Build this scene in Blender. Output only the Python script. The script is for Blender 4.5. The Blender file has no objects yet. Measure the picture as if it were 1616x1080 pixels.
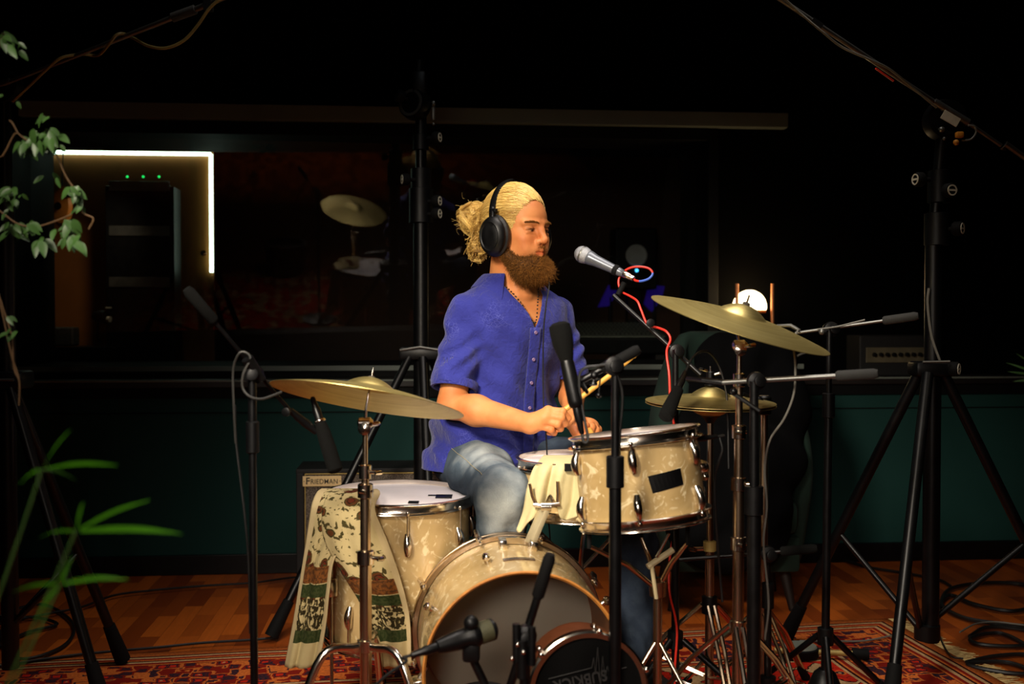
import bpy, math, random
import numpy as np
from mathutils import Vector, Matrix
random.seed(7); rng = np.random.default_rng(11)
SC = bpy.context.scene
COL = SC.collection
PI = math.pi

# ------------------------------------------------------------------ camera, world, lights, exposure
CAM_H = 1.10; FPX = 1700.0; PITCH = math.atan(39/1700)
cam_d = bpy.data.cameras.new('camera'); cam = bpy.data.objects.new('camera', cam_d); COL.objects.link(cam)
cam.location = (0, 0, CAM_H); cam.rotation_euler = (PI/2 - PITCH, 0, 0)
cam_d.sensor_width = 36; cam_d.lens = 36*FPX/1616; cam_d.clip_start = .05
cam_d.dof.use_dof = True; cam_d.dof.focus_distance = 3.17; cam_d.dof.aperture_fstop = 2.8
SC.camera = cam
w = bpy.data.worlds.new('world'); SC.world = w; w.use_nodes = True
w.node_tree.nodes['Background'].inputs[0].default_value = (.5, .6, 1, 1)
w.node_tree.nodes['Background'].inputs[1].default_value = .0
SC.view_settings.view_transform = 'Standard'; SC.view_settings.look = 'None'
SC.view_settings.exposure = 0; SC.view_settings.gamma = 1; SC.view_settings.use_curve_mapping = False
SC.cycles.max_bounces = 6; SC.cycles.sample_clamp_indirect = 3; SC.cycles.use_denoising = True

def spot(name, loc, target, energy, size_deg, blend, color, radius):
    d = bpy.data.lights.new(name, 'SPOT'); o = bpy.data.objects.new(name, d); COL.objects.link(o)
    o.location = loc; d.energy = energy; d.spot_size = math.radians(size_deg); d.spot_blend = blend
    d.color = color; d.shadow_soft_size = radius
    o.rotation_euler = (Vector(target) - Vector(loc)).to_track_quat('-Z', 'Y').to_euler()
    return o
ROOM_SPOT = (-1.78, 5.12, 1.86); ROOM_AIM = (-2.15, 5.4, 1.42)
def area(name, loc, target, energy, size, spread, color, sy=None):
    d = bpy.data.lights.new(name, 'AREA'); o = bpy.data.objects.new(name, d); COL.objects.link(o)
    o.location = loc; d.energy = energy; d.size = size; d.spread = math.radians(spread); d.color = color
    if sy: d.shape = 'RECTANGLE'; d.size_y = sy
    o.rotation_euler = (Vector(target) - Vector(loc)).to_track_quat('-Z', 'Y').to_euler()
    return o
area('key_lamp', (-.95, .50, 2.35), (.05, 3.0, .78), 11.5, .5, 44, (1, .88, .72))
area('overhead_fill', (.25, 2.75, 2.98), (.12, 2.95, .6), 11, 1.5, 80, (1, .90, .82), .9)  # area light added above the kit to give the chrome highlights
spot('rim_spot', (2.2, 1.6, 2.8), (.85, 3.3, .0), 14, 40, 1.0, (1, .85, .66), .12)
spot('wall_spot', (.0, 2.6, 2.9), (-.15, 4.8, .9), 6, 42, 1.0, (.85, .95, 1), .2)
spot('plant_fill', (-.3, -.4, 2.2), (-.75, 1.6, 1.05), 8, 44, 1.0, (1, .95, .8), .1)  # unseen spot added to brighten the plants at the left
spot('control_room_fill', ROOM_SPOT, ROOM_AIM, 6, 66, 1.0, (1, .80, .55), .05)  # unseen spot added behind the pane to light the oval instrument
area('camera_fill', (-.35, -.5, 1.55), (.1, 3.0, .42), 3.0, .5, 46, (1, .88, .76))  # unseen fill added beside the camera for drum interior and chrome
area('front_wall_wash', (.2, -1.4, 2.9), (.2, -3.4, 1.2), 24, .8, 120, (1, .72, .42), .4)  # unseen wash added on the front wall, for warm reflections in chrome

# ------------------------------------------------------------------ coordinates
def P(px, py, Y):
    u = (px-808)/FPX; v = (540-py)/FPX
    c, s = math.cos(PITCH), math.sin(PITCH)
    d = Vector((u, c + v*s, -s + v*c)); t = Y/d.y
    return Vector((0, 0, CAM_H)) + d*t
BETA = math.radians(4.8)
ROOM = Matrix.Translation((0, 4.70, 0)) @ Matrix.Rotation(BETA, 4, 'Z')   # local: x along the back wall, -y into the room
def PW(px, py, depth=0.0):
    """point on the plane parallel to the back wall, 'depth' behind it"""
    o = ROOM @ Vector((0, depth, 0)); n = (ROOM.to_3x3() @ Vector((0, 1, 0)))
    a = Vector((0, 0, CAM_H)); b = P(px, py, 1.0); d = b - a
    t = (o - a).dot(n)/d.dot(n)
    return a + d*t
ROOMI = ROOM.inverted()
def wl(px, py, depth=0.0): return ROOMI @ PW(px, py, depth)

# ------------------------------------------------------------------ materials
def s2l(c):
    return tuple(((x/12.92) if x <= .04045 else ((x+.055)/1.055)**2.4) for x in [v/255 for v in c])
def mat(name, rgb, rough=.5, metal=0., var=.15, vscale=20, bump=0., bscale=200, spec=.5, emit=None, estr=0, coat=0, rvar=0.1):
    m = bpy.data.materials.new(name); m.use_nodes = True
    nt = m.node_tree; n = nt.nodes; L = nt.links; b = n['Principled BSDF']
    c = s2l(rgb)
    b.inputs['Roughness'].default_value = rough; b.inputs['Metallic'].default_value = metal
    b.inputs['Specular IOR Level'].default_value = spec
    b.inputs['Coat Weight'].default_value = coat
    tc = n.new('ShaderNodeTexCoord')
    nz = n.new('ShaderNodeTexNoise'); nz.inputs['Scale'].default_value = vscale; nz.inputs['Detail'].default_value = 4
    L.new(tc.outputs['Object'], nz.inputs['Vector'])
    rp = n.new('ShaderNodeValToRGB'); rp.color_ramp.elements[0].position = .3; rp.color_ramp.elements[1].position = .7
    rp.color_ramp.elements[0].color = (*[x*(1-var) for x in c], 1); rp.color_ramp.elements[1].color = (*[min(1, x*(1+var)) for x in c], 1)
    L.new(nz.outputs['Fac'], rp.inputs['Fac']); L.new(rp.outputs['Color'], b.inputs['Base Color'])
    mr = n.new('ShaderNodeMapRange'); mr.inputs['To Min'].default_value = max(0, rough-rvar); mr.inputs['To Max'].default_value = min(1, rough+rvar)
    L.new(nz.outputs['Fac'], mr.inputs['Value']); L.new(mr.outputs['Result'], b.inputs['Roughness'])
    if bump:
        n2 = n.new('ShaderNodeTexNoise'); n2.inputs['Scale'].default_value = bscale; n2.inputs['Detail'].default_value = 3
        L.new(tc.outputs['Object'], n2.inputs['Vector'])
        bp = n.new('ShaderNodeBump'); bp.inputs['Strength'].default_value = bump; bp.inputs['Distance'].default_value = .002
        L.new(n2.outputs['Fac'], bp.inputs['Height']); L.new(bp.outputs['Normal'], b.inputs['Normal'])
    if emit:
        b.inputs['Emission Color'].default_value = (*s2l(emit), 1); b.inputs['Emission Strength'].default_value = estr
    m['bsdf'] = 1
    return m
class NT:
    """small node-graph writer"""
    def __init__(s, m):
        s.nt = m.node_tree; s.n = s.nt.nodes; s.L = s.nt.links; s.b = s.n['Principled BSDF']
    def add(s, t, **kw):
        x = s.n.new(t)
        for k, v in kw.items(): setattr(x, k, v)
        return x
    def link(s, a, b): s.L.new(a, b)
    def math(s, op, a, b=None, c=None):
        x = s.n.new('ShaderNodeMath'); x.operation = op
        for i, v in enumerate((a, b, c)):
            if v is None: continue
            if isinstance(v, (int, float)): x.inputs[i].default_value = v
            else: s.L.new(v, x.inputs[i])
        return x.outputs[0]
    def mix(s, f, a, b, mode='MIX'):
        x = s.n.new('ShaderNodeMix'); x.data_type = 'RGBA'; x.blend_type = mode
        for i, v in ((0, f), (6, a), (7, b)):
            if isinstance(v, (int, float)): x.inputs[i].default_value = v
            elif isinstance(v, tuple): x.inputs[i].default_value = (*v, 1) if len(v) == 3 else v
            else: s.L.new(v, x.inputs[i])
        return x.outputs[2]
    def ramp(s, f, stops, interp='LINEAR'):
        x = s.n.new('ShaderNodeValToRGB'); cr = x.color_ramp; cr.interpolation = interp
        while len(cr.elements) < len(stops): cr.elements.new(.5)
        for e, (p, c) in zip(cr.elements, stops):
            e.position = p; e.color = (*c, 1)
        s.L.new(f, x.inputs[0]); return x.outputs[0]
    def noise(s, vec, scale, detail=3, dist=0):
        x = s.n.new('ShaderNodeTexNoise'); x.inputs['Scale'].default_value = scale; x.inputs['Detail'].default_value = detail
        x.inputs['Distortion'].default_value = dist
        if vec is not None: s.L.new(vec, x.inputs['Vector'])
        return x.outputs['Fac']
    def vor(s, vec, scale, feature='F1', out='Distance', metric='EUCLIDEAN', rnd=1.):
        x = s.n.new('ShaderNodeTexVoronoi'); x.feature = feature; x.inputs['Scale'].default_value = scale
        if feature != 'DISTANCE_TO_EDGE': x.distance = metric
        x.inputs['Randomness'].default_value = rnd
        if vec is not None: s.L.new(vec, x.inputs['Vector'])
        return x.outputs[out]
    def coord(s, which='Object', scale=None):
        t = s.n.new('ShaderNodeTexCoord'); o = t.outputs[which]
        if scale:
            mp = s.n.new('ShaderNodeMapping'); mp.inputs['Scale'].default_value = scale; s.L.new(o, mp.inputs['Vector']); o = mp.outputs[0]
        return o
    def bump(s, h, strength, dist=.002):
        bp = s.n.new('ShaderNodeBump'); bp.inputs['Strength'].default_value = strength; bp.inputs['Distance'].default_value = dist
        s.L.new(h, bp.inputs['Height']); s.L.new(bp.outputs[0], s.b.inputs['Normal'])
def nmat(name, rough=.5, metal=0, spec=.5, coat=0):
    m = bpy.data.materials.new(name); m.use_nodes = True; g = NT(m)
    g.b.inputs['Roughness'].default_value = rough; g.b.inputs['Metallic'].default_value = metal
    g.b.inputs['Specular IOR Level'].default_value = spec; g.b.inputs['Coat Weight'].default_value = coat
    return m, g

M = {}
M['chrome'] = mat('chrome', (225, 216, 204), .18, 1, .03, 8, rvar=.04)
M['chrome_dull'] = mat('worn chrome', (205, 182, 155), .24, 1, .04, 6, rvar=.04)
M['black_metal'] = mat('black powder coated metal', (7, 7, 8), .38, 0, .2, 30, .1, 500, spec=.35)
M['black_gloss'] = mat('black painted steel tube', (6, 6, 7), .36, 0, .2, 20, spec=.35)
M['black_plastic'] = mat('black plastic', (7, 7, 8), .42, 0, .15, 30, .1, 300, spec=.3)
M['black_rubber'] = mat('black rubber', (8, 8, 8), .8, 0, .15, 30, spec=.2)
M['grey_grip'] = mat('grey foam grip', (52, 52, 50), .85, 0, .15, 60, .3, 300)
M['grip_dark'] = mat('dark foam grip', (15, 15, 14), .9, 0, .15, 60, .2, 300, spec=.1)
M['dark_cable'] = mat('dark grey cable jacket', (38, 37, 34), .55, 0, .08, 40)
M['steel_grey'] = mat('satin grey steel', (120, 120, 116), .35, .8, .1, 30)
M['red_cable'] = mat('red cable jacket', (205, 40, 22), .45, 0, .08, 40)
M['blue_cable'] = mat('blue cable marker', (60, 95, 190), .45, 0, .08, 40)
M['black_cable'] = mat('black cable jacket', (14, 14, 14), .5, 0, .1, 40)
M['grey_cable'] = mat('pale grey cable jacket', (112, 110, 102), .5, 0, .08, 40)
M['olive_cable'] = mat('olive yellow cable jacket', (128, 112, 62), .5, 0, .1, 40)
M['white_head'] = mat('coated drum head', (240, 232, 232), .5, 0, .03, 12, .15, 600)
M['clear_head'] = mat('smoky clear batter head', (205, 196, 176), .12, 0, .08, 5, rvar=.02)
M['maple'] = mat('raw maple shell edge', (186, 120, 50), .5, 0, .2, 40)
M['shell_inside'] = mat('bare wood shell inside', (150, 95, 50), .5, 0, .25, 14)
M['wood_stick'] = mat('hickory', (214, 160, 70), .42, 0, .15, 50)
M['black_tape'] = mat('black gaffer tape', (7, 7, 8), .4, 0, .2, 12, .2, 60, spec=.3)
M['badge'] = mat('engraved metal badge', (110, 95, 85), .3, .8, .5, 60)
M['mic_grey'] = mat('grey enamel microphone body', (100, 104, 112), .35, .35, .06, 30)
M['mic_grille'] = mat('silver wire mesh grille', (180, 182, 186), .4, .7, .2, 300, .8, 900)
M['nickel'] = mat('nickel connector', (222, 205, 190), .22, 1, .05, 30)
M['knob_white'] = mat('pale knob emblem', (205, 200, 180), .5, 0, .1, 60)
M['foam_black'] = mat('black windscreen foam', (11, 11, 10), .95, 0, .25, 150, .5, 500, spec=.12)
M['olive_grille'] = mat('olive grey mesh', (66, 64, 40), .6, .2, .2, 200, .6, 700)
M['frame_black'] = mat('black window frame', (3, 3, 3), .7, 0, .2, 6, spec=.2)
M['rail_grey'] = mat('grey painted rail', (112, 120, 112), .6, 0, .08, 5)
M['dark_wood'] = mat('dark stained wood', (18, 11, 8), .55, 0, .3, 8)
M['wall_black'] = mat('black fabric wall', (3, 3, 3), .95, 0, .3, 3, .3, 80, spec=.05)
M['ceil_black'] = mat('black ceiling', (4, 4, 4), .95, 0, .2, 3, spec=.05)
M['green_wall'] = mat('dark green painted panel', (24, 60, 56), .8, 0, .10, 1.6, .1, 60, spec=.2)
M['panel_wood'] = mat('amber wood panel', (128, 74, 16), .6, 0, .2, 3)
M['shell_dark'] = mat('dark stained shell', (92, 48, 24), .45, 0, .2, 20)
M['brown_wall'] = mat('brown veneered wall', (78, 44, 16), .6, 0, .3, 3)
M['green_velvet'] = mat('green velvet', (9, 36, 26), .9, 0, .25, 12, .3, 200)
M['lacquer_orange'] = mat('orange lacquered wood', (190, 120, 50), .35, 0, .2, 14)
M['wood_lamp'] = mat('orange wood ring', (190, 105, 45), .5, 0, .15, 40)
M['copper_rod'] = mat('copper coloured rod', (205, 130, 80), .35, .4, .1, 40)
M['paper'] = mat('white paper', (215, 212, 205), .8, 0, .05, 20)
M['leaf'] = mat('ivy leaf', (56, 88, 38), .45, 0, .3, 9, .2, 60)
M['leaf_palm'] = mat('bright palm leaf', (62, 120, 10), .45, 0, .25, 9)
M['stem'] = mat('brown stem', (92, 66, 36), .7, 0, .2, 40)
M['terracotta'] = mat('dark plant pot', (60, 42, 32), .7, 0, .15, 10)
M['mesh_black'] = mat('black speaker mesh', (4, 4, 4), .8, 0, .2, 200, .4, 700, spec=.1)
M['leather'] = mat('black leather', (12, 11, 11), .5, 0, .2, 30, .3, 200)
M['ivory'] = mat('ivory button', (120, 95, 130), .4, 0, .1, 50)
M['amp_tolex'] = mat('black amp covering', (6, 6, 6), .65, 0, .2, 60, .6, 500)
M['gold_trim'] = mat('gold piping', (190, 165, 95), .5, .3, .1, 60)
M['badge_cream'] = mat('cream nameplate', (226, 196, 140), .45, 0, .04, 30)
M['black_ink'] = mat('black lettering', (12, 10, 10), .5, 0, .05, 30)
M['grey_ink'] = mat('grey printed lettering', (36, 36, 35), .6, 0, .1, 80)
M['violet'] = mat('violet panel', (70, 40, 190), .6, 0, .1, 30, emit=(60, 30, 190), estr=.10)
M['amp_face'] = mat('aged metal control panel', (108, 100, 78), .5, .4, .15, 20)
M['mixer_grey'] = mat('grey mixer panel', (120, 124, 112), .55, .1, .15, 20)
M['green_led'] = mat('green led', (40, 255, 120), .4, emit=(30, 255, 110), estr=1.2)
M['blue_led'] = mat('blue led', (60, 180, 255), .4, emit=(80, 190, 255), estr=3)
M['cool_led'] = mat('cool white led strip', (255, 255, 255), .4, emit=(215, 255, 235), estr=5.5)
M['lamp_glass'] = mat('opal lamp glass', (255, 240, 210), .4, emit=(255, 222, 165), estr=9)
M['white_cone'] = mat('white speaker cone', (215, 215, 210), .5, 0, .1, 20)

# glass pane: thin sheet, mirror-like at grazing angles
m, g = nmat('window glass'); M['glass'] = m
g.n.remove(g.b)
tr = g.add('ShaderNodeBsdfTransparent'); tr.inputs[0].default_value = (.9, .93, .9, 1)
gl = g.add('ShaderNodeBsdfGlossy'); gl.inputs['Roughness'].default_value = .012
mx = g.add('ShaderNodeMixShader'); fr = g.add('ShaderNodeFresnel'); fr.inputs[0].default_value = 1.5
nz = g.noise(g.coord('Object'), 1.2, 2)
g.link(g.math('MULTIPLY_ADD', fr.outputs[0], 1.35, g.math('MULTIPLY', nz, .02)), mx.inputs[0])
g.link(tr.outputs[0], mx.inputs[1]); g.link(gl.outputs[0], mx.inputs[2]); g.link(mx.outputs[0], g.n['Material Output'].inputs[0])

# white marine pearl
m, g = nmat('cream marine pearl', .22, 0, .5, .5); M['pearl'] = m
co = g.coord('Object'); nd = g.noise(co, 6, 4, 1.5)
mp = g.add('ShaderNodeMapping'); mp.inputs['Scale'].default_value = (30, 14, 22); mp.inputs['Rotation'].default_value = (.9, .7, .9); g.link(co, mp.inputs[0])
wv = g.noise(mp.outputs[0], 1, 5, 2.2)
base = g.mix(g.ramp(nd, [(.35, (0, 0, 0)), (.65, (1, 1, 1))]), s2l((170, 142, 92)), s2l((196, 168, 118)))
st = g.ramp(wv, [(.565, (0, 0, 0)), (.66, (1, 1, 1))])
g.link(g.mix(g.math('MULTIPLY', st, .6), base, s2l((242, 226, 184))), g.b.inputs['Base Color'])

# smoky batter head lets light through
m = M['clear_head']; g = NT(m); ts = g.add('ShaderNodeBsdfTranslucent'); ts.inputs[0].default_value = (*s2l((190, 178, 150)), 1); mx = g.add('ShaderNodeMixShader'); mx.inputs[0].default_value = .6
g.link(g.b.outputs[0], mx.inputs[1]); g.link(ts.outputs[0], mx.inputs[2]); g.link(mx.outputs[0], g.n['Material Output'].inputs[0])
# cymbal bronze: grooves round the centre
def cymbal_mat(name, c1, c2, rough):
    m, g = nmat(name, rough, 1.0, .5); co = g.coord('Object')
    sx = g.add('ShaderNodeSeparateXYZ'); g.link(co, sx.inputs[0])
    r = g.math('SQRT', g.math('ADD', g.math('MULTIPLY', sx.outputs[0], sx.outputs[0]), g.math('MULTIPLY', sx.outputs[1], sx.outputs[1])))
    w1 = g.math('SINE', g.math('MULTIPLY', r, 1500)); w2 = g.math('SINE', g.math('MULTIPLY', r, 370))
    cx = g.add('ShaderNodeCombineXYZ'); g.link(g.math('MULTIPLY', r, 60), cx.inputs[0])
    nn = g.noise(cx.outputs[0], 1.2, 5); n2 = g.noise(co, 9, 3)
    f = g.math('ADD', g.math('MULTIPLY', nn, .65), g.math('MULTIPLY', n2, .35))
    g.link(g.mix(g.ramp(f, [(.35, (0, 0, 0)), (.65, (1, 1, 1))]), s2l(c1), s2l(c2)), g.b.inputs['Base Color'])
    g.bump(g.math('ADD', w1, g.math('MULTIPLY', w2, .6)), .12, .001)
    return m
M['cymbal'] = cymbal_mat('cymbal bronze', (204, 182, 112), (232, 214, 144), .42)

# shirt: blue cotton with faint printed line drawings
m, g = nmat('blue printed cotton', .85, 0, .2); M['shirt'] = m
co = g.coord('Object')
wp = g.add('ShaderNodeVectorMath'); wp.operation = 'ADD'
nzv = g.add('ShaderNodeTexNoise'); nzv.inputs['Scale'].default_value = 14; g.link(co, nzv.inputs['Vector'])
sc_ = g.add('ShaderNodeVectorMath'); sc_.operation = 'SCALE'; g.link(nzv.outputs['Color'], sc_.inputs[0]); sc_.inputs[3].default_value = .05
g.link(co, wp.inputs[0]); g.link(sc_.outputs[0], wp.inputs[1])
e1 = g.vor(wp.outputs[0], 85, 'DISTANCE_TO_EDGE')
ln = g.ramp(e1, [(.0, (1, 1, 1)), (.018, (1, 1, 1)), (.04, (0, 0, 0))])
msk = g.ramp(g.noise(co, 11, 2), [(.5, (0, 0, 0)), (.6, (1, 1, 1))])
big = g.ramp(g.noise(co, 5, 3), [(.35, (0, 0, 0)), (.7, (1, 1, 1))])
bs = g.mix(big, s2l((33, 37, 112)), s2l((47, 52, 138)))
g.link(g.mix(g.math('MULTIPLY', g.math('MULTIPLY', ln, msk), .26), bs, s2l((120, 125, 205))), g.b.inputs['Base Color'])
fine = g.noise(co, 700, 2)
crn = g.noise(co, 45, 4, .8)
g.bump(g.math('ADD', g.math('MULTIPLY', fine, .12), crn), .85, .007)
g.b.inputs['Sheen Weight'].default_value = .15

# jeans: washed denim
m, g = nmat('washed denim', .85, 0, .2); M['denim'] = m
co = g.coord('Object')
at = g.add('ShaderNodeAttribute', attribute_name='fade_and_shade')
twl = g.noise(g.coord('Object', (700, 700, 160)), 1, 2)
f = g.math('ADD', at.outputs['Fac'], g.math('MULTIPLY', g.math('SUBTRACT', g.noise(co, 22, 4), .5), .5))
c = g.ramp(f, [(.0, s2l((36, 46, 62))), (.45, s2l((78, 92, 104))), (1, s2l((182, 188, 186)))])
g.link(g.mix(g.math('MULTIPLY', twl, .35), c, s2l((50, 58, 66))), g.b.inputs['Base Color'])
g.bump(g.math('ADD', g.math('MULTIPLY', twl, .2), g.noise(co, 38, 4, .6)), .45, .006)

# skin
m, g = nmat('skin', .58, 0, .35); M['skin'] = m
co = g.coord('Object'); at = g.add('ShaderNodeAttribute', attribute_name='tint')
bs = g.mix(g.ramp(g.noise(co, 16, 3), [(.35, (0, 0, 0)), (.7, (1, 1, 1))]), s2l((204, 132, 78)), s2l((186, 110, 60)))
g.link(g.mix(1., bs, at.outputs['Color'], 'MULTIPLY'), g.b.inputs['Base Color'])
g.b.inputs['Subsurface Weight'].default_value = .05; g.b.inputs['Subsurface Radius'].default_value = (.012, .005, .003); g.b.inputs['Subsurface Scale'].default_value = 1
g.bump(g.noise(co, 350, 3), .12, .001)
# hair
def hair_mat(name, a, b_, rough=.42):
    m, g = nmat(name, rough, 0, .5 if rough < .45 else .15); at = g.add('ShaderNodeAttribute', attribute_name='strand')
    g.link(g.mix(at.outputs['Fac'], s2l(a), s2l(b_)), g.b.inputs['Base Color']); return m
M['hair'] = hair_mat('blond hair', (160, 116, 48), (244, 206, 118))
M['beard'] = hair_mat('brown beard', (46, 26, 9), (158, 104, 44), .7)
# parquet
m, g = nmat('oak parquet', .38, 0, .5); M['parquet'] = m
co = g.coord('Object')
br = g.add('ShaderNodeTexBrick'); br.offset = .5; br.squash = 1
br.inputs['Scale'].default_value = 1; br.inputs['Brick Width'].default_value = .26; br.inputs['Row Height'].default_value = .068
br.inputs['Mortar Size'].default_value = .0005; br.inputs['Bias'].default_value = 0
br.inputs['Color1'].default_value = (*s2l((128, 54, 14)), 1); br.inputs['Color2'].default_value = (*s2l((216, 110, 34)), 1); br.inputs['Mortar'].default_value = (*s2l((36, 18, 8)), 1)
mpb = g.add('ShaderNodeMapping'); mpb.inputs['Rotation'].default_value = (0, 0, PI/2); g.link(co, mpb.inputs[0]); g.link(mpb.outputs[0], br.inputs['Vector'])
gr = g.noise(g.coord('Object', (90, 6, 6)), 1, 5, .5)
g.link(g.mix(g.math('MULTIPLY', gr, .5), br.outputs['Color'], s2l((112, 46, 12))), g.b.inputs['Base Color'])
# amp grille cloth
m, g = nmat('salt and pepper grille cloth', .85); M['grille_cloth'] = m
g.link(g.ramp(g.noise(g.coord('Object'), 260, 2), [(.4, s2l((50, 42, 36))), (.6, s2l((122, 110, 96)))]), g.b.inputs['Base Color'])
# scarf, UV driven
def scarf_mat():
    m, g = nmat('printed scarf cloth', .9, 0, .15); uv = g.coord('UV')
    sx = g.add('ShaderNodeSeparateXYZ'); g.link(uv, sx.inputs[0]); U, V = sx.outputs[0], sx.outputs[1]
    cream = s2l((182, 164, 118))
    fl = g.add('ShaderNodeMapping'); fl.inputs['Scale'].default_value = (2.6, 7.4, 1); g.link(uv, fl.inputs[0])
    wv = g.add('ShaderNodeTexNoise'); wv.inputs['Scale'].default_value = 3; g.link(fl.outputs[0], wv.inputs['Vector'])
    vm = g.add('ShaderNodeVectorMath'); vm.operation = 'MULTIPLY_ADD'; g.link(wv.outputs['Color'], vm.inputs[0]); vm.inputs[1].default_value = (.22, .22, 0); g.link(fl.outputs[0], vm.inputs[2])
    d = g.vor(vm.outputs[0], 1.35, 'F1', 'Distance')
    flower = g.ramp(d, [(.0, s2l((22, 10, 8))), (.12, s2l((92, 36, 18))), (.25, s2l((48, 22, 12))), (.30, s2l((88, 48, 22))), (.37, s2l((60, 54, 26))), (.41, cream)], 'CONSTANT')
    lf = g.ramp(g.noise(vm.outputs[0], 4.5, 3), [(.0, (0, 0, 0)), (.57, (0, 0, 0)), (.59, (1, 1, 1))])
    top = g.mix(lf, flower, s2l((66, 58, 30)))
    fb = g.ramp(g.noise(g.coord('UV', (16, 50, 1)), 1, 4, .6), [(.0, s2l((44, 36, 18))), (.5, s2l((60, 54, 24))), (.53, cream)], 'CONSTANT')
    brown = g.mix(g.ramp(g.noise(g.coord('UV', (20, 70, 1)), 1, 3), [(.45, (0, 0, 0)), (.55, (1, 1, 1))]), s2l((118, 70, 30)), s2l((80, 48, 24)))
    green = g.mix(g.ramp(g.noise(g.coord('UV', (22, 60, 1)), 1, 3), [(.45, (0, 0, 0)), (.55, (1, 1, 1))]), s2l((40, 50, 22)), s2l((58, 64, 34)))
    def band(a, b): return g.math('MULTIPLY', g.math('GREATER_THAN', V, a), g.math('LESS_THAN', V, b))
    c = g.mix(band(.61, .68), top, brown)
    c = g.mix(band(.685, .75), c, green)
    c = g.mix(band(.755, .87), c, fb)
    c = g.mix(band(.87, .92), c, green)
    c = g.mix(band(.92, 1.1), c, cream)
    c = g.mix(g.math('LESS_THAN', U, .14), c, s2l((186, 166, 124)))
    c = g.mix(g.math('GREATER_THAN', U, .9), c, s2l((186, 166, 124)))
    g.link(c, g.b.inputs['Base Color']); g.bump(g.noise(g.coord('Object'), 60, 4), .4, .004)
    return m
M['scarf'] = scarf_mat()
M['cloth_cream'] = mat('cream towel cloth', (192, 178, 132), .9, 0, .08, 14, .6, 60)
# rug, object coordinates; origin at a corner, x along the far edge, y towards the wall (negative into the room)
def rug_mat(WX, WY):
    m, g = nmat('red patterned wool rug', .95, 0, .1); co = g.coord('Object')
    sx = g.add('ShaderNodeSeparateXYZ'); g.link(co, sx.inputs[0]); X, Y = sx.outputs[0], sx.outputs[1]
    ex = g.math('MINIMUM', g.math('ABSOLUTE', X), g.math('SUBTRACT', WX, g.math('ABSOLUTE', X)))
    ey = g.math('MINIMUM', g.math('ABSOLUTE', Y), g.math('SUBTRACT', WY, g.math('ABSOLUTE', Y)))
    e = g.math('MINIMUM', ex, ey)
    red, dred, orange, navy, tan, black = s2l((204, 40, 22)), s2l((130, 26, 16)), s2l((214, 112, 48)), s2l((34, 32, 44)), s2l((196, 160, 112)), s2l((24, 16, 14))
    wn = g.noise(co, 30, 3)
    wr_ = g.add('ShaderNodeTexNoise'); wr_.inputs['Scale'].default_value = 26; wr_.inputs['Detail'].default_value = 3; g.link(co, wr_.inputs['Vector'])
    wv_ = g.add('ShaderNodeVectorMath'); wv_.operation = 'MULTIPLY_ADD'; g.link(wr_.outputs['Color'], wv_.inputs[0]); wv_.inputs[1].default_value = (.035, .035, 0); g.link(g.coord('Object', (1, 1, 0)), wv_.inputs[2])
    d1 = g.vor(wv_.outputs[0], 9, 'F1', 'Distance', 'MANHATTAN', .55)
    field = g.ramp(g.math('ADD', d1, g.math('MULTIPLY', wn, .12)), [(.0, tan), (.12, navy), (.2, orange), (.28, red), (.5, dred), (.56, red), (.86, black), (.92, tan)], 'CONSTANT')
    d2 = g.vor(wv_.outputs[0], 21, 'F1', 'Distance', 'CHEBYCHEV', .8)
    bord = g.ramp(g.math('ADD', d2, g.math('MULTIPLY', wn, .12)), [(.0, tan), (.14, red), (.26, navy), (.38, dred), (.5, orange), (.62, navy)], 'CONSTANT')
    st = g.ramp(g.math('FRACT', g.math('MULTIPLY', e, 22)), [(.0, tan), (.3, dred), (.6, orange), (.8, black)], 'CONSTANT')
    spk = g.ramp(g.noise(co, 120, 2), [(.4, (0, 0, 0)), (.6, (1, 1, 1))])
    c = g.mix(g.math('LESS_THAN', e, .42), field, st)
    c = g.mix(g.math('LESS_THAN', e, .36), c, bord)
    c = g.mix(g.math('LESS_THAN', e, .13), c, st)
    c = g.mix(g.math('LESS_THAN', e, .03), c, orange)
    c = g.mix(g.math('MULTIPLY', spk, .35), c, s2l((120, 34, 18)))
    g.link(c, g.b.inputs['Base Color']); g.bump(g.noise(co, 500, 2), .5, .003)
    return m

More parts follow.
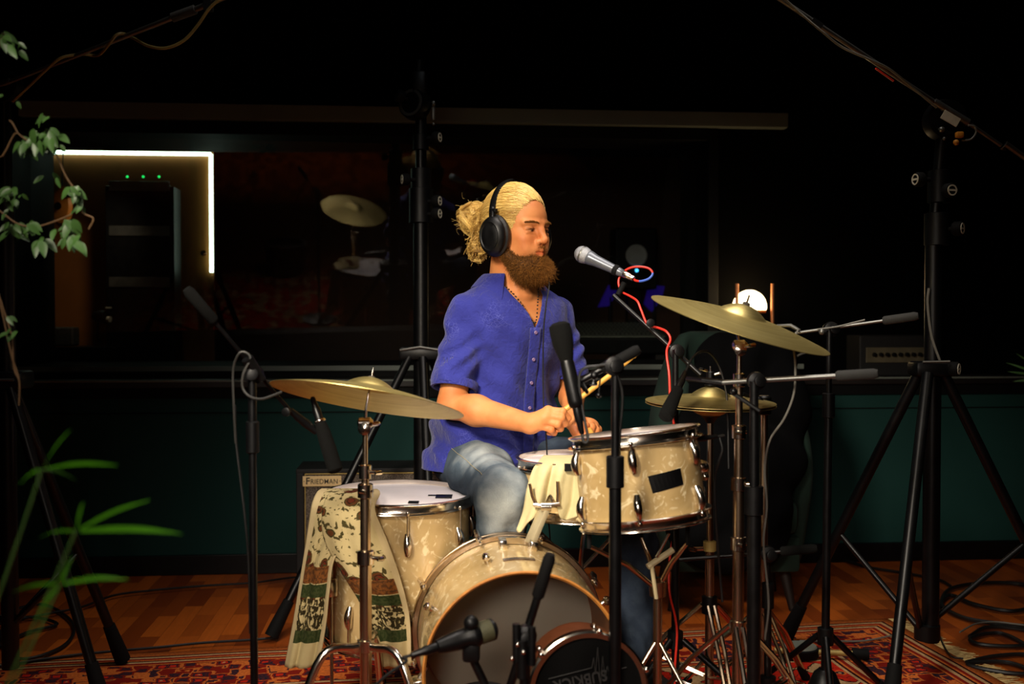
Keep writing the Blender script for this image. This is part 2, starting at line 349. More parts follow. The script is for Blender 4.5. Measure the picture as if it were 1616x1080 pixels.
# ------------------------------------------------------------------ mesh builder
def frame_of(axis):
    a = Vector(axis).normalized(); t = Vector((0, 0, 1)) if abs(a.z) < .9 else Vector((1, 0, 0))
    x = t.cross(a).normalized(); y = a.cross(x)
    return x, y, a
def catmull(pts, n=8):
    pts = [Vector(p) for p in pts]
    if len(pts) < 3: return pts
    out = []; q = [pts[0]*2-pts[1]] + pts + [pts[-1]*2-pts[-2]]
    for i in range(1, len(q)-2):
        p0, p1, p2, p3 = q[i-1:i+3]
        for k in range(n):
            t = k/n
            out.append(.5*((2*p1) + (p2-p0)*t + (2*p0-5*p1+4*p2-p3)*t*t + (3*p1-p0-3*p2+p3)*t**3))
    out.append(pts[-1]); return out
class MB:
    def __init__(s): s.v = []; s.f = []; s.uv = None
    def _add(s, vs, fs):
        o = len(s.v); s.v.extend([tuple(p) for p in vs]); s.f.extend([tuple(i+o for i in f) for f in fs]); return s
    def box(s, c, size, mtx=None, bev=0):
        c = Vector(c); h = Vector(size)*.5
        if bev <= 0:
            vs = [Vector((x*h.x, y*h.y, z*h.z)) for x in (-1, 1) for y in (-1, 1) for z in (-1, 1)]
            fs = [(0, 1, 3, 2), (4, 6, 7, 5), (0, 4, 5, 1), (2, 3, 7, 6), (0, 2, 6, 4), (1, 5, 7, 3)]
        else:
            import bmesh
            bm = bmesh.new(); bmesh.ops.create_cube(bm, size=1)
            for q in bm.verts: q.co = Vector((q.co.x*size[0], q.co.y*size[1], q.co.z*size[2]))
            bmesh.ops.bevel(bm, geom=bm.edges[:], offset=bev, segments=2, affect='EDGES', profile=.5)
            bm.verts.ensure_lookup_table(); vs = [q.co.copy() for q in bm.verts]; fs = [tuple(q.index for q in f.verts) for f in bm.faces]; bm.free()
        if mtx is not None: vs = [mtx @ (c+p) for p in vs]
        else: vs = [c+p for p in vs]
        return s._add(vs, fs)
    def path(s, pts, r, n=8, closed=False, caps=True):
        pts = [Vector(p) for p in pts]; N = len(pts)
        rr = r if isinstance(r, (list, tuple)) else [r]*N
        tans = []
        for i in range(N):
            a = pts[(i-1) % N] if (closed or i > 0) else pts[0]; b = pts[(i+1) % N] if (closed or i < N-1) else pts[-1]
            t = (b-a); tans.append(t.normalized() if t.length > 1e-9 else Vector((0, 0, 1)))
        x, y, a = frame_of(tans[0]); vs = []; fs = []
        for i in range(N):
            t = tans[i]; x = (x - t*x.dot(t)); x = x.normalized() if x.length > 1e-6 else frame_of(t)[0]; y = t.cross(x)
            for k in range(n):
                th = 2*PI*k/n; vs.append(pts[i] + (x*math.cos(th) + y*math.sin(th))*rr[i])
        for i in range(N if closed else N-1):
            j = (i+1) % N
            for k in range(n):
                k2 = (k+1) % n; fs.append((i*n+k, i*n+k2, j*n+k2, j*n+k))
        if caps and not closed:
            fs.append(tuple(range(n-1, -1, -1))); fs.append(tuple((N-1)*n+k for k in range(n)))
        return s._add(vs, fs)
    def tube(s, a, b, r0, r1=None, n=14): 
        return s.path([a, b], [r0, r0 if r1 is None else r1], n)
    def cable(s, pts, r, n=7, sub=8): return s.path(catmull(pts, sub), r, n)
    def lathe(s, prof, origin, axis, n=40, caps=True):
        """profile: list of (radius, height along axis)"""
        x, y, a = frame_of(axis); o = Vector(origin); vs = []; fs = []
        for r, h in prof:
            for k in range(n):
                th = 2*PI*k/n; vs.append(o + a*h + (x*math.cos(th) + y*math.sin(th))*max(r, 1e-5))
        for i in range(len(prof)-1):
            for k in range(n):
                k2 = (k+1) % n; fs.append((i*n+k, i*n+k2, (i+1)*n+k2, (i+1)*n+k))
        if caps:
            if prof[0][0] > 1e-4: fs.append(tuple(range(n-1, -1, -1)))
            if prof[-1][0] > 1e-4: fs.append(tuple((len(prof)-1)*n+k for k in range(n)))
        return s._add(vs, fs)
    def ball(s, c, r, n=14, axis=(0, 0, 1), stretch=1.):
        prof = [(r*math.sin(PI*i/(n//2+2)), -r*stretch*math.cos(PI*i/(n//2+2))) for i in range(n//2+3)]
        return s.lathe(prof, c, axis, n, False)
    def grid(s, rows):
        o = len(s.v); R = len(rows); C = len(rows[0])
        s.v.extend([tuple(p) for r in rows for p in r])
        for i in range(R-1):
            for j in range(C-1): s.f.append((o+i*C+j, o+i*C+j+1, o+(i+1)*C+j+1, o+(i+1)*C+j))
        return s
    def prism(s, poly, z0, z1, mtx):
        n = len(poly); vs = [mtx @ Vector((x, y, z0)) for x, y in poly] + [mtx @ Vector((x, y, z1)) for x, y in poly]
        fs = [tuple(range(n-1, -1, -1)), tuple(range(n, 2*n))] + [(i, (i+1) % n, n+(i+1) % n, n+i) for i in range(n)]
        return s._add(vs, fs)
    def build(s, name, m, parent=None, smooth=True, angle=40):
        return mesh_obj(name, s.v, s.f, m, parent, smooth, angle)
def world_loc(o):
    l = Vector((0, 0, 0))
    while o is not None: l += o.location; o = o.parent
    return l
def mesh_obj(name, v, f, m, parent=None, smooth=True, angle=40):
    me = bpy.data.meshes.new(name)
    off = np.array(world_loc(parent)); va = np.asarray(v, dtype=np.float64).reshape(-1, 3) - off
    me.from_pydata(va.tolist() if not isinstance(f, np.ndarray) else [], [], [] if isinstance(f, np.ndarray) else f)
    if isinstance(f, np.ndarray):
        nf, k = f.shape
        me.vertices.add(len(va)); me.vertices.foreach_set('co', va.astype(np.float32).ravel())
        me.loops.add(nf*k); me.loops.foreach_set('vertex_index', f.astype(np.int32).ravel())
        me.polygons.add(nf); me.polygons.foreach_set('loop_start', np.arange(0, nf*k, k, dtype=np.int32))
        me.update(calc_edges=True)
    if smooth:
        me.polygons.foreach_set('use_smooth', [True]*len(me.polygons))
        if angle: me.set_sharp_from_angle(angle=math.radians(angle))
    o = bpy.data.objects.new(name, me); COL.objects.link(o)
    if m is not None: me.materials.append(m)
    if parent is not None: o.parent = parent
    me.validate()
    return o
def tag(o, label=None, cat=None, group=None, kind=None):
    if label: o['label'] = label
    if cat: o['category'] = cat
    if group: o['group'] = group
    if kind: o['kind'] = kind
    return o
def thing(name, loc, label, cat, group=None):
    o = bpy.data.objects.new(name, None); COL.objects.link(o); o.location = Vector(loc); o.empty_display_size = .1
    return tag(o, label, cat, group)
def struct(o): o['kind'] = 'structure'; return o
def text_obj(name, txt, size, mtx, m, parent=None, depth=.0008, spacing=1., offset=0., xs=1.):
    cu = bpy.data.curves.new(name, 'FONT'); cu.body = txt; cu.size = size; cu.extrude = depth; cu.align_x = 'CENTER'; cu.align_y = 'CENTER'
    cu.space_character = spacing; cu.offset = offset
    t = bpy.data.objects.new(name, cu); COL.objects.link(t); dg = bpy.context.evaluated_depsgraph_get(); dg.update()
    me = bpy.data.meshes.new_from_object(t.evaluated_get(dg)); bpy.data.objects.remove(t)
    me.transform(mtx @ Matrix.Diagonal((xs, 1, 1, 1))); me.transform(Matrix.Translation(-world_loc(parent)))
    me.name = name; me.materials.clear(); me.materials.append(m)
    o = bpy.data.objects.new(name, me); COL.objects.link(o); o.parent = parent
    return o
# ================================================================== the room
def rb(name, x0, x1, y0, y1, z0, z1, m, bev=0):
    """box in the room frame; y>0 is behind the back wall face"""
    b = MB().box(((x0+x1)/2, (y0+y1)/2, (z0+z1)/2), (x1-x0, y1-y0, z1-z0), ROOM, bev)
    return b.build(name, m, None, False)
XL, XR = -2.75, 2.75; ZC = 3.05; YF = -3.4
WX0 = wl(22, 300, .2).x; WX1 = wl(1116, 300, .2).x
ZT0, ZT1 = .885, 1.93                         # window opening
# floor as one mesh lying in the room frame (object coordinates follow the boards)
YF0 = YF; YF = -8.1
fl = MB().box(((XL+XR)/2, (YF+3.4)/2, -.05), (XR-XL+.4, 3.4-YF, .1)).build('floor', M['parquet'], None, False)
fl.matrix_world = ROOM.copy(); struct(fl)
struct(rb('wall_back', XL, XR, 0, .24, 0, .777, M['green_wall']))
struct(rb('wall_back_upper', XL, XR, .2, .4, ZT1, ZC, M['wall_black']))
struct(rb('wall_back_left', XL, WX0, .2, .4, .777, ZT1, M['wall_black']))
struct(rb('wall_back_right', WX1, XR, .2, .4, .777, ZT1, M['wall_black']))
struct(rb('wall_left', XL-.15, XL, YF, .4, 0, ZC, M['wall_black']))
struct(rb('wall_right', XR, XR+.15, YF, .4, 0, ZC, M['wall_black']))
struct(rb('wall_front', XL, XR, YF-.15, YF, 0, ZC, M['brown_wall']))
struct(rb('ceiling', XL, XR, YF, 3.4, ZC, ZC+.1, M['ceil_black']))
struct(rb('baseboard_back', XL, XR, -.018, 0, 0, .085, M['black_plastic'], .003))
# ledge under the window, with its pale front edge and the dark apron under it
struct(rb('trim_1', XL, XR, -.03, .2, .80, .832, M['dark_wood'], .004))
struct(rb('trim_2', XL, XR, -.034, -.03, .826, .833, M['rail_grey']))
struct(rb('trim_3', XL, XR, -.015, 0, .755, .80, M['frame_black']))
struct(rb('trim_4', XL, XR, -.006, .0, .69, .694, M['frame_black']))
a = wl(30, 170, .15); b = wl(1243, 195, .15)
struct(rb('trim_5', a.x, b.x, .14, .2, 1.968, 2.035, M['rail_grey'], .003))
# window frame and tilted pane
wf = MB()
for (x0, x1, z0, z1) in ((WX0, WX1, ZT0-.055, ZT0), (WX0, WX1, ZT1-.02, ZT1+.038), (WX0-.05, WX0, ZT0-.055, ZT1+.03), (WX1, WX1+.05, ZT0-.055, ZT1+.03)):
    wf.box(((x0+x1)/2, .45, (z0+z1)/2), (x1-x0, .54, z1-z0), ROOM, .004)
wo = wf.build('window_1', M['frame_black'], None, False); struct(wo)
MB().box(((WX0+WX1)/2, .172, ZT0-.012), (WX1-WX0+.9, .012, .022), ROOM).build('sill_edge', M['rail_grey'], wo, False)
tl = math.radians(10.5); H = ZT1-ZT0-.02
def gp(x, t, o): # leaning pane: its top comes towards the room
    zz = ZT0+.002+t*H; return ROOM @ Vector((x, (.47 if x < 0 else .68)-math.tan(tl)*t*H+o, zz))
gv = [gp(x, t, o) for o in (0, .006) for x, t in ((WX0+.002, 0), (WX1-.002, 0), (WX1-.002, 1), (WX0+.002, 1))]
g1 = MB()._add(gv[:4], [(0, 1, 2, 3)]).build('window_pane', M['glass'], wo, False)
# control room behind the glass
CX0, CX1, CY1 = WX0-.6, WX1+.9, 2.6
struct(rb('wall_control_back', CX0, CX1, CY1, CY1+.1, 0, 2.7, M['brown_wall']))
struct(rb('wall_control_left', CX0-.1, CX0, .72, CY1, 0, 2.7, M['dark_wood']))
struct(rb('wall_control_right', CX1, CX1+.1, .72, CY1, 0, 2.7, M['dark_wood']))
struct(rb('ceiling_control', CX0, CX1, .72, CY1, 2.6, 2.7, M['ceil_black']))

def rthing(name, x, y, z, label, cat, group=None): return thing(name, ROOM @ Vector((x, y, z)), label, cat, group)
# acoustic panel outlined by a light strip
D = 1.2
a = wl(40, 240, D); b = wl(333, 240, D); c = wl(333, 430, D)
t = rthing('acoustic_panel', (a.x+b.x)/2, D, 0, 'brown wooden panel in the room behind the glass, edged with a bright white light strip', 'panel')
MB().box(((a.x+b.x)/2, D+.03, (a.z+.02)/2), (b.x-a.x+.02, .04, a.z+.02), ROOM).build('panel_board', M['panel_wood'], t, False)
MB().box(((wl(56, 240, D).x+b.x)/2, D-.005, a.z), (b.x-wl(56, 240, D).x, .012, .017), ROOM).box((b.x, D-.005, (a.z+c.z)/2), (.017, .012, a.z-c.z), ROOM).build('light_strip', M['cool_led'], t, False)
MB().lathe([(.0, 0), (.016, .002), (.016, .014), (0, .018)], ROOM @ Vector((wl(322, 400, D).x, D+.005, wl(322, 400, D).z)), (0, -1, 0), 16).build('door_knob', M['chrome'], t)
# rack with three green lights
a = wl(195, 300, 1.0)
t = rthing('equipment_rack', wl(225, 300, 1.0).x, 1.0, 0, 'dark equipment rack behind the glass with three small green lights', 'rack')
bb = MB().box((wl(225, 300, 1.0).x, 1.02, wl(225, 300, 1.0).z/2), (.34, .16, wl(225, 292, 1.0).z), ROOM, .004); bb.build('rack_case', M['black_plastic'], t, False)
bb = MB()
for k, z in enumerate((290, 360, 440)): bb.box((wl(225, z, 1.0).x, .937, wl(225, z+6, 1.0).z), (.3, .006, .05), ROOM, .001)
bb.build('rack_unit', M['steel_grey'], t, False)
for px in (201, 226, 251):
    q = wl(px, 279, .93); MB().ball(ROOM @ q, .006).build('indicator_light', M['green_led'], t)
# oval wooden hanging thing (seen through the leaves)
c0 = PW(98, 326, .85)
t = thing('hanging_instrument', c0, 'orange lacquered oval instrument body with a round black hole behind the glass', 'instrument')
MB().lathe([(0, -.03), (.035, -.026), (.048, -.01), (.05, .0), (.042, .014), (0, .018)], (0, 0, 0), (0, 0, 1), 32)
vs = MB(); 
ax = Vector((-.25, -.95, .0)).normalized()
vs.lathe([(0.001, -.035), (.036, -.028), (.052, -.01), (.054, .002), (.044, .014), (0.001, .018)], (0, 0, 0), ax, 36)
o = vs.build('instrument_body', M['lacquer_orange'], None); 
for q in o.data.vertices: q.co = Vector((q.co.x*1.05, q.co.y, q.co.z*1.9)) ; 
o.parent = t
o = MB().lathe([(.02, 0), (.02, .003)], Vector((-.012, -.02, 0)), ax, 24).build('sound_hole', M['black_ink'], None); o.parent = t
o = MB().ball(Vector((.045, -.02, .055)), .018).build('tuning_knob', M['chrome'], None); o.parent = t
MB().path([c0+Vector((0, 0, .08)), c0+Vector((0, .02, .3)), c0+Vector((0, .1, 2.6-c0.z))], .003).build('hanging_cord', M['black_cable'], t)
# mixing desk, speakers and screens seen through the glass
q = wl(960, 515, 1.1)
t = rthing('mixing_desk', q.x, 1.1, 0, 'grey mixing desk with rows of faders in the room behind the glass', 'mixing desk')
x0, x1 = wl(898, 515, .7).x, wl(1075, 515, .7).x
rot = ROOM @ Matrix.Translation(((x0+x1)/2, 1.20, 1.035)) @ Matrix.Rotation(math.radians(9), 4, 'X')
MB().box((0, 0, -.05), (x1-x0, .5, .09), rot, .01).build('desk_case', M['black_plastic'], t, False)
bb = MB()
for i in range(22):
    for j in range(6): bb.box(((i-10.5)*.023, -.18+j*.07, .002), (.007, .03, .012), rot)
bb.build('fader_row', M['grey_grip'], t, False)['kind'] = 'stuff'
MB().box((0, 0, -.004), (x1-x0-.04, .46, .008), rot).build('control_surface', M['mixer_grey'], t, False)
for sx in (x0+.04, x1-.04): MB().box((sx, 1.2, .49), (.05, .4, .98), ROOM).build('leg', M['dark_wood'], t, False)
q = wl(1005, 403, 1.9)
t = rthing('studio_monitor', q.x, 1.9, 0, 'black studio monitor speaker with a pale round cone behind the glass', 'speaker')
MB().box((q.x, 2.02, q.z-.02), (.26, .22, .38), ROOM, .01).build('speaker_box', M['black_plastic'], t, False)
MB().lathe([(.068, 0), (.062, -.004), (.055, -.004), (.018, .02), (.018, .012), (0, .006)], ROOM @ Vector((q.x, 1.908, q.z)), ROOM.to_3x3() @ Vector((0, 1, 0)), 32).build('speaker_cone', M['white_cone'], t)
MB().ball(ROOM @ Vector((q.x+.0, 1.90, wl(1004, 427, 1.9).z)), .010).build('power_light', M['blue_led'], t)
MB().box((q.x, 2.02, (q.z-.2)/2), (.08, .08, q.z-.22), ROOM).build('speaker_stand_post', M['black_metal'], t, False)
for (pts, lab) in (([(945, 485), (962, 483), (975, 462), (978, 455), (962, 450)], 'small glowing violet panel left of the vocal microphone cable, behind the glass'),
                   ([(1018, 480), (1030, 492), (1046, 470), (1050, 452), (1026, 450)], 'small glowing violet panel behind the left edge of the ride cymbal')):
    pl = [wl(x, y, 2.55) for x, y in pts]; c0 = sum(pl, Vector())/len(pl)
    mt = ROOM @ Matrix.Translation((0, 2.6, 0)) @ Matrix.Rotation(PI/2, 4, 'X')
    g0 = ROOM @ Vector((c0.x, 2.58, 0)); t = thing('light_panel', g0, lab, 'panel')
    MB().prism([(p.x, p.z) for p in pl], 0, .03, mt).build('panel_face', M['violet'], t, False)
    MB().tube((g0.x, g0.y, 0), (g0.x, g0.y, c0.z-.01), .012).build('panel_post', M['black_metal'], t)
# small gear on the window ledge at the left, behind the glass
q = wl(88, 530, .8); t = rthing('tabletop_speaker', q.x, .8, 0, 'small grey mesh speaker box low behind the left of the glass', 'speaker')
MB().box((q.x, .85, q.z-.005), (.17, .1, .095), ROOM, .01).build('speaker_case', M['steel_grey'], t, False)
MB().box((q.x+.05, .95, (q.z-.06)/2), (.5, .36, q.z-.055), ROOM).build('shelf_block', M['black_plastic'], t, False)
c1 = PW(165, 500, .85)
t = thing('desk_lamp', c1, 'small black swivel desk lamp with white end cap behind the left of the glass', 'lamp')
MB().lathe([(0, -.04), (.022, -.035), (.034, .0), (.034, .03), (.024, .036)], c1+Vector((-.02, 0, .0)), (.85, -.2, -.1), 24).build('lamp_head', M['black_plastic'], t)
MB().lathe([(.015, 0), (.015, .016)], c1+Vector((.018, -.008, -.012)), (.85, -.2, -.1), 20).build('end_cap', M['knob_white'], t)
MB().box(c1+Vector((.02, 0, .045)), (.028, .006, .006), None).build('reflector_edge', M['knob_white'], t, False)
MB().path([c1+Vector((-.03, 0, 0)), c1+Vector((-.05, .03, -.1)), c1+Vector((-.03, .03, -.13))], .006).build('lamp_arm', M['black_metal'], t)

# ------------------------------------------------------------------ rug
RW, RL = 3.6, 2.6
rm = rug_mat(RW, RL)
rot = Matrix.Rotation(math.radians(5.5), 4, 'Z')
corner = Vector((1.36, 3.88, 0))
bb = MB(); NXr, NYr = 60, 44; rows = []
for top in (1,):
    for j in range(NYr+1):
        rows.append([Vector((-RW*i/NXr, -RL*j/NYr, .006+.0015*math.sin(i*.7)*math.sin(j*.9))) for i in range(NXr+1)])
bb.grid(rows)
o = bb.build('rug', rm, None); tag(o, 'red patterned oriental rug with tan fringe under the drum kit', 'rug')
sm = o.modifiers.new('t', 'SOLIDIFY'); sm.thickness = .006; sm.offset = 0
o.matrix_world = Matrix.Translation(corner) @ Matrix.Rotation(math.radians(9), 4, 'Z')
# fringe down the right-hand end
fr = MB()
for k in range(330):
    y = -RL*k/330; l = .05+.035*random.random()
    a = Vector((0, y, .005)); b_ = Vector((l*.5, y+random.uniform(-.01, .01), .007)); c_ = Vector((l, y+random.uniform(-.025, .025), .004))
    fr.path([a, b_, c_], [.0022, .0022, .0012], 4)
f_ = fr.build('fringe', mat('tan wool fringe', (188, 160, 104), .95), None); f_.parent = o; tag(f_, kind='stuff')
# ================================================================== implicit surfaces
class Field:
    def __init__(s, lo, hi, h):
        s.lo = np.array(lo, float); s.h = h; s.n = np.ceil((np.array(hi)-s.lo)/h).astype(int)+1
        s.a = np.full(tuple(s.n), .05, np.float32)
    def sub(s, lo, hi, k, fn, op='u'):
        m = k+.012
        i0 = np.maximum(0, np.floor((np.array(lo)-m-s.lo)/s.h).astype(int)); i1 = np.minimum(s.n, np.ceil((np.array(hi)+m-s.lo)/s.h).astype(int)+1)
        if np.any(i1 <= i0): return s
        X = (s.lo[0]+s.h*np.arange(i0[0], i1[0], dtype=np.float32))[:, None, None].astype(np.float32)
        Y = (s.lo[1]+s.h*np.arange(i0[1], i1[1], dtype=np.float32))[None, :, None].astype(np.float32)
        Z = (s.lo[2]+s.h*np.arange(i0[2], i1[2], dtype=np.float32))[None, None, :].astype(np.float32)
        b = fn(X, Y, Z).astype(np.float32); sl = tuple(slice(p, q) for p, q in zip(i0, i1)); a = s.a[sl]
        if op == 'u':
            r = np.minimum(a, b)
            if k > 0: hh = np.maximum(k-np.abs(a-b), 0)/k; r = r-hh*hh*k*.25
        else:
            b = -b; r = np.maximum(a, b)
            if k > 0: hh = np.maximum(k-np.abs(a-b), 0)/k; r = r+hh*hh*k*.25
        s.a[sl] = r; return s
    def cap(s, p0, p1, r0, r1=None, k=.01, op='u'):
        r1 = r0 if r1 is None else r1; p0 = np.array(p0, float); p1 = np.array(p1, float); d = p1-p0; dd = max(float(d@d), 1e-12)
        R = max(r0, r1)
        def fn(X, Y, Z):
            x = X-p0[0]; y = Y-p0[1]; z = Z-p0[2]; t = np.clip((x*d[0]+y*d[1]+z*d[2])/dd, 0, 1)
            return np.sqrt((x-t*d[0])**2+(y-t*d[1])**2+(z-t*d[2])**2)-(r0+(r1-r0)*t)
        return s.sub(np.minimum(p0, p1)-R, np.maximum(p0, p1)+R, k, fn, op)
    def ell(s, c, r, k=.01, R=None, op='u'):
        c = np.array(c, float); r = np.array(r, float); R = np.eye(3) if R is None else np.array(R); m = r.max()
        def fn(X, Y, Z):
            x = X-c[0]; y = Y-c[1]; z = Z-c[2]
            q = [(x*R[0, i]+y*R[1, i]+z*R[2, i]) for i in range(3)]
            k0 = np.sqrt(sum((q[i]/r[i])**2 for i in range(3))); k1 = np.sqrt(sum((q[i]/r[i]**2)**2 for i in range(3)))+1e-9
            return k0*(k0-1)/k1
        return s.sub(c-m, c+m, k, fn, op)
    def chain(s, pts, rs, k=.01):
        for i in range(len(pts)-1): s.cap(pts[i], pts[i+1], rs[i], rs[i+1], k)
        return s
def nets(a, lo, h):
    ins = a < 0; nx, ny, nz = a.shape
    cnt = np.zeros((nx-1, ny-1, nz-1), np.int8)
    for i in (0, 1):
        for j in (0, 1):
            for k in (0, 1): cnt += ins[i:nx-1+i, j:ny-1+j, k:nz-1+k]
    act = (cnt > 0) & (cnt < 8); idx = np.argwhere(act); mp = np.full(act.shape, -1, np.int32); mp[act] = np.arange(len(idx))
    cs = [(i, j, k) for i in (0, 1) for j in (0, 1) for k in (0, 1)]
    val = np.stack([a[idx[:, 0]+c[0], idx[:, 1]+c[1], idx[:, 2]+c[2]] for c in cs], 1)
    acc = np.zeros((len(idx), 3)); n = np.zeros(len(idx))
    for p in range(8):
        for q in range(p+1, 8):
            dlt = np.array(cs[q])-np.array(cs[p])
            if np.abs(dlt).sum() != 1: continue
            va, vb = val[:, p], val[:, q]; mk = (va < 0) != (vb < 0)
            t = np.where(mk, va/(np.where(mk, va-vb, 1)), 0)
            acc += (np.array(cs[p])[None]+dlt[None]*t[:, None])*mk[:, None]; n += mk
    V = (idx+acc/n[:, None])*h+lo
    F = []
    for ax in range(3):
        o1, o2 = [(1, 2), (2, 0), (0, 1)][ax]
        s0 = [slice(None)]*3; s1 = [slice(None)]*3; s0[ax] = slice(0, -1); s1[ax] = slice(1, None)
        ch = ins[tuple(s0)] != ins[tuple(s1)]; e = np.argwhere(ch)
        e = e[(e[:, o1] > 0) & (e[:, o2] > 0) & (e[:, o1] < act.shape[o1]) & (e[:, o2] < act.shape[o2])]
        sg = ins[tuple(s0)][e[:, 0], e[:, 1], e[:, 2]]
        def g(d1, d2):
            q = e.copy(); q[:, o1] -= d1; q[:, o2] -= d2; return mp[q[:, 0], q[:, 1], q[:, 2]]
        quad = np.stack([g(1, 1), g(0, 1), g(0, 0), g(1, 0)], 1); quad[~sg] = quad[~sg][:, ::-1]
        F.append(quad)
    F = np.concatenate(F); F = F[(F >= 0).all(1)]
    return V, F
def vnormals(V, F):
    n = np.cross(V[F[:, 2]]-V[F[:, 0]], V[F[:, 3]]-V[F[:, 1]]); N = np.zeros_like(V)
    for k in range(4): np.add.at(N, F[:, k], n)
    return N/(np.linalg.norm(N, axis=1, keepdims=True)+1e-12)
def relax(V, F, it=2, lam=.5):
    E = np.concatenate([F[:, [0, 1]], F[:, [1, 2]], F[:, [2, 3]], F[:, [3, 0]]]); E = np.concatenate([E, E[:, ::-1]])
    c = np.bincount(E[:, 0], minlength=len(V))[:, None]
    for _ in range(it):
        S = np.stack([np.bincount(E[:, 0], weights=V[E[:, 1], i], minlength=len(V)) for i in range(3)], 1)
        V = V+lam*(S/np.maximum(c, 1)-V)
    return V
def attr(o, name, vals, color=False):
    a = o.data.attributes.new(name, 'FLOAT_COLOR' if color else 'FLOAT', 'POINT')
    if color:
        c = np.ones((len(vals), 4), np.float32); c[:, :3] = vals; a.data.foreach_set('color', c.ravel())
    else: a.data.foreach_set('value', np.asarray(vals, np.float32))
def strands(Pn, r, sides=3):
    """Pn (N,S,3) polylines, r (N,S) radii -> verts, quads"""
    N, S, _ = Pn.shape; T = np.gradient(Pn, axis=1); T /= np.linalg.norm(T, axis=2, keepdims=True)+1e-9
    up = np.array([.31, .2, .93]); X = np.cross(T, up); X /= np.linalg.norm(X, axis=2, keepdims=True)+1e-9; Yv = np.cross(T, X)
    V = np.stack([Pn+(X*math.cos(2*PI*k/sides)+Yv*math.sin(2*PI*k/sides))*r[..., None] for k in range(sides)], 2)
    i = np.arange(N)[:, None, None]; j = np.arange(S-1)[None, :, None]; k = np.arange(sides)[None, None, :]; k2 = (k+1) % sides
    base = i*S*sides
    F = np.stack([base+j*sides+k, base+j*sides+k2, base+(j+1)*sides+k2, base+(j+1)*sides+k], -1).reshape(-1, 4)
    return V.reshape(-1, 3), F

# ================================================================== the drummer
A = lambda v: np.array(v, float)
TH = math.radians(47); TP = math.radians(2)      # head turned to the right of the picture, slightly down
hf = A((math.sin(TH)*math.cos(TP), -math.cos(TH)*math.cos(TP), -math.sin(TP))); hl = A((math.cos(TH), math.sin(TH), 0)); hu = np.cross(hl, hf)*-1
hu = np.cross(hf, hl); 
if hu[2] < 0: hu = -hu
HO = A((.017, 3.25, 1.364)); HR = np.stack([hf, hl, hu], 1)
def Hd(f, l, u): return HO+hf*f+hl*l+hu*u
FI = math.radians(28); tF = A((math.sin(FI), -math.cos(FI), 0)); tL = A((math.cos(FI), math.sin(FI), 0)); tR = np.stack([tF, tL, A((0, 0, 1))], 1)
TC = A((.0, 3.30, 1.165))
shR = TC-tL*.158+A((0, 0, -.047)); shL = TC+tL*.160+A((0, 0, -.045))
elR = A((-.176, 3.14, .845)); elL = A((.182, 3.375, .885))
p = lambda x, y, Y: A(P(x, y, Y))
wrR = p(838, 669, 2.985); wrL = p(908, 668, 3.12)
pelv = A((-.072, 3.36, .655)); hipR = pelv-tL*.085; hipL = pelv+tL*.085
knR = A((-.022, 2.88, .625)); anR = A((-.055, 3.02, .20)); knL = A((.335, 3.10, .62)); anL = A((.36, 3.06, .18))
man = thing('person', (-.07, 3.2, 0), 'man with blond bun and brown beard in a blue shirt playing the drums', 'person')

